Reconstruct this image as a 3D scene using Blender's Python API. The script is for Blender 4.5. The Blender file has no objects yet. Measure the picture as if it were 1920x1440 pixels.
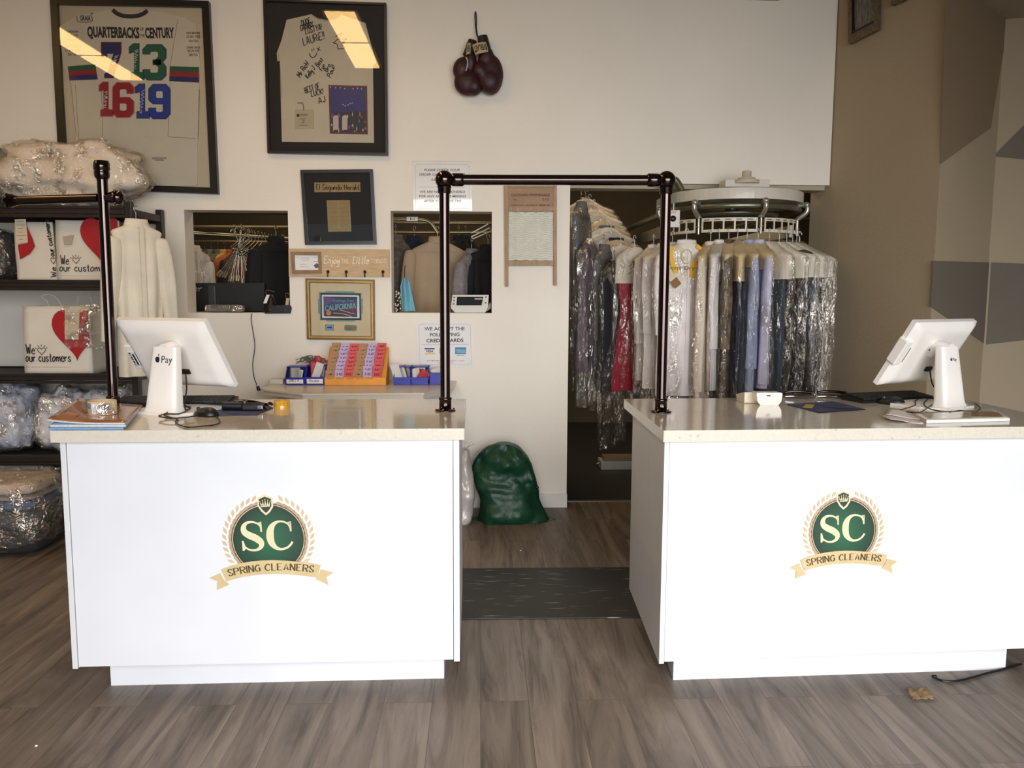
import bpy, math, random
from mathutils import Vector, Matrix, noise
random.seed(7)
sc = bpy.context.scene
COL = sc.collection
PI = math.pi
R_ = math.radians

# ------------------------------------------------------------------ camera, world, light, exposure
CAMZ = 1.5
FPX = 1540.0
PITCH, YAW, ROLL = R_(6.3), R_(2.2), 0.0046
cam_d = bpy.data.cameras.new('camera')
cam = bpy.data.objects.new('camera', cam_d)
COL.objects.link(cam)
cam_d.sensor_width = 36.0
cam_d.lens = 36.0 * FPX / 1920.0
cam_d.clip_start = 0.05
RC = Matrix.Rotation(-YAW, 3, 'Z') @ Matrix.Rotation(PI/2 - PITCH, 3, 'X') @ Matrix.Rotation(ROLL, 3, 'Z')
cam.matrix_world = Matrix.Translation((0, 0, CAMZ)) @ RC.to_4x4()
sc.camera = cam

sc.view_settings.view_transform = 'Standard'
sc.view_settings.look = 'None'
sc.view_settings.gamma = 1.0
sc.view_settings.use_curve_mapping = False
sc.view_settings.exposure = 0.0
sc.cycles.transparent_max_bounces = 24
sc.cycles.max_bounces = 7
sc.cycles.sample_clamp_indirect = 6.0
sc.cycles.caustics_reflective = False
sc.cycles.caustics_refractive = False

wd = bpy.data.worlds.new('world'); sc.world = wd
wd.use_nodes = True
wd.node_tree.nodes['Background'].inputs[0].default_value = (0.80, 0.87, 1.0, 1)
wd.node_tree.nodes['Background'].inputs[1].default_value = 0.25

def area(name, loc, target, sx, sy, power, colr, spread=180):
    l = bpy.data.lights.new(name, 'AREA'); l.shape = 'RECTANGLE'
    l.size = sx; l.size_y = sy; l.energy = power; l.color = colr
    l.spread = R_(spread)
    o = bpy.data.objects.new(name, l); COL.objects.link(o)
    o.location = loc
    o.rotation_euler = (Vector(target) - Vector(loc)).to_track_quat('-Z', 'Y').to_euler()
    return o
# daylight through the glazed shop front behind the camera
area('shopfront_daylight', (1.15, -2.1, 1.55), (0.2, 5.6, -1.5), 5.4, 3.0, 182, (0.95, 0.97, 1.0), 88)
# warm lamps of the work room behind the wall
area('workroom_lamp_light', (-1.3, 7.6, 3.3), (-1.3, 7.6, 0), 3.0, 1.2, 26, (1.0, 0.80, 0.52))
area('conveyor_lamp_light', (1.6, 7.4, 3.3), (1.6, 7.2, 0), 1.6, 1.2, 22, (1.0, 0.80, 0.52))

def at(px, py, Y=None, z=None):
    d = RC @ Vector(((px-960)/FPX, -(py-720)/FPX, -1.0))
    t = Y/d.y if Y is not None else (z-CAMZ)/d.z
    return Vector((0, 0, CAMZ)) + d*t

# ------------------------------------------------------------------ materials
def lin(c):
    c = c/255.0
    return c/12.92 if c <= 0.04045 else ((c+0.055)/1.055)**2.4
def rgb(t): return (lin(t[0]), lin(t[1]), lin(t[2]), 1)
MATS = {}
def M(name, c=(200,200,200), rough=0.6, metal=0.0, var=0.0, vs=8.0, bump=0.0, bs=40.0, coat=0.0, spec=0.5, stretch=(1,1,1), emit=None, trans=0.0, sheen=0.0):
    if name in MATS: return MATS[name]
    m = bpy.data.materials.new(name); m.use_nodes = True
    nt = m.node_tree; N = nt.nodes; L = nt.links
    b = N['Principled BSDF']
    b.inputs['Base Color'].default_value = rgb(c)
    b.inputs['Roughness'].default_value = rough
    b.inputs['Metallic'].default_value = metal
    b.inputs['Coat Weight'].default_value = coat
    b.inputs['Specular IOR Level'].default_value = spec
    if sheen: b.inputs['Sheen Weight'].default_value = sheen
    if trans: b.inputs['Transmission Weight'].default_value = trans
    if emit:
        b.inputs['Emission Color'].default_value = rgb(c); b.inputs['Emission Strength'].default_value = emit
    tc = N.new('ShaderNodeTexCoord'); mp = N.new('ShaderNodeMapping')
    mp.inputs['Scale'].default_value = stretch
    L.new(tc.outputs['Object'], mp.inputs[0])
    v = max(var, 0.03)
    n = N.new('ShaderNodeTexNoise'); n.inputs['Scale'].default_value = vs; n.inputs['Detail'].default_value = 4
    L.new(mp.outputs[0], n.inputs['Vector'])
    r = N.new('ShaderNodeValToRGB'); r.color_ramp.elements[0].position = .3; r.color_ramp.elements[1].position = .7
    k = rgb(c)
    r.color_ramp.elements[0].color = tuple(min(1, x*(1-v)) for x in k[:3])+(1,)
    r.color_ramp.elements[1].color = tuple(min(1, x*(1+v)) for x in k[:3])+(1,)
    L.new(n.outputs['Fac'], r.inputs[0]); L.new(r.outputs[0], b.inputs['Base Color'])
    if bump:
        n2 = N.new('ShaderNodeTexNoise'); n2.inputs['Scale'].default_value = bs; n2.inputs['Detail'].default_value = 5
        L.new(mp.outputs[0], n2.inputs['Vector'])
        bp = N.new('ShaderNodeBump'); bp.inputs['Strength'].default_value = bump; bp.inputs['Distance'].default_value = 0.02
        L.new(n2.outputs['Fac'], bp.inputs['Height']); L.new(bp.outputs[0], b.inputs['Normal'])
    MATS[name] = m
    return m

def film_mat(name, tint=(255,250,240), gl=0.10, milk=0.015, bs=26.0, strength=1.0, rough=0.06, stretch=(1,1,.45)):
    m = bpy.data.materials.new(name); m.use_nodes = True
    nt = m.node_tree; N = nt.nodes; L = nt.links
    N.remove(N['Principled BSDF'])
    out = N['Material Output']
    tr = N.new('ShaderNodeBsdfTransparent'); tr.inputs[0].default_value = (0.97, 0.965, 0.95, 1)
    g = N.new('ShaderNodeBsdfGlossy'); g.inputs['Roughness'].default_value = rough; g.inputs[0].default_value = rgb(tint)
    d = N.new('ShaderNodeBsdfDiffuse'); d.inputs[0].default_value = rgb(tint)
    tc = N.new('ShaderNodeTexCoord'); mp = N.new('ShaderNodeMapping'); mp.inputs['Scale'].default_value = stretch
    L.new(tc.outputs['Object'], mp.inputs[0])
    n = N.new('ShaderNodeTexNoise'); n.inputs['Scale'].default_value = bs; n.inputs['Detail'].default_value = 3; n.inputs['Distortion'].default_value = 1.2
    L.new(mp.outputs[0], n.inputs['Vector'])
    bp = N.new('ShaderNodeBump'); bp.inputs['Strength'].default_value = strength; bp.inputs['Distance'].default_value = 0.03
    L.new(n.outputs['Fac'], bp.inputs['Height'])
    L.new(bp.outputs[0], g.inputs['Normal']); L.new(bp.outputs[0], d.inputs['Normal'])
    n2 = N.new('ShaderNodeTexNoise'); n2.inputs['Scale'].default_value = 13; n2.inputs['Detail'].default_value = 4; L.new(mp.outputs[0], n2.inputs['Vector'])
    mr = N.new('ShaderNodeMapRange'); mr.inputs[1].default_value = .47; mr.inputs[2].default_value = .68
    mr.inputs[3].default_value = .03+gl*.15; mr.inputs[4].default_value = min(.95,gl*3.2)
    L.new(n2.outputs['Fac'], mr.inputs[0])
    m1 = N.new('ShaderNodeMixShader'); L.new(mr.outputs[0], m1.inputs[0]); L.new(tr.outputs[0], m1.inputs[1]); L.new(g.outputs[0], m1.inputs[2])
    m2 = N.new('ShaderNodeMixShader'); m2.inputs[0].default_value = milk
    L.new(m1.outputs[0], m2.inputs[1]); L.new(d.outputs[0], m2.inputs[2])
    L.new(m2.outputs[0], out.inputs[0])
    MATS[name] = m
    return m
def glass_mat(name, refl=1.45):
    m = bpy.data.materials.new(name); m.use_nodes = True
    nt = m.node_tree; N = nt.nodes; L = nt.links
    N.remove(N['Principled BSDF'])
    tr = N.new('ShaderNodeBsdfTransparent'); g = N.new('ShaderNodeBsdfGlossy'); g.inputs['Roughness'].default_value = 0.01
    f = N.new('ShaderNodeFresnel'); f.inputs[0].default_value = refl
    x = N.new('ShaderNodeMixShader'); L.new(f.outputs[0], x.inputs[0]); L.new(tr.outputs[0], x.inputs[1]); L.new(g.outputs[0], x.inputs[2])
    L.new(x.outputs[0], N['Material Output'].inputs[0])
    MATS[name] = m
    return m

# ------------------------------------------------------------------ mesh builder
def catmull(pts, k=6, closed=False):
    P = [Vector(p) for p in pts]; n = len(P); out = []
    if n < 3: return P
    rng = range(n) if closed else range(n-1)
    for i in rng:
        p0 = P[(i-1) % n] if (closed or i > 0) else P[0]*2-P[1]
        p1 = P[i]; p2 = P[(i+1) % n]
        p3 = P[(i+2) % n] if (closed or i+2 < n) else P[-1]*2-P[-2]
        for j in range(k):
            t = j/k
            out.append(0.5*((2*p1)+(p2-p0)*t+(2*p0-5*p1+4*p2-p3)*t*t+(3*p1-3*p2+p3-p0)*t**3))
    if not closed: out.append(P[-1])
    return out

GL = {'a':"59 29 07 05 24 45 59 54",'b':"0e 04 06 29 49 57 55 34 04",'c':"58 39 18 06 15 34 55",'d':"5e 54 55 34 05 07 29 58",
'e':"07 57 49 29 07 05 24 44 55",'f':"5d 3e 2c 24;0a 4a",'g':"59 29 07 05 24 55;59 51 30 01",'h':"0e 04;06 29 49 57 54",'i':"09 04;0b 0c",
'j':"29 21 00;2b 2c",'k':"0e 04;48 06 44",'l':"0e 05 14",'m':"09 04;07 28 39 47 44;47 68 79 87 84",'n':"09 04;07 29 49 57 54",
'o':"29 07 05 24 45 57 49 29",'p':"09 00;08 29 49 57 55 34 05",'r':"09 04;07 28 49",'s':"58 39 18 17 46 55 34 05",'t':"2c 25 34 44;09 49",
'u':"09 05 24 44 55 59;59 54",'v':"09 24 49",'w':"09 14 38 54 69",'x':"09 44;49 04",'y':"09 05 25 49;59 51 30 01",'z':"09 49 04 44",
'A':"04 3e 64;17 57",'B':"0e 04;0e 4d 5b 39 09;39 68 65 44 04",'C':"~6c 4e 2d 0a 07 15 34 65",'D':"0e 04;~0e 4d 6b 67 45 04",'E':"0e 04;0e 6e;09 49;04 64",
'F':"0e 04;0e 6e;09 49",'G':"~6c 4e 2d 0a 07 15 34 65;65 69;49 69",'H':"0e 04;6e 64;09 69",'I':"0e 04",'J':"4e 46 24 06",'K':"0e 04;6e 08;29 64",'L':"0e 04;04 54",
'M':"04 0e 47 8e 84",'N':"04 0e;0e 64;64 6e",'O':"~3e 1d 09 15 34 55 69 5d 3e",'P':"0e 04;~0e 4e 6c 6a 49 09",'R':"0e 04;~0e 4e 6c 6a 49 09;39 64",
'S':"~5c 4e 2e 0c 1a 38 57 55 34 14 06",'T':"0e 6e;3e 34",'U':"0e 07 24 44 67 6e",'V':"0e 34 6e",'W':"0e 24 4b 64 8e",'Y':"0e 39 6e;39 34",
'!':"0e 07;05 04","'":"0e 0c",'#':"2c 05;5c 35;0a 6a;07 57",'1':"0c 2e 24",'2':"0c 2e 4c 04 54",'3':"0e 4e 29 58 44 04",'5':"5e 0e 09 48 55 04",'0':"2e 0b 07 24 47 4b 2e",'.':"04 05"}

class MB:
    def __init__(s): s.v=[]; s.f=[]; s.sm=[]; s.mi=[]; s.T=None
    def add(s, vs, fs, smooth=False, m=0):
        o=len(s.v)
        if s.T is not None: vs=[s.T@Vector(p) for p in vs]
        s.v+= [tuple(p) for p in vs]
        for f in fs: s.f.append(tuple(i+o for i in f)); s.sm.append(smooth); s.mi.append(m)
        return s
    def box(s,x0,x1,y0,y1,z0,z1,m=0):
        return s.add([(x0,y0,z0),(x1,y0,z0),(x1,y1,z0),(x0,y1,z0),(x0,y0,z1),(x1,y0,z1),(x1,y1,z1),(x0,y1,z1)],
            [(0,3,2,1),(4,5,6,7),(0,1,5,4),(1,2,6,5),(2,3,7,6),(3,0,4,7)],m=m)
    def prism(s,pts,a,b,ax='y',m=0,smooth=False):
        n=len(pts)
        if ax=='y': A=[(p[0],a,p[1]) for p in pts]; B=[(p[0],b,p[1]) for p in pts]
        elif ax=='z': A=[(p[0],p[1],a) for p in pts]; B=[(p[0],p[1],b) for p in pts]
        else: A=[(a,p[0],p[1]) for p in pts]; B=[(b,p[0],p[1]) for p in pts]
        s.add(A+B,[tuple(range(n)),tuple(range(2*n-1,n-1,-1))],m=m)
        return s.add(A+B,[(i,i+n,(i+1)%n+n,(i+1)%n) for i in range(n)],smooth=smooth,m=m)
    def poly(s,pts,m=0): return s.add(pts,[tuple(range(len(pts)))],m=m)
    def tube(s,pts,r,n=8,closed=False,m=0,cap=True,sc=None):
        P=[Vector(p) for p in pts]; k=len(P); vs=[]; up=None
        for i in range(k):
            a=P[i-1] if (i>0 or closed) else P[i]; b=P[(i+1)%k] if (i<k-1 or closed) else P[i]
            t=(b-a)
            if t.length<1e-9: t=Vector((0,0,1))
            t.normalize()
            if up is None:
                up=Vector((0,0,1)) if abs(t.z)<.9 else Vector((1,0,0))
            u=(up-t*up.dot(t))
            if u.length<1e-6: u=t.orthogonal()
            u.normalize(); up=u; w=t.cross(u)
            rr=r if not isinstance(r,(list,tuple)) else r[i]
            for j in range(n):
                an=2*PI*j/n; vs.append(P[i]+(u*math.cos(an)+w*math.sin(an))*rr)
        fs=[]
        for i in range(k if closed else k-1):
            for j in range(n):
                a=i*n+j; b=i*n+(j+1)%n; c=((i+1)%k)*n+(j+1)%n; d=((i+1)%k)*n+j; fs.append((a,b,c,d))
        s.add(vs,fs,True,m)
        if cap and not closed:
            s.add(vs[:n],[tuple(range(n-1,-1,-1))],m=m); s.add(vs[-n:],[tuple(range(n))],m=m)
        return s
    def cyl(s,a,b,r,r2=None,n=24,m=0): return s.tube([a,b],[r,r if r2 is None else r2],n,m=m)
    def lathe(s,prof,o=(0,0,0),n=24,axis='z',m=0,smooth=True):
        vs=[]
        for (r,z) in prof:
            for j in range(n):
                a=2*PI*j/n; c,d=r*math.cos(a),r*math.sin(a)
                p={'z':(c,d,z),'x':(z,c,d),'y':(d,z,c)}[axis]
                vs.append((p[0]+o[0],p[1]+o[1],p[2]+o[2]))
        k=len(prof)
        fs=[(i*n+j,i*n+(j+1)%n,(i+1)*n+(j+1)%n,(i+1)*n+j) for i in range(k-1) for j in range(n)]
        return s.add(vs,fs,smooth,m)
    def ell(s,c,r,nu=24,nv=14,m=0,fn=None,T=None):
        vs=[]
        for i in range(nv+1):
            th=PI*i/nv
            for j in range(nu):
                ph=2*PI*j/nu
                d=Vector((math.sin(th)*math.cos(ph),math.sin(th)*math.sin(ph),math.cos(th)))
                p=Vector((d.x*r[0],d.y*r[1],d.z*r[2]))
                if fn: p=fn(p,d)
                if T: p=T@p
                vs.append(Vector(c)+p)
        fs=[]
        for i in range(nv):
            for j in range(nu):
                a=i*nu+j;b=i*nu+(j+1)%nu;c2=(i+1)*nu+(j+1)%nu;d2=(i+1)*nu+j
                if i==0: fs.append((a,d2,c2))
                elif i==nv-1: fs.append((a,d2,b))
                else: fs.append((a,d2,c2,b))
        return s.add(vs,fs,True,m)
    def grid(s,fn,nu,nv,closed=False,smooth=True,m=0):
        vs=[fn(i/nu,j/nv) for j in range(nv+1) for i in range(nu if closed else nu+1)]
        w=nu if closed else nu+1
        fs=[(j*w+i,j*w+(i+1)%w,(j+1)*w+(i+1)%w,(j+1)*w+i) for j in range(nv) for i in range(nu)]
        return s.add(vs,fs,smooth,m)
    def rib(s,pts,w,y,m=0,smooth=False,nib=None,closed=False):
        """flat ink stroke in the xz plane at depth y"""
        P=[Vector((p[0],p[1],0)) for p in pts]
        ws=w if isinstance(w,(list,tuple)) else None
        if smooth and len(P)>2:
            if ws: ws=[q.x for q in catmull([Vector((x,0,0)) for x in ws],5)]
            P=catmull(P,5,closed)
        n=len(P); vs=[]
        for i in range(n):
            a=P[i-1] if i>0 else P[i]; b=P[i+1] if i<n-1 else P[i]
            t=b-a
            if t.length<1e-9: t=Vector((1,0,0))
            t.normalize()
            ww=ws[i] if ws else w
            if nib=='v': ww=w*(0.3+0.7*abs(t.y))
            elif nib=='b': ww=w*(0.3+0.9*abs(t.x*0.5+t.y*0.86))
            nn=Vector((-t.y,t.x,0))*ww*.5
            vs+=[(P[i].x+nn.x,y,P[i].y+nn.y),(P[i].x-nn.x,y,P[i].y-nn.y)]
        return s.add(vs,[(2*i,2*i+1,2*i+3,2*i+2) for i in range(n-1)],m=m)
    def write(s,txt,x,z,h,y,w,rot=0,sp=1.2,nib=None,serif=False,slant=0,fit=None,arc=None,m=0):
        """stroke lettering; h is the cap height; fit = total width; arc=(cx,cz,r) bends the line"""
        u=h/10.0; adv=0; items=[]
        for ch in txt:
            if ch==' ': adv+=5; continue
            g=GL.get(ch); 
            if not g: adv+=3; continue
            st=[]
            for part in g.split(';'):
                sm=part[0]=='~'; part=part.lstrip('~')
                st.append((sm,[(int(t[0],16),int(t[1],16)-4) for t in part.split()]))
            mx=max(p[0] for _,q in st for p in q)
            items.append((adv,st)); adv+=mx+1.2+sp
        tot=(adv-sp-1.2)*u; kx=1.0
        if fit: kx=fit/tot
        ca,sa=math.cos(rot),math.sin(rot)
        def X(px_,pz_):
            a=px_*u*kx+slant*pz_*u; b=pz_*u
            if arc:
                cx,cz,r=arc; ang=(a-(fit or tot)/2)/r
                return (cx+math.sin(ang)*(r+b), cz+math.cos(ang)*(r+b))
            return (x+a*ca-b*sa, z+a*sa+b*ca)
        for adv0,st in items:
            for sm,pl in st:
                q=[X(adv0+a,b) for a,b in pl]
                s.rib(q,w,y,m=m,smooth=(sm or (not serif and len(q)>2)),nib=nib)
                if serif and not sm and len(pl)==2 and abs(pl[0][1]-pl[1][1])>3:
                    for a,b in pl:
                        s.rib([X(adv0+a-1.1,b),X(adv0+a+1.1,b)],w*.42,y,m=m)
        return tot*kx
    def text(s,txt,x,z,h,y,align='c',bold=0.0,shear=0.0,xs=1.0,fit=None,T=None,m=0):
        """built-in sans lettering, cap height h, at depth y facing -Y"""
        vs,fs=glyphs(txt,bold,shear)
        k=h/0.73
        x0=min(p[0] for p in vs); x1=max(p[0] for p in vs)
        kx=k*xs
        if fit: kx=fit/(x1-x0)
        off={'c':-(x0+x1)/2,'l':-x0,'r':-x1}[align]
        out=[((p[0]+off)*kx,p[1]*k) for p in vs]
        if T: out=[T(*p) for p in out]
        return s.add([(x+p[0],y,z+p[1]) for p in out],fs,m=m)
    def obj(s,name,mat,parent=None,label=None,bevel=0,seg=2,sub=0,solid=0,remesh=0,smooth=None,stuff=False,world=True,ang=None):
        me=bpy.data.meshes.new(name)
        vs=s.v
        if parent is not None and world:
            inv=wm(parent).inverted(); vs=[inv@Vector(p) for p in vs]
        me.from_pydata([tuple(p) for p in vs],[],s.f)
        mats=mat if isinstance(mat,(list,tuple)) else [mat]
        for q in mats: me.materials.append(q)
        me.polygons.foreach_set('use_smooth',s.sm if smooth is None else [smooth]*len(s.f))
        me.polygons.foreach_set('material_index',s.mi)
        me.update()
        o=bpy.data.objects.new(name,me); COL.objects.link(o)
        if parent is not None: o.parent=parent
        if label: o['label']=label
        if stuff: o['kind']='stuff'
        if remesh:
            q=o.modifiers.new('r','REMESH'); q.mode='VOXEL'; q.voxel_size=remesh; q.use_smooth_shade=True
            q=o.modifiers.new('s','SMOOTH'); q.factor=.6; q.iterations=14
        if bevel:
            q=o.modifiers.new('b','BEVEL'); q.width=bevel; q.segments=seg; q.limit_method='ANGLE'; q.angle_limit=R_(40); q.harden_normals=False
        if solid:
            q=o.modifiers.new('t','SOLIDIFY'); q.thickness=solid; q.offset=0
        if sub:
            q=o.modifiers.new('u','SUBSURF'); q.levels=sub; q.render_levels=sub
        return o
_g={}
def glyphs(txt,bold,shear):
    key=(txt,bold,shear)
    if key in _g: return _g[key]
    cu=bpy.data.curves.new('t','FONT'); cu.body=txt; cu.offset=bold; cu.shear=shear; cu.resolution_u=3; cu.fill_mode='FRONT'
    o=bpy.data.objects.new('t',cu); COL.objects.link(o)
    bpy.context.view_layer.update()
    me=o.evaluated_get(bpy.context.evaluated_depsgraph_get()).to_mesh()
    vs=[(v.co.x,v.co.y) for v in me.vertices]; fs=[tuple(p.vertices) for p in me.polygons]
    bpy.data.objects.remove(o); bpy.data.curves.remove(cu)
    _g[key]=(vs,fs); return _g[key]
def wm(o):
    m=Matrix.LocRotScale(o.location,o.rotation_euler,o.scale)
    return wm(o.parent)@m if o.parent else m
def thing(name,label,cat,loc=(0,0,0),rz=0,group=None,rot=None):
    o=bpy.data.objects.new(name,None); COL.objects.link(o)
    o.empty_display_size=.05
    o.location=loc; o.rotation_euler=rot if rot else (0,0,rz)
    o['label']=label; o['category']=cat
    if group: o['group']=group
    return o
def tag(o,label,cat,group=None):
    o['label']=label; o['category']=cat
    if group: o['group']=group
    return o
def struct(o): o['kind']='structure'; return o
def rehome(o,loc):
    """put a one-mesh thing's origin at its place"""
    loc=Vector(loc); o.data.transform(Matrix.Translation(-loc)); o.location=loc; return o
def kids(o): return [c for c in bpy.data.objects if c.parent==o]
def dup(o,loc,rz=None,label=None,group=None,parent=None):
    r=o.copy(); COL.objects.link(r)
    if parent is None:
        r.location=loc
        if rz is not None: r.rotation_euler=(0,0,rz)
        if label: r['label']=label
        if group: r['group']=group
    else: r.parent=parent
    for c in kids(o): dup(c,None,parent=r)
    return r
def fbm(p,sc_=1.0,o=3):
    return noise.fractal(Vector(p)*sc_,1.0,2.0,o)
# ------------------------------------------------------------------ common materials
WALL_W = M('wall_paint',(236,229,216),.75,bump=.06,bs=60,var=.02,vs=1.5)
WALL_T = M('tan_wall_paint',(172,156,130),.8,bump=.08,bs=60,var=.02,vs=1.5)
TAUPE = M('taupe_accent_paint',(112,104,92),.8,bump=.08,bs=60,var=.02)
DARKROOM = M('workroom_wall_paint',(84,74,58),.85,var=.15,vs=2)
LAM = M('white_laminate',(214,214,217),.38,var=.015,vs=3,coat=.1)
PAPER = M('white_paper',(230,228,226),.6)
BLK = M('black_plastic',(18,18,19),.38,var=.2,vs=60,bump=.05,bs=300)
BLKG = M('gloss_black_metal',(62,48,46),.13,metal=1.0,var=.08,vs=40,coat=.6)
INK = M('black_ink',(24,22,22),.6)
WPL = M('white_plastic',(238,233,226),.32,coat=.3,var=.01)
STEEL = M('brushed_steel',(150,148,140),.3,metal=.9,var=.12,vs=20)
WOODL = M('pale_oak',(196,166,126),.6,var=.16,vs=10,stretch=(1.2,1,14))
FILM = film_mat('clear_plastic_film')
FILM2 = film_mat('clear_plastic_wrap',gl=.24,milk=.04,bs=24,strength=1.0,rough=.07,stretch=(1,1,1))
GLASS = glass_mat('picture_glass')

def floor_mat():
    m=bpy.data.materials.new('vinyl_plank'); m.use_nodes=True; nt=m.node_tree; N=nt.nodes; L=nt.links; b=N['Principled BSDF']
    tc=N.new('ShaderNodeTexCoord'); mp=N.new('ShaderNodeMapping'); mp.inputs['Rotation'].default_value=(0,0,PI/2)
    L.new(tc.outputs['Object'],mp.inputs[0])
    br=N.new('ShaderNodeTexBrick'); br.offset=.37; br.inputs['Scale'].default_value=1; br.inputs['Brick Width'].default_value=1.22
    br.inputs['Row Height'].default_value=.178; br.inputs['Mortar Size'].default_value=.0012; br.inputs['Mortar Smooth'].default_value=.3
    br.inputs['Color1'].default_value=(0,0,0,1); br.inputs['Color2'].default_value=(1,1,1,1); br.inputs['Mortar'].default_value=(.5,.5,.5,1); br.inputs['Bias'].default_value=0
    L.new(mp.outputs[0],br.inputs['Vector'])
    # per-plank offset of the grain
    add=N.new('ShaderNodeVectorMath'); add.operation='MULTIPLY_ADD'
    add.inputs[1].default_value=(3.1,7.7,5.3)
    L.new(br.outputs['Color'],add.inputs[0]); L.new(tc.outputs['Object'],add.inputs[2])
    m2=N.new('ShaderNodeMapping'); m2.inputs['Scale'].default_value=(4.2,.42,1); L.new(add.outputs[0],m2.inputs[0])
    n=N.new('ShaderNodeTexNoise'); n.inputs['Scale'].default_value=1.5; n.inputs['Detail'].default_value=9; n.inputs['Roughness'].default_value=.66; n.inputs['Distortion'].default_value=1.6
    L.new(m2.outputs[0],n.inputs['Vector'])
    r=N.new('ShaderNodeValToRGB'); e=r.color_ramp.elements
    e[0].position=.30; e[0].color=rgb((76,66,58)); e[1].position=.72; e[1].color=rgb((146,132,119))
    q=r.color_ramp.elements.new(.44); q.color=rgb((108,96,86)); q=r.color_ramp.elements.new(.56); q.color=rgb((127,114,102))
    L.new(n.outputs['Fac'],r.inputs[0])
    n3=N.new('ShaderNodeTexNoise'); n3.inputs['Scale'].default_value=5; n3.inputs['Detail'].default_value=8; n3.inputs['Distortion'].default_value=.6
    m3=N.new('ShaderNodeMapping'); m3.inputs['Scale'].default_value=(8,.42,1); L.new(add.outputs[0],m3.inputs[0]); L.new(m3.outputs[0],n3.inputs['Vector'])
    r3=N.new('ShaderNodeValToRGB'); r3.color_ramp.elements[0].position=.33; r3.color_ramp.elements[0].color=(.62,.6,.58,1); r3.color_ramp.elements[1].position=.43; r3.color_ramp.elements[1].color=(1,1,1,1)
    L.new(n3.outputs['Fac'],r3.inputs[0])
    mx=N.new('ShaderNodeMixRGB'); mx.blend_type='MULTIPLY'; mx.inputs[0].default_value=.8
    L.new(r.outputs[0],mx.inputs[1]); L.new(r3.outputs[0],mx.inputs[2])
    hs=N.new('ShaderNodeMapRange'); hs.inputs[3].default_value=.86; hs.inputs[4].default_value=1.08; L.new(br.outputs['Color'],hs.inputs[0])
    m4=N.new('ShaderNodeVectorMath'); m4.operation='SCALE'; L.new(mx.outputs[0],m4.inputs[0]); L.new(hs.outputs[0],m4.inputs['Scale'])
    sb=N.new('ShaderNodeMath'); sb.operation='MULTIPLY_ADD'; sb.inputs[1].default_value=-.45; sb.inputs[2].default_value=1; L.new(br.outputs['Fac'],sb.inputs[0])
    m5=N.new('ShaderNodeVectorMath'); m5.operation='SCALE'; L.new(m4.outputs[0],m5.inputs[0]); L.new(sb.outputs[0],m5.inputs['Scale'])
    L.new(m5.outputs[0],b.inputs['Base Color'])
    b.inputs['Roughness'].default_value=.5; b.inputs['Specular IOR Level'].default_value=.4
    bp=N.new('ShaderNodeBump'); bp.inputs['Strength'].default_value=.12; bp.inputs['Distance'].default_value=.004
    L.new(n.outputs['Fac'],bp.inputs['Height']); L.new(bp.outputs[0],b.inputs['Normal'])
    return m
FLOOR=floor_mat()

# ------------------------------------------------------------------ the setting
YW=5.65; TW=.17          # front face of the back wall, wall thickness
CEIL=3.8
struct(MB().box(-4.3,4.6,-2.4,5.82,-.1,0).obj('floor',FLOOR))
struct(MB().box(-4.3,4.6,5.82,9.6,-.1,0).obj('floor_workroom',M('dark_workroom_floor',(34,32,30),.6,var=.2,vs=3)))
struct(MB().box(-4.3,4.6,-2.4,9.6,CEIL,CEIL+.1).obj('ceiling',M('ceiling_paint',(196,184,164),.9)))
w1=(-1.977,-1.292,1.360,2.043); w2=(-.606,.076,1.364,2.048); DX=.605; HX=2.385; HZ=2.245
OPX=(.46,1.99); OPZ=3.447
b=MB()
for (x0,x1,z0,z1) in [(-4.3,w1[0],0,OPZ),(w1[0],w1[1],0,w1[2]),(w1[0],w1[1],w1[3],OPZ),(w1[1],w2[0],0,OPZ),(w2[0],w2[1],0,w2[2]),(w2[0],w2[1],w2[3],OPZ),
      (w2[1],DX,0,HZ),(w2[1],HX,HZ,OPZ),(-4.3,OPX[0],OPZ,CEIL),(OPX[1],HX,OPZ,CEIL)]:
    b.box(x0,x1,YW,YW+TW,z0,z1)
struct(b.obj('wall_back',WALL_W))
struct(MB().box(OPX[0]-.01,OPX[1]+.01,YW+TW-.02,YW+TW+.05,OPZ-.01,OPZ+.05).obj('trim_1',M('dark_ledge',(70,50,34),.6)))
# thin header strip behind the lower edge of the opening
struct(MB().box(DX,HX-.015,YW+.04,YW+TW+.02,HZ-.03,HZ+.002).obj('trim_2',M('header_strip',(168,156,134),.6)))
struct(MB().box(.40,DX+.004,YW-.012,YW+TW,0,.10).box(-4.3,-1.9,YW-.012,YW,0,.10).obj('baseboard_back',M('white_vinyl_base',(222,218,210),.45),bevel=.003))
struct(MB().box(DX,2.45,YW+TW-.02,YW+TW+.01,0,.006).obj('trim_3',M('threshold_metal',(150,140,126),.35,metal=.6)))
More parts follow.
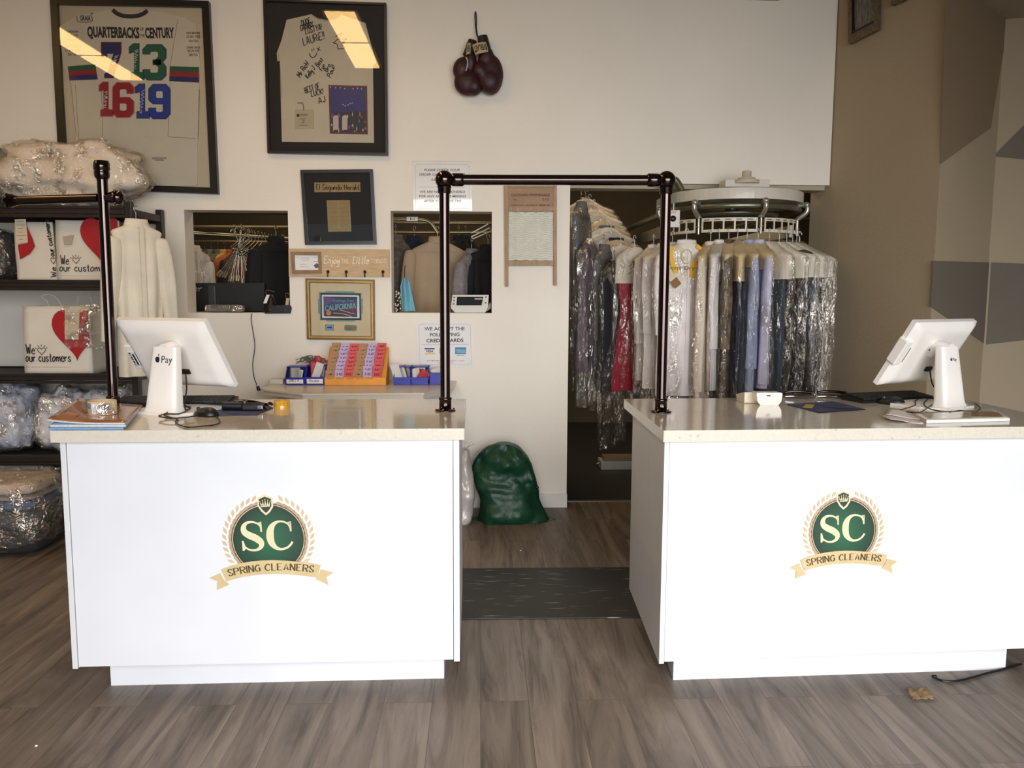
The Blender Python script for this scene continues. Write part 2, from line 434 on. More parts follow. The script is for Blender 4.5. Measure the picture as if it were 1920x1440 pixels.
# tan wall on the right: comes forward from the opening, then turns into an alcove
A0=Vector((HX+.0,YW,0)); dA=Vector((.2365,-.9716,0)); dA.normalize()
A1=A0+dA*.92; Aback=A0-dA*.20
eP=at(1748,550,Y=A1.y); 
A1=Vector((eP.x,A1.y,0))
C1=at(1850,550,Y=5.42); C1.z=0
B1=Vector((4.6,5.05,0))
b=MB()
b.prism([(Aback.x,Aback.y),(A1.x,A1.y),(C1.x,C1.y),(C1.x+.1,6.1),(Aback.x+.1,6.1)],0,CEIL,'z')
struct(b.obj('wall_right',WALL_T))
b=MB(); b.prism([(C1.x,C1.y),(B1.x,B1.y),(B1.x,6.1),(C1.x,6.1)],0,CEIL,'z')
struct(b.obj('wall_alcove',WALL_T))
def onpl(px,py,P0,P1,off=.002):
    n=Vector((P1.y-P0.y,-(P1.x-P0.x),0)); n.normalize()
    if n.dot(P0)>0: n=-n
    d=RC@Vector(((px-960)/FPX,-(py-720)/FPX,-1)); o=Vector((0,0,CAMZ))
    q=P0+n*off
    return o+d*((q-o).dot(n)/d.dot(n))
def accent(name,P0,P1,pix,mat):
    b=MB(); b.poly([onpl(x,y,P0,P1,.0) for x,y in pix]); 
    n=Vector((P1.y-P0.y,-(P1.x-P0.x),0)); n.normalize()
    if n.dot(P0)>0: n=-n
    q=[onpl(x,y,P0,P1,.003) for x,y in pix]; p=[onpl(x,y,P0,P1,-.002) for x,y in pix]; k=len(q)
    b=MB(); b.add(q+p,[tuple(range(k))]+[(i,(i+1)%k,(i+1)%k+k,i+k) for i in range(k)])
    return struct(b.obj(name,mat))
TAU2=M('brown_accent_paint',(134,116,92),.8,bump=.08,bs=60)
accent('trim_4',A1,C1,[(1779,-160),(1899,-60),(1892,34),(1858,240),(1763,308)],TAU2)
accent('trim_5',A1,C1,[(1750,489),(1857,492),(1848,646),(1745,575)],TAUPE)
accent('trim_6',C1,B1,[(1859,492),(1990,497),(1990,630),(1849,646)],TAUPE)
accent('trim_7',C1,B1,[(1862,293),(1990,165),(1990,306)],TAUPE)
s=at(1892,36,Y=C1.y)
struct(MB().prism([(A1.x,A1.y),(C1.x,C1.y+.02),(B1.x,B1.y+.02),(4.6,2.6),(3.1,3.6)],s.z,s.z+.3,'z').obj('ceiling_alcove',M('alcove_ceiling_paint',(182,172,152),.85)))
# outer shell (behind and beside the camera)
struct(MB().box(-4.3,-4.2,-2.4,9.6,0,CEIL).obj('wall_left',M('left_wall_paint',(176,178,180),.8)))
struct(MB().box(4.5,4.6,-2.4,5.1,0,CEIL).obj('wall_east',WALL_T))
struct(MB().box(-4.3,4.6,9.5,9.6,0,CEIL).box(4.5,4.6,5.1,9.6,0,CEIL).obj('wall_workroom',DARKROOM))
b=MB(); b.box(-4.3,-2.9,-2.4,-2.3,0,CEIL).box(4.0,4.6,-2.4,-2.3,0,CEIL).box(-2.9,4.0,-2.4,-2.3,2.6,CEIL).box(-2.9,4.0,-2.4,-2.3,0,.08)
struct(b.obj('wall_front',WALL_T))
# ceiling lamps (seen as reflections in the picture glass)
for i,(x0,y0,x1,y1,g) in enumerate([(-1.26,2.62,-1.02,4.26,'reflected in the shirt frame'),(-3.85,2.0,-3.62,3.8,'over the storage shelves')]):
    t=thing('ceiling_light','long warm ceiling light strip '+g,'light',((x0+x1)/2,(y0+y1)/2,CEIL),group='ceiling light strips')
    MB().box(x0-.03,x1+.03,y0-.03,y1+.03,CEIL-.045,CEIL-.002).obj('light_housing',LAM,t)
    ym=(y0+y1)/2
    MB().box(x0,x1,y0,ym-.04,CEIL-.055,CEIL-.04).box(x0,x1,ym+.04,y1,CEIL-.055,CEIL-.04).obj('diffuser',M('lamp_diffuser',(255,206,132),.5,emit=16),t)
# black vinyl strip between the counters
def strip_mat():
    m=M('black_vinyl_strip',(27,28,28),.5,var=.18,vs=5); nt=m.node_tree;N=nt.nodes;L=nt.links;b=N['Principled BSDF']
    old=b.inputs['Base Color'].links[0].from_socket
    tc=N.new('ShaderNodeTexCoord'); mp=N.new('ShaderNodeMapping'); mp.inputs['Scale'].default_value=(5,85,1); L.new(tc.outputs['Object'],mp.inputs[0])
    n=N.new('ShaderNodeTexNoise'); n.inputs['Scale'].default_value=1; n.inputs['Detail'].default_value=2; L.new(mp.outputs[0],n.inputs['Vector'])
    r=N.new('ShaderNodeValToRGB'); r.color_ramp.elements[0].position=.645; r.color_ramp.elements[1].position=.70; L.new(n.outputs['Fac'],r.inputs[0])
    x=N.new('ShaderNodeMixRGB'); L.new(r.outputs[0],x.inputs[0]); L.new(old,x.inputs[1]); x.inputs[2].default_value=rgb((150,150,146)); L.new(x.outputs[0],b.inputs['Base Color'])
    return m
o=MB().box(-.13,.86,3.655,4.355,.0005,.006).obj('floor_strip',strip_mat(),bevel=.002)
tag(rehome(o,(.3,4.0,0)),'scuffed black vinyl strip laid across the floor between the counters','floor strip')

# ------------------------------------------------------------------ counters
QUARTZ=M('speckled_quartz',(206,198,182),.12,var=.05,vs=90,coat=.3)
def speck(m):
    nt=m.node_tree;N=nt.nodes;L=nt.links;b=N['Principled BSDF']; old=b.inputs['Base Color'].links[0].from_socket
    v=N.new('ShaderNodeTexNoise'); v.inputs['Scale'].default_value=42; v.inputs['Detail'].default_value=5
    tc=N.new('ShaderNodeTexCoord'); L.new(tc.outputs['Object'],v.inputs['Vector'])
    r=N.new('ShaderNodeValToRGB'); r.color_ramp.elements[0].position=.66; r.color_ramp.elements[1].position=.74; L.new(v.outputs['Fac'],r.inputs[0])
    x=N.new('ShaderNodeMixRGB'); L.new(r.outputs[0],x.inputs[0]); L.new(old,x.inputs[1]); x.inputs[2].default_value=rgb((168,160,146)); L.new(x.outputs[0],b.inputs['Base Color'])
speck(QUARTZ)
EDGE=M('laminate_edge',(210,210,210),.4)
GOLD=M('gold_print',(196,174,128),.45,var=.06,vs=20); GOLDL=M('pale_gold_print',(214,200,162),.45,var=.08,vs=9); BRZ=M('bronze_print',(176,146,116),.45,var=.15,vs=60)
def green_disc():
    m=M('green_print',(30,60,44),.4); nt=m.node_tree;N=nt.nodes;L=nt.links
    tc=N.new('ShaderNodeTexCoord'); mp=N.new('ShaderNodeMapping'); mp.inputs['Scale'].default_value=(7.2,7.2,7.2); g=N.new('ShaderNodeTexGradient'); g.gradient_type='SPHERICAL'
    L.new(tc.outputs['Object'],mp.inputs[0]); L.new(mp.outputs[0],g.inputs[0])
    r=N.new('ShaderNodeValToRGB'); r.color_ramp.elements[0].color=rgb((22,40,32)); r.color_ramp.elements[1].color=rgb((34,96,62)); L.new(g.outputs['Fac'],r.inputs[0])
    L.new(r.outputs[0],N['Principled BSDF'].inputs['Base Color']); return m
GRN=green_disc(); DGRN=M('dark_green_print',(36,48,34),.45); BRN=M('brown_ink',(82,62,30),.5)
def emblem(parent,cx,cz,y,R,T):
    """round crest with shield, wreath and ribbon; T maps local to the counter front"""
    def U(x,yy): return ((x-770)/425.0*R,(705-yy)/425.0*R)
    def mb():
        q=MB(); q.T=T@Matrix.Translation((cx,y,cz)); return q
    n=56
    b=mb(); b.poly([(R*1.10*math.cos(2*PI*i/n),-.0004,max(-.86*R,R*1.10*math.sin(2*PI*i/n))) for i in range(n)]); root=b.obj('crest_sticker',GOLDL,parent,world=True)
    def sub(nm,fill,mat):
        q=mb(); fill(q); return q.obj(nm,mat,root)
    sub('ring',lambda q:(q.rib([(R*1.035*math.cos(-.95+(PI+1.9)*i/n),R*1.035*math.sin(-.95+(PI+1.9)*i/n)) for i in range(n+1)],.035*R,-.0008)),BRN)
    dd=MB()
    q=mb(); q.poly([(R*math.cos(2*PI*i/n),-.0012,max(-.86*R,R*math.sin(2*PI*i/n))) for i in range(n)])
    o=q.obj('green_disc',GRN,root); off=T@Matrix.Translation((cx,y,cz)); c=off.translation
    loc=wm(root).inverted()@c; o.data.transform(Matrix.Translation(-loc)); o.location=loc
    def wreath(q,ws):
        for s_ in (ws,):
            for k in range(14):
                a=R_(-44+k*8.6); ca,sa=math.cos(a),math.sin(a)
                for side,rr in ((0,1.115),(1,1.175)):
                    px_,pz_=rr*R*ca,rr*R*sa; d=a+PI/2+(.30 if side==0 else -.55); L_=.24*R; W_=.10*R
                    ux,uz=math.cos(d),math.sin(d)
                    pts=[(px_,pz_),(px_+ux*L_*.5-uz*W_*.5,pz_+uz*L_*.5+ux*W_*.5),(px_+ux*L_,pz_+uz*L_),(px_+ux*L_*.5+uz*W_*.5,pz_+uz*L_*.5-ux*W_*.5)]
                    pts=[(s_*x,z) for x,z in pts]
                    q.poly([(x,-.0016-.0004*side,z) for x,z in pts],m=side)
    for ws in (-1,1):
        q=mb(); wreath(q,ws); q.obj('laurel_branch',[BRZ,GOLD],root)
    sh=lambda L_:[U(*p) for p in L_]
    q=mb(); q.poly([(x,-.0021,z) for x,z in sh([(735,145),(830,192),(838,300),(800,365),(750,408),(695,360),(655,295),(650,192)])]); q.obj('shield',GOLDL,root)
    q=mb(); q.poly([(x,-.0026,z) for x,z in sh([(738,175),(815,205),(817,290),(785,345),(750,377),(710,340),(672,285),(668,208)])]); q.obj('shield_field',DGRN,root)
    q=mb()
    q.poly([(x,-.0031,z) for x,z in sh([(692,302),(800,296),(797,282),(695,288)])])
    for bx,tx,ty in ((700,680,235),(720,712,222),(745,742,210),(770,775,218),(790,805,230)):
        q.poly([(x,-.0031,z) for x,z in sh([(bx-10,282),(tx,ty),(bx+10,280)])])
        c_=U(tx,ty); q.poly([(c_[0]+.016*R*math.cos(i),-.0031,c_[1]+.016*R*math.sin(i)) for i in range(6)])
    q.obj('crown',GOLDL,root)
    # letters S and C
    def letters(q):
        S=[(683,575),(668,535),(630,502),(575,488),(515,500),(478,545),(484,608),(540,652),(620,690),(678,740),(680,795),(630,835),(560,838),(505,812),(475,775)]
        w=[10,14,20,26,36,58,74,84,86,76,52,32,24,20,12]
        q.rib([U(*p) for p in S],[x/425*R for x in w],-.0021,smooth=True)
        Cc=[(1030,560),(1010,520),(965,492),(905,484),(845,510),(803,570),(790,655),(806,745),(852,805),(915,830),(985,815),(1030,780),(1058,738)]
        w=[16,20,22,26,46,76,90,78,50,30,26,26,26]
        q.rib([U(*p) for p in Cc],[x/425*R for x in w],-.0021,smooth=True)
        for P_ in ([(690,482),(672,500),(676,612),(697,612)],[(1046,482),(1018,500),(1030,608),(1050,608)],[(452,720),(458,846),(478,846),(500,815),(472,720)],[(690,482),(640,500),(676,530)],[(1046,482),(990,496),(1030,535)]):
            q.poly([(a,-.0022,c) for a,c in [U(*p) for p in P_]])
    q=mb(); letters(q); q.obj('lettering',GOLDL,root,label='large gold S and C')
    # ribbon
    top=[(190,1075),(300,1035),(430,1000),(560,978),(690,967),(820,965),(950,972),(1080,985),(1210,1000),(1300,1015),(1392,1036)]
    bot=[(252,1228),(350,1195),(460,1172),(570,1155),(690,1142),(810,1138),(930,1142),(1050,1152),(1160,1165),(1250,1178),(1345,1192)]
    q=mb()
    for i in range(10):
        q.poly([(a,-.0030,c) for a,c in [U(*top[i]),U(*bot[i]),U(*bot[i+1]),U(*top[i+1])]])
    q.obj('ribbon',GOLD,root)
    for P_ in ([(180,1122),(48,1180),(142,1222),(132,1332),(287,1266),(225,1215)],[(1392,1090),(1542,1132),(1455,1188),(1482,1292),(1318,1210),(1348,1194)]):
        q=mb(); q.poly([(a,-.0026,c) for a,c in [U(*p) for p in P_]]); q.obj('ribbon_tail',GOLD,root)
    q=mb()
    # arc of the text: baseline through (290,1160),(790,1090),(1295,1120)
    p0,p1,p2=U(288,1158),U(790,1092),U(1296,1124)
    ax,az=p0;bx,bz=p1;cx_,cz_=p2
    D=2*(ax*(bz-cz_)+bx*(cz_-az)+cx_*(az-bz))
    ux=((ax*ax+az*az)*(bz-cz_)+(bx*bx+bz*bz)*(cz_-az)+(cx_*cx_+cz_*cz_)*(az-bz))/D
    uz=((ax*ax+az*az)*(cx_-bx)+(bx*bx+bz*bz)*(ax-cx_)+(cx_*cx_+cz_*cz_)*(bx-ax))/D
    r_=math.hypot(ax-ux,az-uz)
    for seg in (0,):
        arcc=(ux,uz,r_)
        mid=math.atan2((ax+cx_)/2-ux,(az+cz_)/2-uz)
        # rotate frame so that the text is centred on its chord
        T0=q.T; q.T=T0@Matrix.Translation((ux,0,uz))@Matrix.Rotation(mid,4,'Y')@Matrix.Translation((-ux,0,-uz))
        q.write('SPRING CLEANERS',0,0,.190*R,-.0036,.046*R,nib='v',serif=True,fit=1010/425*R,arc=arcc,sp=1.7)
    q.obj('ribbon_lettering',BRN,root)

def counter(label,loc,quad_top,body,kick,crest):
    t=thing('reception_counter',label,'counter',loc)
    HT=1.013
    MB().prism(quad_top,HT-.042,HT,'z').obj('countertop',QUARTZ,t,bevel=.004)
    (a,b_,c,d)=body   # front-left, front-right, back-right, back-left
    zb=.128
    fd=Vector((b_[0]-a[0],b_[1]-a[1],0)); fd.normalize(); nn=Vector((fd.y,-fd.x,0))
    def off(p,s,o): return (p[0]+fd.x*s+nn.x*o,p[1]+fd.y*s+nn.y*o)
    # side panels show their edges at both ends of the front
    MB().prism([off(a,0,.004),off(a,.019,.004),off(d,.019,0),d],zb-.006,HT-.043,'z').obj('side_panel',EDGE,t,bevel=.0015)
    MB().prism([off(b_,-.022,.004),off(b_,0,.004),c,off(c,-.022,0)],zb-.006,HT-.043,'z').obj('side_panel',EDGE,t,bevel=.0015)
    MB().prism([off(a,.021,0),off(b_,-.024,0),off(b_,-.024,-.019),off(a,.021,-.019)],zb,HT-.043,'z').obj('front_panel',LAM,t,bevel=.001)
    MB().prism([off(d,.02,.02),off(c,-.02,.02),c and off(c,-.02,0),off(d,.02,0)],zb,HT-.35,'z').obj('back_rail',LAM,t)
    MB().prism([off(a,.02,-.02),off(b_,-.024,-.02),off(c,-.024,.03),off(d,.02,.03)],.5,.518,'z').obj('inner_shelf',LAM,t)
    MB().prism(kick,0,zb,'z').obj('toe_kick',LAM,t,bevel=.003)
    ang=math.atan2(fd.y,fd.x)
    T=Matrix.Translation((a[0],a[1],0))@Matrix.Rotation(ang,4,'Z')
    emblem(t,crest[0],crest[1],-.0005,crest[2],T)
    return t
# left counter
Lc=counter('white left reception counter with pale quartz top and round green crest','' or (-.78,3.35,0),
  [(-1.512,2.905),(-.058,2.942),(-.066,3.778),(-1.53,3.76)],
  [(-1.497,2.945),(-.078,2.968),(-.085,3.74),(-1.505,3.72)],
  [(-1.415,3.055),(-.142,3.078),(-.15,3.68),(-1.42,3.66)],
  (.722,.602,.128))
# right counter
rt=[(.655,2.885),(2.30,2.975),(2.27,3.87),(.668,3.778)]
Rc=counter('white right reception counter with pale quartz top and round green crest',(1.45,3.4,0),rt,
  [(.668,2.925),(2.245,3.01),(2.21,3.80),(.70,3.72)],
  [(.752,3.039),(2.119,3.092),(2.10,3.68),(.80,3.64)],
  (.698,.615,.121))

# ------------------------------------------------------------------ pipe rails
def knob(b,c,s,ax):
    b.lathe([(0,-.034*s),(.014*s,-.032*s),(.024*s,-.024*s),(.026*s,-.012*s),(.023*s,-.004*s),(.029*s,.003*s),(.031*s,.012*s),(.027*s,.024*s),(.023*s,.03*s),(.021*s,.042*s),(0,.042*s)],o=c,axis=ax,n=20)
def flange(b,x,y,z,r):
    b.lathe([(0,0),(r*2.1,0),(r*2.1,.004),(r*1.75,.006),(r*1.25,.008),(r*1.22,.045),(r*1.32,.047),(r*1.32,.055),(r*1.02,.057)],o=(x,y,z),n=24)
    for a in (0,PI/2,PI,PI*1.5):
        b.lathe([(0,.009),(.0035,.008),(.004,.004)],o=(x+math.cos(a+.4)*r*1.85,y+math.sin(a+.4)*r*1.85,z),n=8)
    b.cyl((x,y-r*1.3,z+.027),(x,y-r*1.2-.008,z+.027),.005,n=8)
pr=.0205
t=thing('pipe_rail','tall gloss black pipe archway standing on both counters, across the gap','rail',(-.145,3.396,1.013))
pL=(-.147,3.396); pR=(.747,3.35); zt=1.955
for (x,y) in (pL,pR):
    MB().cyl((x,y,1.03),(x,y,zt-.035),pr,n=28).obj('post',BLKG,t)
    b=MB(); flange(b,x,y,1.0135,pr); b.obj('flange',BLKG,t)
    b=MB(); b.ell((x,y,zt),(.037,.037,.037),24,14); b.lathe([(.024,-.055),(.0265,-.05),(.0265,-.035),(.030,-.028)],o=(x,y,zt),n=24); b.obj('ball_joint',BLKG,t)
MB().cyl((pL[0]+.03,pL[1],zt),(pR[0]-.03,pR[1],zt),pr,n=28).lathe([(.0235,.03),(.0265,.034),(.0265,.075),(.0215,.079)],o=(pL[0],pL[1],zt),axis='x').lathe([(.0215,-.079),(.0265,-.075),(.0265,-.034),(.0235,-.03)],o=(pR[0],pR[1],zt),axis='x').obj('crossbar',BLKG,t)
t=thing('pipe_rail','gloss black pipe post with side arm at left end of the left counter','rail',(-1.50,3.44,1.013))
x,y=-1.487,3.44
x=at(212,768,z=1.013).x; zt2=at(183,318,Y=y).z
MB().cyl((x,y,1.03),(x,y,zt2),pr,n=28).obj('post',BLKG,t)
b=MB(); flange(b,x,y,1.0135,pr); b.obj('flange',BLKG,t)
b=MB(); b.lathe([(.0215,-.04),(.024,-.034),(.028,-.03),(.030,-.012),(.027,-.004),(.031,.0),(.031,.026),(.027,.03),(.029,.034),(.0,.036)],o=(x,y,zt2),n=24); b.obj('end_cap',BLKG,t)
za=at(192,371,Y=y).z
e=at(30,376,z=za); ar=Vector((x,y,za)); dv=(Vector((e.x,e.y,za))-ar).normalized()
MB().cyl(ar+dv*.02,Vector((e.x,e.y,za)),.0185,n=24).obj('side_arm',BLKG,t)
for (c,s_) in ((ar-dv*.055,1),(Vector((e.x,e.y,za))+dv*.02,-1)):
    b=MB(); b.T=Matrix.Translation(c)@Matrix.Rotation(math.atan2(-dv.y,-dv.x),4,'Z')@Matrix.Scale(s_,4,(1,0,0))
    b.lathe([(0,.040),(.012,.039),(.015,.034),(.024,.03),(.027,.02),(.029,.006),(.024,0),(.0245,-.012),(.021,-.018),(.019,-.036)],axis='x',n=20)
    for k in range(6):
        a=k*PI/3; b.lathe([(0,.007),(.005,.005),(.007,0)],o=(.012,math.cos(a)*.027,math.sin(a)*.027),axis='x',n=8)
    b.obj('finial',BLKG,t)
# ------------------------------------------------------------------ things on the back wall
def Zm(ox,oy,s):
    """reads a crop of the photograph: crop pixel -> point (x,z) on the back wall"""
    def f(x,y,Y=YW-.02):
        p=at(ox+x/s,oy+y/s,Y=Y); return (p.x,p.z)
    return f
DKF=M('black_frame_wood',(22,18,15),.35,var=.2,vs=20)
def frame_ring(b,outer,inner,y0,y1,m=0):
    """mitred frame between two quads (x,z)"""
    for i in range(4):
        j=(i+1)%4
        q=[outer[i],outer[j],inner[j],inner[i]]
        b.prism(q,y0,y1,m=m)
def rect(c): x0,z0,x1,z1=c; return [(x0,z1),(x1,z1),(x1,z0),(x0,z0)]
def inset(q,d): x0,x1=q[0][0],q[1][0]; z1,z0=q[0][1],q[2][1]; return [(x0+d,z1-d),(x1-d,z1-d),(x1-d,z0+d),(x0+d,z0+d)]
def bez(pts,k=5): return [tuple(p)[:2] for p in catmull([Vector((p[0],p[1],0)) for p in pts],k)]

# --- jersey frame
A=Zm(80,0,3.891)
t=thing('framed_jersey','large black frame with white number jersey, high above the storage shelves','framed jersey',(-2.25,YW,2.77))
Yf=YW-.045
out=[(-2.775,3.395),(-1.764,3.385),(-1.735,2.148),(-2.75,2.17)]
out=[A(50,-28,Yf),A(1210,5,Yf),A(1278,1415,Yf),A(125,1372,Yf)]
inn=[A(103,28,Yf),A(1160,48,Yf),A(1222,1368,Yf),A(178,1330,Yf)]
b=MB(); frame_ring(b,out,inn,Yf,YW-.003); b.obj('frame',DKF,t,bevel=.003)
MB().prism(inn,YW-.016,YW-.004).obj('backing_board',M('cream_backing',(202,186,156),.8),t)
JY=YW-.024
AJ=lambda x,y,o=0:A(x,y,JY-o)
body=[(520,75),(600,125),(690,125),(765,78),(900,100),(1060,140),(1120,170),(1150,480),(1150,640),(1135,1010),(920,1010),(925,1000),(1150,1360),(240,1360),(430,1010),(265,1015),(205,600),(150,480),(110,200),(200,120),(370,95)]
body=[(510,70),(600,115),(680,115),(768,75),(900,95),(1040,130),(1120,180),(1150,470),(1140,610),(1130,1010),(1130,1345),(1080,1358),(260,1350),(235,1330),(240,1010),(205,590),(150,480),(120,200),(230,120),(370,92)]
b=MB(); b.prism([AJ(*p) for p in body],JY,YW-.016); jer=b.obj('jersey',M('white_jersey_cloth',(214,202,178),.85,bump=.25,bs=160,var=.03),t,bevel=.004)
b=MB(); b.rib([AJ(*p) for p in [(510,72),(545,100),(600,118),(680,118),(735,100),(765,76)]],.026,JY-.002,smooth=True); b.obj('collar',M('navy_trim',(42,32,44),.7),jer)
for P_ in ([(183,485),(385,468),(403,580),(197,588)],[(928,483),(1142,490),(1142,603),(924,592)]):
    b=MB()
    for k,(mm) in enumerate((0,1,2)):
        f0,f1=k/3,(k+1)/3
        L0=lambda a,c,f:(a[0]+(c[0]-a[0])*f,a[1]+(c[1]-a[1])*f)
        q=[L0(P_[0],P_[3],f0),L0(P_[1],P_[2],f0),L0(P_[1],P_[2],f1),L0(P_[0],P_[3],f1)]
        b.poly([(x,JY-.002,z) for x,z in [AJ(*p) for p in q]],m=mm)
    b.obj('sleeve_stripe',[M('jersey_green',(22,88,58),.7),M('jersey_red',(150,28,38),.7),M('jersey_navy',(34,36,92),.7)],jer)
b=MB()
for L_ in ([(240,620),(250,800),(265,1015)],[(265,1017),(440,1010)],[(915,998),(1120,1012)],[(1145,650),(1135,1005)],[(930,600),(915,1000)],[(985,150),(930,480)],[(205,600),(245,990)],[(430,600),(438,1000)]):
    b.rib([AJ(*p) for p in L_],.0035,JY-.0015)
b.obj('seam',M('seam_shadow_thread',(150,134,108),.9),jer)
# title
def fit_text(b,txt,x0,x1,ytop,ybot,y,F,bold=.02,shear=0,ytr=None,m=0):
    """lettering between two crop points; ytr = top y at the right end (slanted baseline)"""
    p0=F(x0,ybot); p1=F(x1,(ybot+(ytr-ytop)) if ytr is not None else ybot); q=F(x0,ytop)
    w=math.hypot(p1[0]-p0[0],p1[1]-p0[1]); h=abs(q[1]-p0[1]); an=math.atan2(p1[1]-p0[1],p1[0]-p0[0])
    ca,sa=math.cos(an),math.sin(an)
    b.text(txt,p0[0],p0[1],h,y,align='l',bold=bold,shear=shear,fit=w,T=lambda a,c:(a*ca-c*sa,a*sa+c*ca),m=m)
b=MB()
fit_text(b,'QUARTERBACKS',328,708,192,268,JY-.002,AJ,bold=.045,ytr=200)
fit_text(b,'CENTURY',750,962,202,276,JY-.002,AJ,bold=.045,ytr=200)
fit_text(b,'OF',712,738,200,222,JY-.002,AJ); fit_text(b,'THE',712,745,248,270,JY-.002,AJ)
b.obj('title_lettering',M('jersey_black',(34,26,26),.7),jer)
DIG={'7':([(0,1),(1,1),(1,.72),(.62,.0),(.16,0),(.16,.12),(.30,.14),(.62,.68),(.3,.68),(.3,.56),(0,.56)],[]),
 '1':([(0,.9),(.28,1),(.68,1),(.68,.2),(1,.2),(1,0),(.1,0),(.1,.2),(.32,.2),(.32,.76),(0,.72)],[])}
def chain(b,pts,w,y,m=0):
    b.rib(pts,w,y,m=m)
def blockdigit(b,d,q,y,m):
    """q: crop box x0,y0,x1,y1"""
    x0,y0,x1,y1=q
    def P(u,v): return AJ(x0+(x1-x0)*u,y1-(y1-y0)*v)
    if d in DIG:
        b.poly([(a,y,c) for a,c in [P(*p) for p in DIG[d][0]]],m=m); return
    # ring digits as closed block loops with inner cut
    def loop(o,i):
        n=len(o)
        for k in range(n-1):
            b.poly([(a,y,c) for a,c in [P(*o[k]),P(*o[k+1]),P(*i[k+1]),P(*i[k])]],m=m)
    if d=='3':
        o=[(0,.72),(0,.86),(.2,1),(.8,1),(1,.86),(1,.62),(.86,.5),(1,.38),(1,.14),(.8,0),(.2,0),(0,.14),(0,.3)]
        i=[(.32,.72),(.32,.78),(.36,.8),(.6,.8),(.66,.77),(.66,.66),(.42,.5),(.66,.36),(.66,.24),(.6,.2),(.36,.2),(.32,.22),(.32,.3)]
        loop(o,i); b.poly([(a,y,c) for a,c in [P(.42,.58),P(.8,.58),P(.8,.42),P(.42,.42)]],m=m)
    if d in '69':
        o=[(1,.68),(1,.86),(.8,1),(.2,1),(0,.86),(0,.14),(.2,0),(.8,0),(1,.14),(1,.46),(.8,.58),(.34,.58)]
        i=[(.66,.68),(.66,.78),(.6,.81),(.4,.81),(.34,.78),(.34,.22),(.4,.19),(.6,.19),(.66,.22),(.66,.37),(.6,.4),(.34,.4)]
        if d=='9': o=[(1-a,1-c) for a,c in o]; i=[(1-a,1-c) for a,c in i]
        loop(o,i)
for (s_,bx,mat) in (('7',(432,312,570,566),MATS['jersey_navy']),('13',((636,322,738,576),(735,328,898,582)),MATS['jersey_green']),
        ('16',((415,600,512,848),(513,604,665,856)),MATS['jersey_red']),('19',((680,615,778,860),(778,618,928,864)),M('jersey_blue',(34,58,140),.7))):
    b=MB()
    boxes=bx if isinstance(bx[0],tuple) else (bx,)
    for ch,q in zip(s_,boxes):
        blockdigit(b,ch,(q[0]-7,q[1]-6,q[2]+7,q[3]+6),JY-.002,1); blockdigit(b,ch,q,JY-.0032,0)
    b.obj('number',[mat,M('jersey_outline_'+s_,(150,30,40) if s_ in('7',) else ((30,50,110) if s_ in ('13',) else ((200,120,110) if s_=='16' else (60,60,90))),.7)],jer)
b=MB()
def scrib(b,pts,w,y,F): b.rib([F(*p) for p in pts],w,y,smooth=True)
random.seed(3)
for (x0,y0,x1,y1) in ((520,470,545,400),(670,500,690,360),(455,790,468,670),(715,830,735,660)):
    pts=[]
    for k in range(15):
        f=k/14; pts.append((x0+(x1-x0)*f+(-14 if k%2 else 14)*(.5+random.random()*.6),y0+(y1-y0)*f+random.uniform(-5,5)))
    scrib(b,pts,.0032,JY-.0045,AJ)
b.obj('autograph',M('silver_ink',(196,196,200),.5),jer)
b=MB()
for k,(tx,y_) in enumerate((('DAN MARINO',232),('61,361 YDS',258),('420 TDS',290),('JOHNNY UNITAS',338),('40,239 YDS',362),('290 TDS',392))):
    w_=100 if k in(0,1,3) else (86 if k==4 else 64); fit_text(b,tx,1100-w_/2,1100+w_/2,y_,y_+17,JY-.002,AJ,bold=.02)
for k,(w_,y_) in enumerate(((90,222),(80,250),(70,284),(100,330),(110,360),(66,388))): fit_text(b,('JOE MONTANA','40,551 YDS','273 TDS','JOHN ELWAY','51,475 YDS','300 TDS')[k],218-w_/2,218+w_/2,y_,y_+17,JY-.002,AJ,bold=.015)
fit_text(b,'LIMITED EDITION',795,905,1148,1160,JY-.002,AJ); fit_text(b,'00000000',820,885,1163,1173,JY-.002,AJ)
b.obj('small_lettering',M('jersey_brown_ink',(92,66,58),.7),jer)
b=MB(); b.rib([AJ(*p) for p in [(250,118),(262,158),(360,156),(352,104),(371,98)]],.004,JY-.002,smooth=True); fit_text(b,'GRAIA',275,352,112,150,JY-.002,AJ,bold=.03); b.obj('sleeve_patch',MATS['jersey_black'],jer)
MB().prism(inn,Yf+.008,Yf+.0105).obj('glazing',GLASS,t)

# --- framed signed t-shirt
A2=Zm(480,0,4.8); Yf=YW-.045
t=thing('framed_shirt','black framed signed white t-shirt with small event photo, left of the boxing gloves','framed shirt',(-1.01,YW,2.9))
out=[A2(62,-12,Yf),A2(1172,24,Yf),A2(1187,1397,Yf),A2(102,1376,Yf)]
inn=[A2(84,8,Yf),A2(1150,42,Yf),A2(1165,1376,Yf),A2(124,1354,Yf)]
b=MB(); frame_ring(b,out,inn,Yf,YW-.003); b.obj('frame',DKF,t,bevel=.003)
MB().prism(inn,YW-.014,YW-.004).obj('backing_board',M('black_mat_board',(34,29,25),.8),t)
JY=YW-.022; AJ=lambda x,y,o=0:A2(x,y,JY-o)
S=[(275,178),(500,128),(560,165),(650,182),(720,168),(770,133),(985,208),(1035,400),(1078,545),(1070,580),(1052,578),(1062,1286),(233,1276),(214,545),(192,550),(186,480),(230,360)]
b=MB(); b.prism([AJ(*p) for p in S],JY,YW-.014); sh=b.obj('t_shirt',M('white_tshirt_cloth',(208,194,168),.85,bump=.25,bs=140,var=.02),t,bevel=.003)
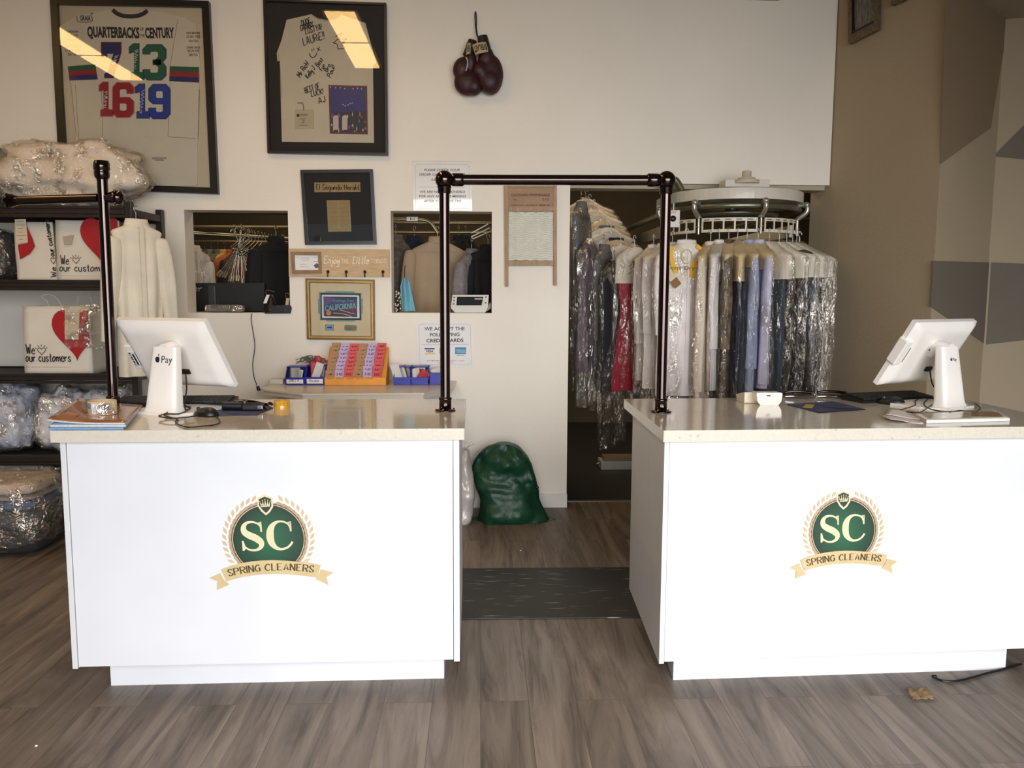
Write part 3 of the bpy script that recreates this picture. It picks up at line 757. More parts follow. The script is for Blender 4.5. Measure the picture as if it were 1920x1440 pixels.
b=MB(); b.rib([AJ(*p) for p in [(200,480),(206,545)]],.003,JY-.001); b.rib([AJ(*p) for p in [(214,545),(232,880)]],.003,JY-.001); b.rib([AJ(*p) for p in [(505,135),(560,170),(650,188),(725,174),(768,140)]],.004,JY-.001,smooth=True); b.obj('seam',MATS['seam_shadow_thread'],sh)
b=MB()
def hw(txt,x0,y0,x1,y1,h,w=.0055):
    p0=AJ(x0,y0); p1=AJ(x1,y1); L_=math.hypot(p1[0]-p0[0],p1[1]-p0[1]); an=math.atan2(p1[1]-p0[1],p1[0]-p0[0])
    b.write(txt,p0[0],p0[1],h*.00077,JY-.0015,w,rot=an,fit=L_,slant=.15)
hw('DUDE',415,232,492,205,42); hw('DANNY',408,280,518,240,46); hw('LOSTYA!',448,308,592,268,50)
hw('LAURiE!!',430,410,618,350,62); hw('x',553,465,580,455,60)
b.rib([AJ(*p) for p in [(480,478),(490,505),(510,520),(535,505),(548,475)]],.006,JY-.0015,smooth=True)
b.rib([AJ(*p) for p in [(503,440),(505,465)]],.005,JY-.0015); b.rib([AJ(*p) for p in [(520,430),(523,455)]],.005,JY-.0015)
hw('Mr Rich!',400,700,478,575,44); hw('Kelly J',470,710,532,620,40); hw('Best',560,605,605,540,40); hw('Fun',598,640,622,590,34); hw('Bro',640,650,672,590,36); hw('Paul!',672,700,712,600,36)
hw('BEST OF',445,840,575,795,46); hw('LUCK!',500,870,605,845,44); hw('AJ',568,935,625,915,48)
b.rib([AJ(*p) for p in [(690,385),(730,400),(740,440),(800,430),(775,400),(800,385),(765,380),(745,350),(700,385)]],.005,JY-.0015,smooth=True); hw('Liz',745,340,800,375,50)
b.rib([AJ(*p) for p in [(715,330),(745,312),(775,295)]],.006,JY-.0015)
b.obj('autograph',INK,sh)
ph=MB().prism([AJ(*p) for p in [(653,765),(1000,775),(1007,1210),(666,1203)]],JY-.004,JY-.001).obj('photograph',M('maroon_mat',(104,40,34),.5),t)
b=MB(); b.poly([(x,JY-.005,z) for x,z in [AJ(*p) for p in [(668,778),(988,788),(994,1194),(680,1190)]]]); b.obj('photo_print',M('blue_stage_print',(34,36,108),.4,var=.25,vs=25),ph)
b=MB()
b.poly([(x,JY-.0056,z) for x,z in [AJ(*p) for p in [(680,1050),(760,1020),(880,1000),(990,1005),(994,1194),(680,1190)]]],m=2)
rr=random.Random(5)
for k in range(34):
    x_=rr.uniform(682,985); y_=rr.uniform(1000,1180); s_=rr.uniform(8,20); h_=rr.uniform(14,44)
    b.poly([(x,JY-.006-.0002*k/34,z) for x,z in [AJ(x_-s_/2,y_),AJ(x_,y_-h_*.5),AJ(x_+s_/2,y_),AJ(x_+s_*.4,min(1190,y_+h_*.6)),AJ(x_-s_*.4,min(1190,y_+h_*.6))]],m=(0,1,2)[k%3])
for (x_,y_) in ((718,792),(760,792),(800,800),(875,802),(915,797),(950,803),(672,786),(785,943),(805,955),(830,945),(850,935),(868,928)):
    c=AJ(x_,y_); b.poly([(c[0]+.0045*math.cos(i),JY-.0065,c[1]+.0045*math.sin(i)) for i in range(6)],m=0)
for (x_,w_) in ((720,50),(800,48)):   # two people in the foreground of the photo
    b.poly([(x,JY-.0068,z) for x,z in [AJ(x_-w_/2,1170),AJ(x_-w_/2,1060),AJ(x_-w_/3,1040),AJ(x_+w_/3,1040),AJ(x_+w_/2,1070),AJ(x_+w_/2,1170)]],m=0)
    c=AJ(x_,1020); b.poly([(c[0]+.011*math.cos(i*.7),JY-.0069,c[1]+.013*math.sin(i*.7)) for i in range(9)],m=2)
b.obj('crowd_print',[M('pale_print',(196,178,170),.5),M('skin_print',(150,96,88),.5),M('dark_print',(40,34,48),.5)],ph)
bd=MB().prism([AJ(*p) for p in [(350,985),(520,985),(524,1160),(350,1160)]],JY-.004,JY-.001).obj('name_badge',M('badge_card',(186,170,138),.4,coat=.3),t)
b=MB(); 
for (x0,x1,y_) in ((395,445,1072),(415,440,1088),(410,435,1105),(385,465,1128),(400,470,1030),(400,460,1045)): b.rib([AJ(x0,y_),AJ(x1,y_)],.003,JY-.0045)
b.poly([(x,JY-.0045,z) for x,z in [AJ(*p) for p in [(368,1028),(392,1028),(392,1052),(368,1052)]]]); b.obj('badge_print',INK,bd)
b=MB(); b.tube([(AJ(*p)[0],JY-.004,AJ(*p)[1]) for p in [(428,995),(430,960),(420,925),(375,928)]],.0035,6); b.obj('badge_clip',STEEL,bd)
MB().prism(inn,Yf+.008,Yf+.0105).obj('glazing',GLASS,t)

# --- newspaper frame
A3=Zm(340,300,4.8)
t=thing('framed_clipping','square black frame with newspaper masthead and yellowed clipping, right of the first hatch','frame',(-.95,YW,2.07))
Yf=YW-.03
out=[A3(1070,88,Yf),A3(1722,82,Yf),A3(1756,758,Yf),A3(1112,763,Yf)]; inn=[A3(1100,120,Yf),A3(1694,112,Yf),A3(1726,728,Yf),A3(1142,733,Yf)]
b=MB(); frame_ring(b,out,inn,Yf,YW-.003); b.obj('frame',DKF,t,bevel=.002)
MB().prism(inn,YW-.012,YW-.004).obj('mat_board',M('black_mat_textured',(32,28,26),.8,var=.25,vs=5),t)
NEWS=M('yellowed_newsprint',(170,146,100),.8,var=.08,vs=60); y=YW-.0135; F=lambda x,y_:A3(x,y_,y)
b=MB(); b.poly([(x,y,z) for x,z in [F(1196,203),F(1610,200),F(1613,287),F(1197,290)]]); mh=b.obj('masthead',M('aged_masthead_paper',(166,138,92),.7,var=.1,vs=30),t)
b=MB(); p0=F(1215,265); p1=F(1598,265)
b.write('El Segundo Herald',p0[0],p0[1],.034,y-.001,.0052,nib='b',fit=p1[0]-p0[0],sp=1.0); b.obj('masthead_lettering',M('dark_brown_ink',(58,38,22),.7),mh)
b=MB(); b.poly([(x,y,z) for x,z in [F(1308,362),F(1516,360),F(1530,643),F(1322,645)]]); cl=b.obj('clipping',NEWS,t)
b=MB()
for k in range(34):
    f=(k+.8)/35; xl=1312+10*f; yy_=362+281*f
    for (u0,u1) in ((.03,.47),(.53,.96)): b.rib([F(xl+208*u0,yy_),F(xl+208*(u1-random.random()*.05),yy_)],.0012,y-.0006)
b.obj('clipping_print',M('faded_print',(112,90,56),.8),cl)
MB().prism(inn,Yf+.006,Yf+.0082).obj('glazing',GLASS,t)

# --- wooden hook sign
A4=Zm(540,450,7.2)
t=thing('hook_board','pale wooden key hook board with small photo frame and white script, between the hatches','hook board',(-.95,YW,1.7))
y=YW-.02; F=lambda x,y_:A4(x,y_,y)
MB().prism([F(5,115),F(1368,128),F(1372,500),F(12,494)],y,YW-.002).obj('board',WOODL,t,bevel=.0015)
pf=MB(); frame_ring(pf,[F(38,160),F(448,160),F(458,450),F(60,456)],[F(92,205),F(408,208),F(416,405),F(100,408)],y-.012,y)
pf=pf.obj('photo_frame',M('brown_frame_wood',(140,110,80),.6,var=.15,vs=20),t,bevel=.001)
b=MB(); b.poly([(x,y-.003,z) for x,z in [F(92,205),F(408,208),F(416,405),F(100,408)]]); b.obj('card',PAPER,pf)
b=MB()
for (x0,x1,y_) in ((180,285,240),(150,300,258),(200,280,278),(160,250,330),(160,280,362),(100,150,232),(330,405,235),(345,408,290)): b.rib([F(x0,y_),F(x1,y_)],.0016,y-.0036)
b.poly([(x,y-.0036,z) for x,z in [F(348,340),F(390,312),F(412,330),F(412,375),F(370,380)]]); b.obj('card_print',M('grey_blue_print',(84,88,104),.6),pf)
b=MB(); WHT=M('white_sign_paint',(236,228,210),.6)
def wr(tx,x0,x1,yb,h,w): 
    p0=F(x0,yb);p1=F(x1,yb); b.write(tx,p0[0],p0[1],h,y-.001,w,fit=p1[0]-p0[0],slant=.2 if w>.0035 else 0)
wr('Enjoy',483,690,318,.050,.0048); wr('THE',722,822,315,.030,.0022); wr('Little',875,1085,320,.052,.0048); wr('THINGS',1118,1325,312,.030,.0022)
b.obj('sign_lettering',WHT,t)
for x_ in (540,787,1038,1282):
    p=F(x_,430); b=MB(); b.lathe([(0,-.004),(.011,-.003),(.011,0)],o=(p[0],y,p[1]),axis='y',n=12)
    b.tube(catmull([(p[0],y-.003,p[1]+.002),(p[0]+.001,y-.016,p[1]-.012),(p[0]+.002,y-.022,p[1]-.030),(p[0]+.004,y-.034,p[1]-.030),(p[0]+.004,y-.036,p[1]-.018)],4),.0042,8)
    b.obj('hook',M('bronze_hook',(104,66,40),.35,metal=.8),t)

# --- gold framed stamp picture
t=thing('framed_stamp','gold framed enlarged postage stamp on cream mat, above the tag rack','frame',(-.95,YW,1.39))
Yf=YW-.03; G1=M('antique_gold',(112,82,34),.42,metal=.4,var=.15,vs=30); G2=M('bright_gold',(176,142,78),.4,metal=.4,var=.1)
Fq=lambda Y_:(lambda x,y_:A4(x,y_,Y_)); F=Fq(Yf)
q=[[(235,518),(1165,536),(1172,1356),(256,1342)],[(262,545),(1140,562),(1148,1328),(282,1316)],[(278,560),(1125,576),(1134,1314),(298,1302)],[(292,574),(1112,590),(1120,1302),(310,1290)]]
b=MB()
for i,(m_,y0) in enumerate(((0,Yf),(1,Yf-.004),(0,Yf+.006))): frame_ring(b,[F(*p) for p in q[i]],[F(*p) for p in q[i+1]],y0,YW-.003,m=m_)
b.obj('frame',[G1,G2],t,bevel=.0015)
F=Fq(YW-.012)
MB().prism([F(*p) for p in q[3]],YW-.012,YW-.004).obj('mat_board',M('cream_mat',(226,200,156),.75),t)
y=YW-.0135; F=Fq(y); TEAL=M('teal_mat',(112,150,146),.7)
def pl(b,P_,o,m=0): b.poly([(x,y-o,z) for x,z in [F(*p) for p in P_]],m=m)
b=MB(); pl(b,[(510,692),(895,695),(900,712),(992,714),(990,790),(1006,792),(1006,1000),(994,1002),(994,1085),(905,1086),(903,1100),(520,1098),(518,1085),(430,1084),(428,995),(408,993),(408,792),(420,790),(418,703),(508,702)],0); st=b.obj('inner_mat',TEAL,t)
b=MB(); pl(b,[(436,716),(978,724),(986,1080),(445,1074)],.0006); b.obj('stamp_backing',INK,st)
# perforated white stamp edge
pts=[]
def side(p,q_,n):
    for i in range(n):
        for k,(f,o) in enumerate(((.0,0),(.25,5),(.5,7),(.75,5))):
            u=(i+f)/n; dx,dy=q_[0]-p[0],q_[1]-p[1]; L_=math.hypot(dx,dy); pts.append((p[0]+dx*u-dy/L_*o,p[1]+dy*u+dx/L_*o))
c4=[(452,735),(965,742),(972,1064),(458,1060)]
side(c4[0],c4[1],27);side(c4[1],c4[2],17);side(c4[2],c4[3],27);side(c4[3],c4[0],17)
b=MB(); pl(b,pts,.0012); b.obj('stamp_edge',PAPER,st)
# the print: a plain night coast with lettering
b=MB()
pl(b,[(478,762),(935,768),(935,1040),(484,1030)],.0018,0)
pl(b,[(478,762),(620,764),(600,830),(500,880),(482,880)],.0020,1)
pl(b,[(560,775),(935,770),(935,800),(760,812)],.0020,2)
pl(b,[(600,925),(935,900),(935,1000),(860,990),(760,960)],.0022,3)
pl(b,[(500,990),(700,935),(850,1010),(935,1035),(484,1030)],.0022,4)
b.rib([F(610,985),F(760,1000),F(860,1035)],.004,y-.0024,m=5,smooth=True); b.rib([F(690,940),F(790,970),F(900,1000)],.0035,y-.0024,m=5,smooth=True)
c=F(550,985); b.poly([(c[0]+.017*math.cos(i*.35),y-.0026,c[1]+.017*math.sin(i*.35)) for i in range(18)],m=6)
b.rib([F(x,924-(x%40)/8) for x in range(700,930,12)],.002,y-.0024,m=6)
b.obj('stamp_print',[M('print_navy',(52,54,92),.5,var=.2,vs=40),M('print_purple',(92,70,120),.5),M('print_dark',(28,30,50),.5),M('print_maroon',(104,34,58),.5,var=.3,vs=80),M('print_brown',(70,44,44),.5),M('print_pale',(206,188,176),.5),M('print_orange',(214,124,60),.5)],st)
b=MB()
def wave(x0,x1,yb,dy,h,tx,bold):
    b.text(tx,0,0,1,0,align='l',bold=bold,T=None) if 0 else None
    vs,fs=glyphs(tx,bold,0); mx=max(p[0] for p in vs); mn=min(p[0] for p in vs); o=[]
    for (u,v) in vs:
        f=(u-mn)/(mx-mn); xx=x0+(x1-x0)*f; yy_=yb+dy*f-h*(v/.73)
        p=F(xx,yy_); o.append((p[0],y-.003,p[1]))
    b.add(o,fs)
wave(498,922,955,-40,72,'CALIFORNIA',.03); b.obj('stamp_lettering',M('print_teal',(110,168,172),.5),st)
b=MB(); p0=F(610,832);p1=F(880,838); b.write('Greetings from',p0[0],p0[1],.020,y-.003,.0016,fit=p1[0]-p0[0],slant=.2); b.obj('script_lettering',M('print_sky',(120,160,196),.5),st)
b=MB(); pl(b,[(500,1140),(618,1140),(620,1222),(502,1222)],.0006); pl(b,[(515,1154),(605,1154),(607,1208),(517,1208)],.001,1); pl(b,[(522,1172),(590,1164),(596,1196),(530,1190)],.0014,2); b.obj('small_stamp',[TEAL,M('pale_blue_print',(150,176,204),.5),M('navy_print',(40,56,104),.5)],t)
b=MB(); pl(b,[(775,1145),(915,1150),(932,1165),(930,1215),(915,1230),(775,1228),(760,1212),(760,1160)],.0006); pl(b,[(782,1156),(908,1160),(918,1170),(916,1208),(908,1216),(782,1216),(772,1206),(772,1166)],.001,1); b.obj('name_plate',[TEAL,M('aged_brass_plate',(106,94,66),.4,metal=.5,var=.2,vs=50)],t)
MB().prism([Fq(Yf)(*p) for p in q[3]],Yf+.01,Yf+.012).obj('glazing',GLASS,t)

# --- paper notices
A5=Zm(760,290,13.09); y=YW-.0035; F=lambda x,y_:A5(x,y_,y)
LAMP=M('laminated_paper',(226,222,216),.22,coat=1.0)
LGR=M('grey_line_ink',(160,152,140),.7); TXT=M('notice_ink',(70,64,60),.7)
t=thing('paper_notice','white printed notice about checking orders, taped behind the left end of the archway top','notice',(-.26,YW,2.21))
MB().prism([F(165,150),F(1625,160),F(1640,1375),F(200,1370)],y,YW-.001).obj('sheet',LAMP,t)
b=MB(); b.rib([F(*p) for p in [(290,235),(1510,240),(1560,290),(1575,1330),(260,1335),(240,290),(290,235)]],.0018,y-.0006); b.rib([F(310,790),F(1520,795)],.0018,y-.0006); b.rib([F(165,158),F(1620,165)],.0012,y-.0006)
for y_ in (1265,1305): b.rib([F(300,y_),F(1500,y_+5)],.001,y-.0006)
b.obj('border',LGR,t)
b=MB()
fit_text(b,'PLEASE CHECK YOUR',462,1338,345,405,y-.001,F,bold=.012,shear=.2); fit_text(b,'ORDER CAREFULLY BEFORE',340,1470,455,515,y-.001,F,bold=.012,shear=.2)
fit_text(b,'LEAVING',640,1160,575,635,y-.001,F,bold=.012,shear=.2)
fit_text(b,'WE ARE NOT RESPONSIBLE',355,1468,880,940,y-.001,F,bold=.012); fit_text(b,'FOR ANY ARTICLES MISSING',338,1490,990,1050,y-.001,F,bold=.012); fit_text(b,'AFTER YOU LEAVE THE',460,1370,1105,1165,y-.001,F,bold=.004)
b.obj('lettering',TXT,t)
A6=Zm(760,590,13.09); F=lambda x,y_:A6(x,y_,y)
t=thing('paper_notice','white printed notice about accepted credit cards, taped above the blue bins','notice',(-.25,YW,1.15))
MB().prism([F(240,165),F(1665,170),F(1690,1285),F(285,1290)],y,YW-.001).obj('sheet',PAPER,t)
b=MB(); b.rib([F(*p) for p in [(370,232),(1560,235),(1595,280),(1620,1210),(360,1235),(330,280),(370,232)]],.0018,y-.0006); b.rib([F(400,738),F(1560,725)],.0018,y-.0006); b.obj('border',LGR,t)
b=MB(); NI=M('notice_dark_ink',(52,48,60),.7)
fit_text(b,'WE ACCEPT THE',470,1458,302,388,y-.001,F,bold=.012,ytr=296); fit_text(b,'FOLLOWING',605,1330,448,532,y-.001,F,bold=.02,ytr=440); fit_text(b,'CREDIT CARDS',518,1425,592,680,y-.001,F,bold=.024,ytr=580); b.obj('lettering',NI,t)
def ql(b,P_,o=.0008,m=0): b.poly([(x,y-o,z) for x,z in [F(*p) for p in P_]],m=m)
b=MB(); ql(b,[(470,822),(720,822),(720,852),(470,852)]); ql(b,[(470,940),(725,935),(728,972),(472,975)],m=1); fit_text(b,'VISA',508,685,868,922,y-.0012,F,bold=.03,shear=.2); b.obj('card_mark',[M('card_navy',(36,32,84),.6),M('card_yellow',(232,196,110),.6)],t)
b=MB(); ql(b,[(1222,802),(1492,802),(1492,965),(1222,968)]); fit_text(b,'AMERICAN',1235,1480,850,885,y-.0012,F,m=1); fit_text(b,'EXPRESS',1260,1480,898,935,y-.0012,F,m=1); ql(b,[(1260,996),(1450,994),(1450,1002),(1260,1004)],m=2); b.obj('card_mark',[M('card_blue',(58,128,172),.6),M('card_pale',(176,214,232),.6),NI],t)
b=MB(); ql(b,[(840,820),(1010,820),(1010,960),(840,960)]); b.obj('card_mark',M('card_red',(190,60,56),.6),t)
b=MB(); fit_text(b,'$10 MINIMUM FOR CREDIT CARD',530,1450,1110,1145,y-.001,F,bold=.01); fit_text(b,'PAYMENT',790,1190,1165,1195,y-.001,F,bold=.01); b.obj('red_lettering',M('faded_red_ink',(206,130,130),.7),t)

# --- washboard
A7=Zm(720,290,4.645); y=YW-.03; F=lambda x,y_:A7(x,y_,y)
t=thing('washboard','old wooden washboard with rippled glass panel, hung left of the doorway','washboard',(.34,YW,1.88))
WB=M('weathered_washboard_wood',(168,140,112),.7,var=.16,vs=8,stretch=(8,1,1.2),bump=.1)
for P_ in ([(1047,268),(1082,268),(1084,1148),(1056,1148)],[(1474,268),(1505,268),(1506,1140),(1478,1140)]): MB().prism([F(*p) for p in P_],y,YW-.002).obj('side_rail',WB,t,bevel=.002)
MB().prism([F(1080,285),F(1476,285),F(1476,455),F(1080,460)],y+.006,YW-.004).obj('top_board',M('washboard_label_wood',(160,130,104),.7,var=.12,vs=10),t,bevel=.001)
MB().prism([F(1080,458),F(1476,453),F(1476,490),F(1080,494)],y,YW-.004).prism([F(1080,268),F(1476,268),F(1476,284),F(1080,284)],y,YW-.004).obj('rail',WB,t,bevel=.0015)
MB().prism([F(1082,925),F(1480,920),F(1480,965),F(1082,968)],y,YW-.004).obj('rail',WB,t,bevel=.0015)
b=MB(); fit_text(b,'NATIONAL WASHBOARD',1112,1445,338,360,y+.0045,F,bold=.02); fit_text(b,'No.',1130,1165,380,400,y+.0045,F,bold=.01); fit_text(b,'510',1378,1438,375,400,y+.0045,F,bold=.01); fit_text(b,'CHICAGO  SAGINAW  MEMPHIS',1110,1445,432,445,y+.0045,F); b.rib([F(1112,368),F(1280,345),F(1445,362)],.002,y+.0045,smooth=True); b.obj('stamped_lettering',M('branded_wood_ink',(116,80,58),.8),t)
x0,z1=F(1084,495); x1,z0=F(1476,922)
WG=M('rippled_glass',(218,216,202),.2,coat=.6,var=.04,vs=14)
def gf(u,v):
    x=x0+(x1-x0)*u; z=z0+(z1-z0)*v
    return (x, y+.012-.0055*math.sin(v*2*PI*21+1.5*math.sin(u*2*PI*4.5)), z)
b=MB(); b.grid(gf,60,190); b.obj('glass_panel',WG,t,solid=.002)

# --- boxing gloves
A8=Zm(820,10,7.58); y=YW-.07
GL_=M('maroon_leather',(50,17,22),.5,var=.2,vs=12,bump=.12,bs=90); BL=M('black_leather',(22,20,19),.45,var=.2); LBL=M('cream_glove_label',(190,172,132),.7,var=.08,vs=50)
def px(x,y_,Y=None): p=A8(x,y_,Y if Y else y); return Vector((p[0],Y if Y else y,p[1]))
def glove(label,ells,cuff,lab,txt,lace=None,loc=None):
    t=thing('boxing_glove',label,'boxing glove',loc,group='boxing gloves hung on the wall')
    b=MB()
    for (x_,y_,rx,rz_,ry,rot,dy) in ells:
        k=1/7.58*5.58/FPX
        b.ell(px(x_,y_,y+dy),(rx*k,ry,rz_*k),24,14,T=Matrix.Rotation(rot,3,'Y'))
    b.obj('fist',GL_,t,remesh=.007)
    (a,c,r0,r1)=cuff
    b=MB(); b.tube([px(*a),px(a[0]*.5+c[0]*.5,a[1]*.5+c[1]*.5),px(*c)],[r0,(r0+r1)/2,r1],24); b.obj('cuff',BL,t,bevel=.004)
    q=[px(p[0],p[1],y-.052) for p in lab]
    m_=MB(); n=8
    def lf(u,v):
        a=q[0].lerp(q[1],u); c2=q[3].lerp(q[2],u); p=c2.lerp(a,v); p.y=y-.030-.024*math.sin(PI*(.08+.84*u)); return p
    m_.grid(lf,10,4); lo=m_.obj('label',LBL,t,solid=.003)
    b=MB(); vs,fs=glyphs(txt,.03,0); mx=max(p[0] for p in vs); o=[]
    for (u,v) in vs:
        # hangs upside down, as on the wall
        p=lf(.95-.9*(u/mx),.78-.56*(v/.73)); p=Vector(p); p.y-=.003; o.append(p)
    b.add(o,fs); b.obj('label_lettering',INK,lo)
    return t
t1=glove('maroon boxing glove on the right of the hanging pair, wide label showing',
  [(770,990,165,270,.055,0,0),(740,1080,165,170,.06,0,-.01),(600,930,110,120,.05,.3,-.02),(690,760,110,160,.045,.25,0)],((640,440),(690,720),.033,.046),[(490,552),(690,508),(735,655),(540,700)],'EVERLAST',loc=(-.02,YW,2.95))
t2=glove('maroon boxing glove on the left of the hanging pair, turned aside',
  [(350,900,125,160,.05,.3,0),(430,1100,190,175,.055,0,-.005),(520,1150,120,130,.055,0,-.01),(470,800,90,150,.045,0,0)],((500,500),(450,720),.028,.042),[(425,540),(478,530),(470,690),(405,700)],'EVER',loc=(-.10,YW,2.93))
b=MB(); p=[px(540,98,YW-.01),px(535,150,YW-.02),px(545,300,YW-.03),px(562,430,YW-.06),px(585,470,YW-.09)]
b.tube(catmull(p,4),.0035,8); b.tube(catmull([px(548,98,YW-.012),px(558,200,YW-.02),px(556,320,YW-.03),px(575,440,YW-.07)],4),.003,8); b.tube([px(543,96,YW),px(543,94,YW-.02)],.005,8)
b.obj('lace',BL,t1,label='black hanging lace')
b=MB(); b.tube(catmull([px(405,735,y-.055),px(430,790,y-.058),px(425,860,y-.06),px(405,935,y-.058)],4),[.004]*13,8); b.obj('piping',M('white_cord',(190,186,176),.6),t2)

# --- pictures on the tan wall
def side_pic(name,label,pix,matp):
    t0=onpl(*pix[0],A0,A1,0)
    t=thing(name,label,'picture',(t0.x,t0.y,t0.z))
    n=Vector((dA.y,-dA.x,0)); n=n if n.dot(A0)<0 else -n
    P=[onpl(x,y_,A0,A1,.002) for x,y_ in pix]; c=sum(P,Vector())/4
    def ring(b,f0,f1,o0,o1,m=0):
        for i in range(4):
            j=(i+1)%4; q=[c+(P[i]-c)*f0,c+(P[j]-c)*f0,c+(P[j]-c)*f1,c+(P[i]-c)*f1]
            b.add([p+n*o0 for p in q]+[p+n*o1 for p in q],[(0,1,2,3),(7,6,5,4),(0,4,5,1),(1,5,6,2),(2,6,7,3),(3,7,4,0)],m=m)
    b=MB(); ring(b,1,.80,0,.028); ring(b,.82,.72,0,.018,1); b.obj('frame',[M('ornate_bronze',(112,94,70),.45,metal=.4,var=.35,vs=70,bump=.5,bs=60),DKF],t,bevel=.002)
    b=MB(); b.add([c+(p-c)*.74+n*.006 for p in P],[(0,1,2,3)]); b.obj('picture_print',matp,t)
    return t
PR=M('grey_landscape_print',(112,108,98),.5,var=.55,vs=9,stretch=(6,6,1.6))
side_pic('framed_picture','bronze framed grey picture on the tan wall, nearest the clothes conveyor',[(1595,-70),(1652,-106),(1651,57),(1597,84)],PR)
side_pic('framed_picture','second bronze framed picture on the tan wall, cut off at the top edge',[(1676,-160),(1740,-198),(1742,-18),(1677,12)],PR)
# ------------------------------------------------------------------ garments (used on the conveyor, in the work room and on the shelf)
_cloth={}
def cloth(name,c,**k):
    k.setdefault('rough',.85); k.setdefault('var',.08); k.setdefault('vs',6); k.setdefault('bump',.25); k.setdefault('bs',120)
    return M(name,c,**k)
def body_mb(b,rows,seed,fold=.012,n=44,y0=0,kf=7,crumple=0.0):
    """rows: (z, halfwidth, halfthick); closed loops joined into a hanging sleeve of cloth"""
    z0=rows[0][0]; z1=rows[-1][0]; out=[]
    R=catmull([Vector(r) for r in rows],4) if len(rows)>2 else [Vector(r) for r in rows]
    for r in R:
        f=(z0-r.x)/(z0-z1)
        for j in range(n):
            a=2*PI*j/n; ca,sa=math.cos(a),math.sin(a)
            X=r.y*math.copysign(abs(ca)**.8,ca); Y=r.z*math.copysign(abs(sa)**.8,sa)
            amp=fold*min(1,f*2.2)
            w=math.sin(kf*X/ max(.05,rows[-1][1])*1.3+seed+1.5*fbm((X*3,r.x*1.5,seed),1))
            Y+=amp*w*(1 if sa>0 else -1)*.8+amp*.8*fbm((X*6+seed,r.x*2.5,seed*1.3))
            X*=1+.06*f*fbm((seed,r.x*3,sa*2))
            if crumple:
                q=(X*9+seed,r.x*7,(sa>0)*3+seed)
                Y+=crumple*fbm(q,1,4); X+=crumple*.5*fbm((q[1],q[0],seed),1,3)
            out.append((X,Y+y0,r.x))
    k=len(R)
    b.add(out,[(i*n+j,i*n+(j+1)%n,(i+1)*n+(j+1)%n,(i+1)*n+j) for i in range(k-1) for j in range(n)],True)
    b.add(out[:n],[tuple(range(n-1,-1,-1))])
def hanger_mb(b,hw=.20,z=-.10,wire=.0022):
    b.tube(catmull([(.012,0,-.018),(.010,0,-.004),(0,0,.002),(-.010,0,-.006),(-.008,0,-.022),(0,0,-.036),(0,0,z+.02)],4),wire,6)
    b.tube([(0,0,z+.02),(-.03,0,z),(-hw,0,z-.075),(-hw+.01,0,z-.085),(hw-.01,0,z-.085),(hw,0,z-.075),(.03,0,z),(0,0,z+.02)],wire,6)
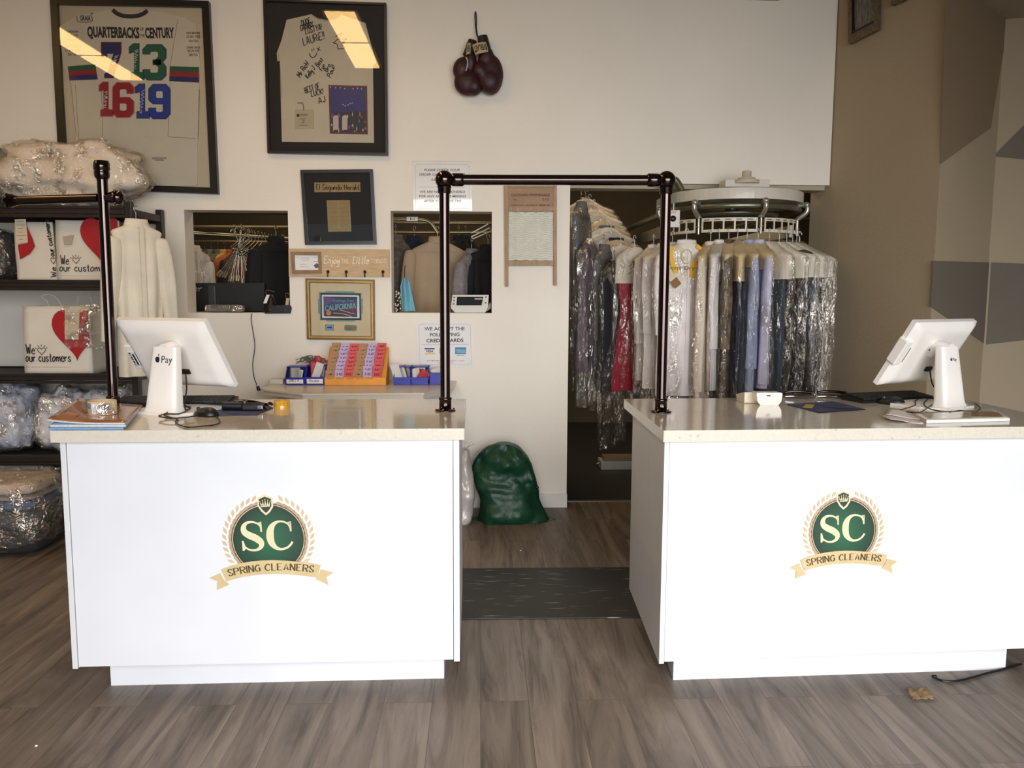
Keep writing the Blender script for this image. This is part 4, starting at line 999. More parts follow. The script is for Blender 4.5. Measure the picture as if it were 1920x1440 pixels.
def garment(label,mat,loc,rz,kind='shirt',L=.80,hw=.215,seed=1,thick=.055,cape=None,capeprint=None,film=0,group='garments on the conveyor',cat='garment',open_=0.0,name=None,hook=True,filmw=1.0,collar=None,sleeve=.58,capeL=.2,film_m=None):
    nm=name or {'shirt':'shirt','pants':'trousers','dress':'dress','coat':'coat'}[kind]
    t=thing('hanging_'+nm,label,cat,loc,rz,group)
    if hook:
        b=MB(); hanger_mb(b,hw*.93,wire=.0026); b.obj('hanger',STEEL if not cape else M('white_wire',(206,204,198),.4,metal=.3),t,world=False)
    z=-.095
    b=MB()
    if kind=='pants': rows=[(z-.075,hw*.80,.02),(z-.09,hw*.84,thick*.8),(z-.2,hw*.84,thick*.9),(z-L*.6,hw*.82,thick),(z-L,hw*.78,thick*.9)]
    elif kind=='dress': rows=[(z,.05,.03),(z-.03,.10,.04),(z-.085,hw,.045),(z-.30,hw*.9,thick),(z-.45,hw*.8,thick),(z-L*.75,hw*1.0,thick*1.3),(z-L,hw*1.1,thick*1.5)]
    else: rows=[(z+.005,.045,.035),(z-.02,.075,.045),(z-.05,.14,.045),(z-.088,hw,.045),(z-.13,hw*1.03,thick*.8),(z-.35,hw*.98,thick),(z-L*.6,hw*.97,thick*1.05),(z-L,hw*(.98+open_),thick*1.1)]
    body_mb(b,rows,seed,fold=(.017 if kind!='pants' else .009)*(thick/.045)**.5)
    b.obj({'shirt':'shirt_body','coat':'coat_body','dress':'dress_body','pants':'trouser_leg'}[kind],mat,t,world=False)
    if kind in('shirt','coat'):
        for s_ in (-1,1):
            b=MB(); b.T=(Matrix.Translation((s_*hw*.84,-.006,z-.10)) if film else Matrix.Translation((s_*hw*.98,0,z-.095))@Matrix.Rotation(s_*-.10,4,'Y'))
            body_mb(b,[(.012,.02,.02),(-.02,.048,thick*.9),(-.2,.056,thick*1.1),(-sleeve*.6,.048,thick*1.0),(-sleeve,.036,.03)],seed+s_,fold=.010,n=20,kf=3)
            b.obj('sleeve',mat,t,world=False)
        b=MB()
        def cf(u,v):
            a=-PI/2+2*PI*u; r=.058+.010*(1-v)
            return (r*math.cos(a)*1.05,r*.62*math.sin(a)-.004,z+.022-.038*(1-v)-.02*(math.sin(a)<-.3)*(1-v))
        b.grid(cf,28,3,closed=True); b.obj('collar',collar or mat,t,world=False,solid=.003)
        if kind=='shirt':
            b=MB(); b.rib([(.002,z-.03),(.004,z-L*.5),(.003,z-L*.92)],.024,-thick*1.22-.006); b.obj('button_placket',mat,t,world=False,solid=.002)
    if cape:
        b=MB(); w=hw*1.04; cz=z+.012
        q=thick; rows=[(cz,.04,.04),(cz-.02,.075,.048),(cz-.06,.15,.05),(cz-.095,w,.05),(cz-.13,w*1.01,q+.010),(cz-.11-capeL*.75,w*1.0,q+.014)]
        body_mb(b,rows,seed+4,fold=.004,kf=4,n=40)
        co=b.obj('paper_cape',cape,t,world=False)
        if capeprint: capeprint(t,co,w,cz)
    if film:
        b=MB(); f=hw*1.12*filmw; Lf=L+film
        q=thick+.014; rows=[(z+.03,.025,.02),(z-.03,.13,max(.045,q*.8)),(z-.085,f,max(.046,q*.9)),(z-.2,f*1.05,q),(z-Lf*.5,f*1.04,q*1.05),(z-Lf*.8,f*1.0,q*1.05),(z-Lf,f*.92,q*.9)]
        body_mb(b,rows,seed+9,fold=.014,kf=9,n=48,crumple=.011)
        b.obj('plastic_cover',film_m or FILM,t,world=False)
    return t

# ------------------------------------------------------------------ storage shelves at the left
SH=M('dark_brown_steel',(44,36,32),.42,metal=.2,var=.12,vs=12)
t=thing('storage_shelves','tall dark brown steel storage shelves against the back wall at left','shelf unit',(-2.9,5.3,0))
XR=-2.11; XL=-4.15; YF=5.10; YB=5.58
lv=[(.46,.05),(.965,.05),(1.53,.05),(1.965,.055)]
for x in (XR,XL):
    for y_ in (YF,YB):
        MB().box(x-.022,x+.022,y_-.022,y_+.022,.0,2.035).obj('upright',SH,t,bevel=.004)
    for z_,h in lv: MB().box(x-.014,x+.014,YF+.022,YB-.022,z_-.01,z_+.03).obj('side_brace',SH,t)
for z_,h in lv+[(.06,.05)]:
    b=MB(); b.box(XL,XR-.024,YF-.02,YF-.006,z_-.005,z_+h-.022).box(XL,XR-.024,YF-.028,YF-.004,z_+h-.03,z_+h-.012).box(XL,XR-.024,YF-.02,YF-.006,z_-.026,z_-.008).obj('front_beam',SH,t,bevel=.002)
    MB().box(XL,XR-.024,YB+.0,YB+.018,z_-.02,z_+h-.014).obj('rear_beam',SH,t)
    MB().box(XL+.01,XR-.026,YF-.003,YB-.002,z_+.008,z_+.024).obj('shelf_board',M('dark_shelf_board',(40,36,34),.7,var=.15),t)
# paper bags
KR=M('white_paper_bag',(222,214,200),.75,bump=.12,bs=7,var=.03,vs=7); RED=M('heart_red',(168,18,28),.55,var=.05,vs=20)
def bag_mb(b,x0,x1,z0,z1,y0,y1,seed,pinch=.02,skew=0):
    """open-topped paper bag with folded gussets"""
    def P(x,y_,z): 
        f=(z-z0)/(z1-z0); x=x+skew*f
        return (x+.004*fbm((x*5,z*5,seed)), y_+.006*fbm((x*6,z*6,seed+3)), z)
    nx,nz=10,12
    b.grid(lambda u,v:P(x0+(x1-x0)*u,y0+pinch*v,z0+(z1-z0)*v),nx,nz,smooth=True)
    b.grid(lambda u,v:P(x1+(x0-x1)*u,y1-pinch*v,z0+(z1-z0)*v),nx,nz,smooth=True)
    gm=(y0+y1)/2
    for (xs,s_) in ((x1,1),(x0,-1)):
        def g(u,v):
            yy_=(y0+pinch*v)*(1-u)+(y1-pinch*v)*u
            return P(xs-s_*.03*v*math.sin(PI*u),yy_,z0+(z1-z0)*v)
        b.grid(g if s_>0 else (lambda u,v,g=g:g(1-u,v)),8,nz,smooth=True)
    b.box(x0+.003,x1-.003,y0+.003,y1-.003,z0,z0+.003)
def heart(cx,cz,w,h,n=40):
    o=[]
    for i in range(n):
        a=2*PI*i/n; x=16*math.sin(a)**3; z=13*math.cos(a)-5*math.cos(2*a)-2*math.cos(3*a)-math.cos(4*a)
        o.append((cx+x/32*w,cz+(z+2.5)/29*h))
    return o
def we_heart(b,F,y,m=0,scale=1.0,pts=None):
    """'We (sun heart) our customers' handwriting; F maps crop px to (x,z)"""
    (a0,a1,yb1,hx,hy,b0,b1,yb2,H1,H2,txt2)=pts
    k=abs(F(0,100)[1]-F(0,0)[1])/100
    p0=F(a0,yb1); p1=F(a1,yb1); b.write('We',p0[0],p0[1],H1*k,y,7*k*scale,fit=p1[0]-p0[0],m=m)
    p0=F(b0,yb2); p1=F(b1,yb2); an=math.atan2(F(b1,yb2)[1]-p0[1],p1[0]-p0[0]); b.write(txt2,p0[0],p0[1],H2*k,y,7.5*k*scale,fit=p1[0]-p0[0],m=m)
    c=F(hx,hy); hs=heart(c[0],c[1],62*k*scale,58*k*scale,20); b.rib(hs+[hs[0]],4.5*k*scale,y,m=m)
    for a in (-60,-30,0,30,55):
        r=R_(a); b.rib([(c[0]+math.sin(r)*42*k*scale,c[1]+math.cos(r)*40*k*scale),(c[0]+math.sin(r)*58*k*scale,c[1]+math.cos(r)*56*k*scale)],4.5*k*scale,y,m=m)
def mapper(ox,oy,s,Y): 
    return lambda x,y_:(lambda p:(p.x,p.z))(at(ox+x/s,oy+y_/s,Y=Y))
def clip_poly_x(P_,xmin=None,xmax=None):
    def cl(P_,side,val):
        o=[]
        for i in range(len(P_)):
            a,b_=P_[i],P_[(i+1)%len(P_)]
            ia=(a[0]>=val) if side else (a[0]<=val); ib=(b_[0]>=val) if side else (b_[0]<=val)
            if ia: o.append(a)
            if ia!=ib:
                f=(val-a[0])/(b_[0]-a[0]); o.append((val,a[1]+(b_[1]-a[1])*f))
        return o
    if xmin is not None: P_=cl(P_,True,xmin)
    if xmax is not None: P_=cl(P_,False,xmax)
    return P_
zb=1.53+.025
# bag with big heart, lower shelf
Y0=5.13; F=mapper(0,520,4.235,Y0-.004)
p0=F(192,762); p1=F(725,762); q=F(205,228)
t=thing('paper_bag','white paper bag with big red heart and plastic film corner, alone on the middle shelf','bag',(-2.65,5.2,.99))
b=MB(); bag_mb(b,p0[0],p1[0],.991,q[1],Y0,Y0+.24,1); b.obj('bag',KR,t,solid=.0015)
b=MB(); c=F(603,463); b.poly([(x,Y0-.003,z) for x,z in clip_poly_x(heart(c[0],c[1]-.0,.285,.315),None,p1[0]-.002)][::-1]); 
for p in []: pass
o=b.obj('heart_print',RED,t)
b=MB(); we_heart(b,F,Y0-.005,pts=(210,275,608,330,588,208,560,668,80,80,'our customers'))
for k in range(24): b.rib([F(208+k*15,712),F(214+k*15,712)],.0022,Y0-.005)
b.obj('bag_lettering',INK,t)
b=MB(); hz=q[1]
hx0=F(360,232)[0]; hx1=F(485,232)[0]
b.tube(catmull([(hx0,Y0+.035,hz-.03),(hx0-.005,Y0+.03,hz+.03),F(312,150)[:1]+(Y0+.02,F(312,150)[1]),F(385,138)[:1]+(Y0+.015,F(385,138)[1]),F(440,175)[:1]+(Y0+.02,F(440,175)[1]),(hx1,Y0+.035,hz-.03)],5),.0028,6); b.obj('handle',M('paper_cord',(214,206,190),.7),t)
b=MB(); b.tube(catmull([(hx0+.10,Y0+.19,hz-.03),(hx0+.11,Y0+.19,hz+.06),(hx0+.17,Y0+.19,hz+.07),(hx0+.20,Y0+.19,hz-.03)],5),.0028,6); b.obj('handle',MATS['paper_cord'],t)
b=MB(); f0=F(505,215); f1=F(830,560)
b.grid(lambda u,v:(f0[0]+(f1[0]-f0[0])*u+.012*fbm((u*4,v*5,2)),Y0-.014-.05*math.sin(PI*v)*u+.012*fbm((u*7,v*7,5),1,4)+.10*max(0,u-.8),f0[1]+(f1[1]-f0[1])*v+.01*fbm((v*5,u*3,1))),26,26); b.obj('plastic_film',FILM2,t)
b=MB(); b.poly([(x,Y0-.010,z) for x,z in [F(520,250),F(636,258),F(628,494),F(520,490)]]); b.obj('receipt',M('receipt_paper',(206,190,164),.6,var=.06,vs=50),t,solid=.0008)
# upper row
Y0=5.14; F=mapper(0,260,4.8,Y0-.004)
p0=F(135,1285); p1=F(498,1285); q=F(135,716)
t=thing('paper_bag','white paper bag turned sideways with vertical lettering, left of the three on the upper shelf','bag',(p0[0]+.1,5.25,zb),group='paper bags on the upper shelf')
XS=F(378,1000)[0]
b=MB(); bag_mb(b,F(170,1285)[0]-.01,p1[0],zb,q[1]-.02,Y0,Y0+.26,4,skew=-.012); b.obj('bag',KR,t,solid=.0015)
b=MB(); H=[(158,955),(245,940),(236,780),(262,840),(290,900),(312,970),(270,1035),(178,1088)]; b.poly([(x,Y0-.002,z) for x,z in [F(*p) for p in H]]); b.obj('heart_print',RED,t)
b=MB(); b.poly([(x,Y0-.004,z) for x,z in [F(133,725),F(232,722),F(252,935),F(146,945)]]); rc=b.obj('receipt',M('receipt_cream',(214,198,172),.6),t,solid=.001)
b=MB()
for k,(u0,u1) in enumerate(((150,215),(150,225),(160,210),(165,200),(150,235),(170,210))): b.rib([F(u0,745+k*32),F(u1,745+k*32)],.002,Y0-.0052)
b.obj('receipt_print',MATS['notice_ink'],rc)
b=MB(); a_=F(505,1245); c_=F(430,725); k=abs(F(0,100)[1]-F(0,0)[1])/100
b.write('We',a_[0],a_[1],52*k,Y0-.003,8*k,rot=R_(90),fit=90*k); hh=heart(F(478,1100)[0],F(478,1100)[1],44*k,62*k,20); b.rib(hh+[hh[0]],5*k,Y0-.003)
b.write('our customers',F(487,1055)[0],F(487,1055)[1],50*k,Y0-.003,8.5*k,rot=R_(96),fit=335*k); b.obj('bag_lettering',INK,t)
p0=F(500,1285); p1=F(1080,1285)
t=thing('paper_bag','white paper bag with red heart, middle of three on the upper shelf','bag',(p0[0]+.2,5.25,zb),group='paper bags on the upper shelf')
b=MB(); bag_mb(b,p0[0]+.004,p1[0],zb,F(500,730)[1],Y0+.005,Y0+.27,8); b.obj('bag',KR,t,solid=.0015)
b=MB(); cc=F(930,935); b.poly([(x,Y0+.0015,z) for x,z in clip_poly_x(heart(cc[0]-.005,cc[1],.265,.30),None,p1[0]-.003)][::-1]); b.obj('heart_print',RED,t)
b=MB(); we_heart(b,F,Y0+.0005,pts=(545,615,1130,680,1098,535,1000,1192,85,78,'our customers')); 
for kx in range(22): b.rib([F(545+kx*16,1235),F(552+kx*16,1235)],.0022,Y0+.0005)
b.obj('bag_lettering',INK,t)
b=MB(); b.poly([(x,Y0+.0005,z) for x,z in [F(560,880),F(660,865),F(640,950),F(575,955)]]); b.obj('tape_patch',M('grey_tape',(178,166,144),.4),t,solid=.0008)
Y0=5.2
p0=F(1110,1285); p1=F(1475,1285)
t=thing('paper_bag','white paper bag half hidden behind the hanging white shirt, upper shelf','bag',(p0[0]+.1,5.3,zb),group='paper bags on the upper shelf')
b=MB(); bag_mb(b,p0[0]+.03,min(p1[0],XR-.04),zb,F(1300,770)[1],Y0,Y0+.24,12); b.obj('bag',KR,t,solid=.0015)
b=MB(); H=[(1270,850),(1310,890),(1325,915),(1350,880),(1395,855),(1405,980),(1390,1110),(1300,1190),(1240,1100),(1240,900)]; F2=mapper(0,260,4.8,Y0-.003); b.poly([(x,Y0-.002,z) for x,z in [F2(*p) for p in H]]); b.obj('heart_print',RED,t)

# wrapped bedding
def bundle(label,c,r,mat,seed,group='plastic wrapped bedding bundles',name='wrapped_bedding',amp=.13,flat=1,wrapm=None,folds=0,wrap=1.05,tie=None):
    t=thing(name,label,'bedding',(c[0],c[1],c[2]-r[2]),group=group)
    def f(p,d):
        k=1+amp*fbm((d.x*1.6+seed,d.y*1.6,d.z*1.6),1,4)-.10*abs(math.sin(5*d.x+3*d.z*d.z+seed))*(.5+fbm((d.x*2,seed,d.z*2)))
        q=Vector((math.copysign(abs(d.x)**.72,d.x)*r[0],math.copysign(abs(d.y)**.72,d.y)*r[1],math.copysign(abs(d.z)**.72,d.z)*r[2]))*k
        q.z=max(q.z,-r[2]+.003); return q
    b=MB(); b.ell(c,r,56,36,fn=f); b.obj('bedding',mat,t)
    def g(p,d):
        q=f(p,d)*wrap; k=.012*fbm((d.x*9+seed,d.y*9,d.z*9),1,4)
        q=q+d*(k+.004); q.z=max(q.z,-r[2]+.001); return q
    b=MB(); b.ell(c,r,64,40,fn=g); b.obj('plastic_wrap',wrapm or FILM2,t)
    return t
WB1=M('cream_bedding',(234,220,204),.9,var=.06,vs=5,bump=.5,bs=9); WB2=M('pale_blue_bedding',(196,200,216),.9,var=.10,vs=4,bump=.5,bs=9); WB3=M('grey_blue_bedding',(150,160,170),.9,var=.1,vs=4,bump=.5,bs=9)
BR=M('dark_bedding',(42,44,54),.9,var=.2,bump=.4,bs=10)
c=at(128,335,Y=5.3); bundle('large cream comforter in clear plastic on top of the storage shelves',(c.x,5.33,2.015+.20),(.425,.24,.205),WB1,2,amp=.2)
c=at(-14,335,Y=5.3); bundle('grey bundle in plastic at the photo edge, beside the cream comforter on top',(c.x-.06,5.33,2.015+.19),(.12,.22,.19),WB3,5)
c=at(2,500,Y=5.25); bundle('dark bundle in plastic at left photo edge, upper shelf beside the paper bags',(c.x-.03,5.3,1.556+.16),(.12,.16,.16),BR,9)
zz=.965+.026-.50
zs=.46+.026
c=at(15,790,Y=5.25); bundle('large white comforter in clear plastic, leftmost on the shelf below the heart bag',(c.x-.06,5.3,zs+.22),(.235,.19,.22),WB2,3,amp=.22)
c=at(92,770,Y=5.2); bundle('white puffy bundle in plastic between two others, shelf below the heart bag',(c.x+.07,5.28,zs+.2),(.14,.18,.20),M('white_bedding',(222,220,226),.9,var=.05,bump=.5,bs=9),7,amp=.2)
c=at(180,770,Y=5.25); bundle('white bundle in plastic behind the left counter end, shelf below the heart bag',(c.x+.07,5.3,zs+.205),(.17,.18,.205),MATS['white_bedding'],11,amp=.2)
c=at(75,930,Y=5.3); bundle('grey blue comforter in plastic on the lowest shelf, behind the striped blankets',(c.x-.13,5.34,.145+.15),(.32,.16,.155),WB3,13,amp=.2)
# folded striped blankets in a bag on the floor in front
c=at(20,985,Y=4.72)
t=thing('wrapped_blankets','stack of folded blankets, cream, blue and grey, in clear plastic on the floor at left','bedding',(c.x-.04,4.78,0))
x0,x1=c.x-.32,at(88,985,Y=4.72).x
for k,(z0_,z1_,m_) in enumerate(((.012,.16,M('black_blanket',(38,34,36),.9,bump=.4)),(.162,.262,M('dark_grey_blanket',(66,70,72),.9,bump=.4)),(.264,.324,M('blue_blanket',(72,92,122),.9,bump=.4)),(.326,.352,M('pale_grey_blanket',(150,140,132),.9,bump=.3)),(.354,.43,M('cream_blanket',(196,176,160),.9,bump=.4,var=.1)))):
    b=MB(); zc=(z0_+z1_)/2; h=(z1_-z0_)/2
    def f(p,d,h=h,k=k): return Vector((math.copysign(abs(d.x)**.35,d.x)*(x1-x0)/2*(1-.015*k),math.copysign(abs(d.y)**.35,d.y)*.20,math.copysign(abs(d.z)**.5,d.z)*h+.008*fbm((d.x*3,d.y*3,k))))
    b.ell(((x0+x1)/2,4.8,zc),(1,1,1),40,16,fn=f); b.obj('blanket',m_,t)
b=MB()
def f(p,d): return Vector((math.copysign(abs(d.x)**.45,d.x)*((x1-x0)/2+.02),math.copysign(abs(d.y)**.45,d.y)*.225,math.copysign(abs(d.z)**.5,d.z)*.225))+d*(.02*fbm((d.x*6,d.y*6,d.z*6),1,4))
b.ell(((x0+x1)/2,4.8,.237),(1,1,1),50,34,fn=f); b.obj('plastic_bag',FILM2,t)

# white shirt hanging in front of the shelves
hk=at(238,386,Y=5.0)
t=garment('white long sleeved shirt on wire hanger, hung from the front corner of the storage shelves',cloth('white_shirt_cloth',(232,224,206)),(hk.x+.055,4.985,hk.z-.005),R_(42),L=.90,hw=.135,seed=3.3,group='white shirts',cat='shirt',sleeve=.6)
del t['group']
t2=MB(); t2.box(-.04,.04,-.07,-.066,-.52,-.38)

# ------------------------------------------------------------------ wall table with bins and tag rack
TM=M('cream_table_laminate',(212,202,184),.35,var=.02,coat=.2)
zt_=.90
P=[at(487,722,z=zt_),at(497,735,z=zt_),at(560,746,z=zt_),at(800,745,z=zt_),at(852,728,z=zt_)]
t=thing('wall_table','cream half octagon table against the wall behind the left counter','table',(-.8,5.4,0))
pol=[(-1.52,YW-.006),(-1.52,5.56),(-1.27,5.235),(-.37,5.235),(-.13,5.56),(-.13,YW-.006)]
pf=[at(489,729,z=zt_),at(566,738,z=zt_),at(795,737,z=zt_),at(850,726,z=zt_)]
pol=[(pf[0].x-.01,YW-.006),(pf[0].x,pf[0].y+.0),(pf[1].x,pf[1].y),(pf[2].x,pf[2].y),(pf[3].x,pf[3].y),(pf[3].x+.01,YW-.006)]
MB().prism([(p[0],p[1]) for p in pol],zt_-.012,zt_,'z').obj('table_top',TM,t,bevel=.004)
sh_=[(p[0]*.985-.011,min(YW-.006,p[1]+.012)) for p in pol]
MB().prism(sh_,zt_-.038,zt_-.013,'z').obj('table_edge',TM,t,bevel=.005)
c=[(pf[0].x+.07,YW-.01),(pf[0].x+.07,5.5),(pf[1].x+.06,pf[1].y+.07),(pf[2].x-.06,pf[2].y+.07),(pf[3].x-.07,5.5),(pf[3].x-.07,YW-.01)]
MB().prism(c,.06,zt_-.040,'z').obj('cabinet_body',LAM,t,bevel=.003)
dx0,dx1=pf[1].x+.07,pf[2].x-.07; dm=(dx0+dx1)/2-.04
for (a,b_) in ((dx0,dm-.003),(dm+.003,dx1)):
    d=MB().box(a,b_,pf[1].y+.051,pf[1].y+.0695,.1,zt_-.055).obj('door',LAM,t,bevel=.002)
    MB().tube([(dm+(.03 if a>dm-.01 else -.03),pf[1].y+.05,.55),(dm+(.03 if a>dm-.01 else -.03),pf[1].y+.03,.57),(dm+(.03 if a>dm-.01 else -.03),pf[1].y+.03,.65),(dm+(.03 if a>dm-.01 else -.03),pf[1].y+.05,.67)],.004,8).obj('handle',STEEL,d)
BLU=M('blue_bin_plastic',(30,42,156),.35,var=.04); 
def bin_(label,px0,px1,pyb,Yf,h,dep,lab=None,rz=0,full=False):
    a=at(px0,pyb,Y=Yf); b2=at(px1,pyb,Y=Yf); x0,x1=a.x,b2.x; z0=zt_+.001
    t=thing('parts_bin',label,'bin',((x0+x1)/2,Yf+dep/2,z0),group='blue plastic bins')
    w=.0045; fh=h*.42 if not full else h*.97
    b=MB(); b.box(x0+.004,x1-.004,Yf,Yf+dep,z0,z0+.004)
    b.prism([(Yf,z0),(Yf+dep,z0),(Yf+dep,z0+h),(Yf+dep*.38,z0+h),(Yf,z0+fh)],x0,x0+w,'x').prism([(Yf,z0),(Yf+dep,z0),(Yf+dep,z0+h),(Yf+dep*.38,z0+h),(Yf,z0+fh)],x1-w,x1,'x')
    b.box(x0,x1,Yf+dep-w,Yf+dep,z0,z0+h); b.box(x0,x1,Yf-.002,Yf+w,z0,z0+fh)
    b.box(x0-.003,x1+.003,Yf-.007,Yf+.002,z0+fh-.012,z0+fh); b.box(x0-.003,x1+.003,Yf+dep*.38,Yf+dep+.003,z0+h-.006,z0+h)
    b.obj('tub',BLU,t,bevel=.0012)
    if lab:
        b=MB(); b.poly([(x,Yf-.0075,z) for x,z in ((x0+.010,z0+.010),(x1-.010,z0+.010),(x1-.010,z0+fh-.012),(x0+.010,z0+fh-.012))]); l=b.obj('label',PAPER,t,solid=.001)
        b=MB(); b.write(lab,x0+.025,z0+.022,.016,Yf-.0090,.0022,fit=(x1-x0)*.5,slant=.2); b.obj('label_writing',INK,l)
    return t,(x0,x1,Yf,dep,z0,h)
CLR=[M('packet_white',(206,200,196),.5),M('packet_red',(172,50,60),.5),M('packet_clear_grey',(150,150,148),.35),M('packet_brown',(120,84,60),.6),M('packet_green',(96,100,74),.6)]
def packet(label,c,w,h,rz,tilt,mat,grp,bend=.15,rx=0):
    t=thing('button_packet',label,'packet',c,rz,grp,rot=(rx,tilt,rz))
    b=MB(); b.grid(lambda u,v:((u-.5)*w,.006*math.sin(PI*u)+bend*w*math.sin(2*v)*.3,(v)*h),6,6); b.obj('packet_sheet',mat,t,solid=.0022,world=False)
    return t
B1,g1=bin_('blue bin with label, leftmost on the wall table',535,572,726,5.36,.115,.16,'ONES #')
B2,g2=bin_('blue bin with label and a pile of packets, left of the tag rack',573,609,726,5.36,.125,.16,'Double')
B3,g3=bin_('blue bin with white packets, right of the tag rack',738,770,723,5.38,.115,.16)
B4,g4=bin_('blue bin with small red packets, second right of the tag rack',771,803,723,5.38,.115,.16)
B5,g5=bin_('blue bin turned backwards behind the archway post',806,835,723,5.38,.082,.16,full=True)
rr=random.Random(11)
def fill(g,n,desc,mats,hh,spread=.5,grp='packets in the blue bins'):
    x0,x1,yf,dep,z0,h=g
    pos=('front','second','third','fourth','fifth','sixth','rear')
    for k in range(n):
        x=x0+(x1-x0)*(.28+.44*rr.random()); y_=yf+.02+(dep-.05)*k/max(1,n-1)
        packet(desc%pos[min(k,6)],(x,y_,z0+.012),.05+.02*rr.random(),hh*(.8+.4*rr.random()),rr.uniform(-.3,.3),rr.uniform(-spread,spread),mats[k%len(mats)],grp)
fill(g1,5,'grey paper packet in the leftmost blue bin, %s one',[CLR[2],CLR[0],CLR[4]],.085,.25)
fill(g2,7,'packet sticking out of the bin left of the tag rack, %s one',[CLR[0],CLR[1],CLR[3],CLR[0]],.14,.5)
fill(g3,5,'white packet in the first bin right of the tag rack, %s one',[CLR[0],CLR[2],CLR[0],CLR[3]],.11,.35)
fill(g4,6,'small red and white packet in the second bin right of the rack, %s one',[CLR[1],CLR[0]],.085,.6)
fill(g5,3,'clear packet above the bin behind the post, %s one',[CLR[0],CLR[2]],.10,.5)
# crumpled thread tuft over the second bin
b=MB(); x0,x1,yf,dep,z0,h=g2
for k in range(16):
    a=rr.random()*PI; b.tube(catmull([(x0+.03,yf+.07,z0+h),(x0+.0+rr.uniform(-.03,.06),yf+.05,z0+h+.045+rr.uniform(-.01,.02)),(x0-.03+rr.uniform(-.04,.03),yf+.04,z0+h+.03+rr.uniform(-.02,.02))],4),.0022,5)
o=b.obj('thread_tuft',M('grey_thread',(84,86,80),.6),None,stuff=True); tag(rehome(o,(x0,yf,z0+h)),'tuft of grey ties on top of the packets in the second blue bin','ties')
b=MB(); b.ell((x0+.075,yf+.05,z0+h+.035),(.022,.012,.028),14,10,fn=lambda p,d:p*(1+.2*fbm(d*3))); o=b.obj('red_packet',CLR[1]); tag(rehome(o,(x0+.07,yf+.05,z0+h+.02)),'bright red packet on top of the second blue bin','packet')
# tag rack
YEL=M('yellow_orange_wood',(226,152,52),.5,var=.08,vs=12)
a=at(609,725,Y=5.34); b2=at(724,725,Y=5.34); x0,x1=a.x,b2.x; z0=zt_+.001; W_=x1-x0; 
t=thing('tag_rack','orange wooden stepped rack holding columns of numbered paper tags','rack',((x0+x1)/2,5.42,z0))
yb,zt3=5.52,z0+.255
MB().box(x0,x1,5.335,5.352,z0,z0+.052).obj('front_rail',YEL,t,bevel=.002)
MB().prism([(5.353,z0+.003),(yb+.03,z0+.003),(yb+.03,zt3-.02),(yb+.015,zt3-.02),(5.353,z0+.035)],x0+.002,x1-.002,'x').obj('sloping_back',YEL,t,bevel=.002)
for k in range(7):
    f=k/6; MB().box(x0+(W_-.008)*f,x0+(W_-.008)*f+.006,5.353,5.358,z0+.03,z0+.06).obj('divider',YEL,t)
b=MB()
for k in range(5): 
    xx=x0+.012+k*W_/6.3; b.rib([(xx,z0+.044),(xx+.05,z0+.044)],.003,5.3342)
b.obj('rail_lettering',M('rack_brown_ink',(140,84,40),.6),t)
TAGM=[M('kraft_tag',(172,132,92),.7,var=.06),M('lilac_tag',(188,168,204),.7,var=.04),M('coral_tag',(212,88,92),.7,var=.05)]
sl=Vector((0,yb-5.36,zt3-(z0+.055))); 
cn=['kraft','lilac','coral','kraft','lilac','coral']; cpos=['first','second','third','fourth','fifth','sixth']
sdir=sl.normalized(); tilt=math.atan2(sdir.y,sdir.z)
rowsn=['lowest','second','third','fourth','fifth','sixth','seventh','top']
tagproto={}
cw=W_*.148
for ci in range(6):
    nrow=8 if ci not in (5,) else 8
    for r in range(nrow):
        f=(r+.15)/8.3
        x=x0+.006+cw*.5+ci*(cw+.0015)+ .022*(f)*1 - .004
        y_=5.362+sl.y*f-.014; z=z0+.048+sl.z*f
        ti=ci%3
        lbl='%s paper tag pad, %s row of the %s column from the left on the rack'%(cn[ci],rowsn[r],cpos[ci])
        if ti not in tagproto:
            tt=thing('tag_pad',lbl,'tag',(x,y_,z),0,'numbered tag pads on the rack')
            b=MB(); b.T=Matrix.Rotation(-tilt*.55,4,'X')
            b.box(-cw/2,cw/2,-.004,.004,0,.046); b.obj('pad',TAGM[ti],tt,world=False)
            b=MB(); b.T=Matrix.Rotation(-tilt*.55,4,'X')
            b.text('1 48' if ti==0 else ('2 42' if ti==1 else '342'),0,.012,.013 if ti==0 else .017,-.0048,bold=.04,fit=cw*(.42 if ti==0 else .6))
            for q_ in range(4): b.rib([(cw*.32,.010+q_*.008),(cw*.44,.010+q_*.008)],.002,-.0048)
            b.obj('tag_print',M('tag_ink_'+str(ti),((70,48,32),(70,52,120),(110,24,44))[ti],.7),tt,world=False)
            tagproto[ti]=tt
        else:
            tt=dup(tagproto[ti],(x+rr.uniform(-.003,.003),y_,z+rr.uniform(-.003,.003)),rr.uniform(-.05,.05),label=lbl)
# little white box and cable
a=at(528,726,Y=5.42)
o=MB().box(at(505,725,Y=5.42).x,at(531,725,Y=5.42).x,5.42,5.50,zt_,zt_+.032).obj('small_box',M('off_white_plastic',(206,200,188),.5),bevel=.004); tag(rehome(o,(a.x-.05,5.46,zt_)),'small off white box left of the blue bins on the wall table','box')
b=MB(); pts=[(472,588),(471,600),(475,625),(478,650),(474,680),(476,705),(482,723)]
b.tube(catmull([Vector(at(x,y_,Y=YW-.012)) for x,y_ in pts],5),.0028,6); 
e_=Vector(at(483,724,Y=YW-.012)); b.tube([e_,e_+Vector((.008,0,-.03))],.011,10)
b.tube(catmull([e_+Vector((.008,0,-.03)),Vector(at(492,729,Y=5.62)),Vector(at(498,725,Y=5.55)),Vector(at(505,722,Y=5.47))],5),.0028,6)
o=b.obj('wall_cable',BLK); tag(rehome(o,at(476,650,Y=YW)),'thin black cable hanging from the first hatch to the wall table','cable')
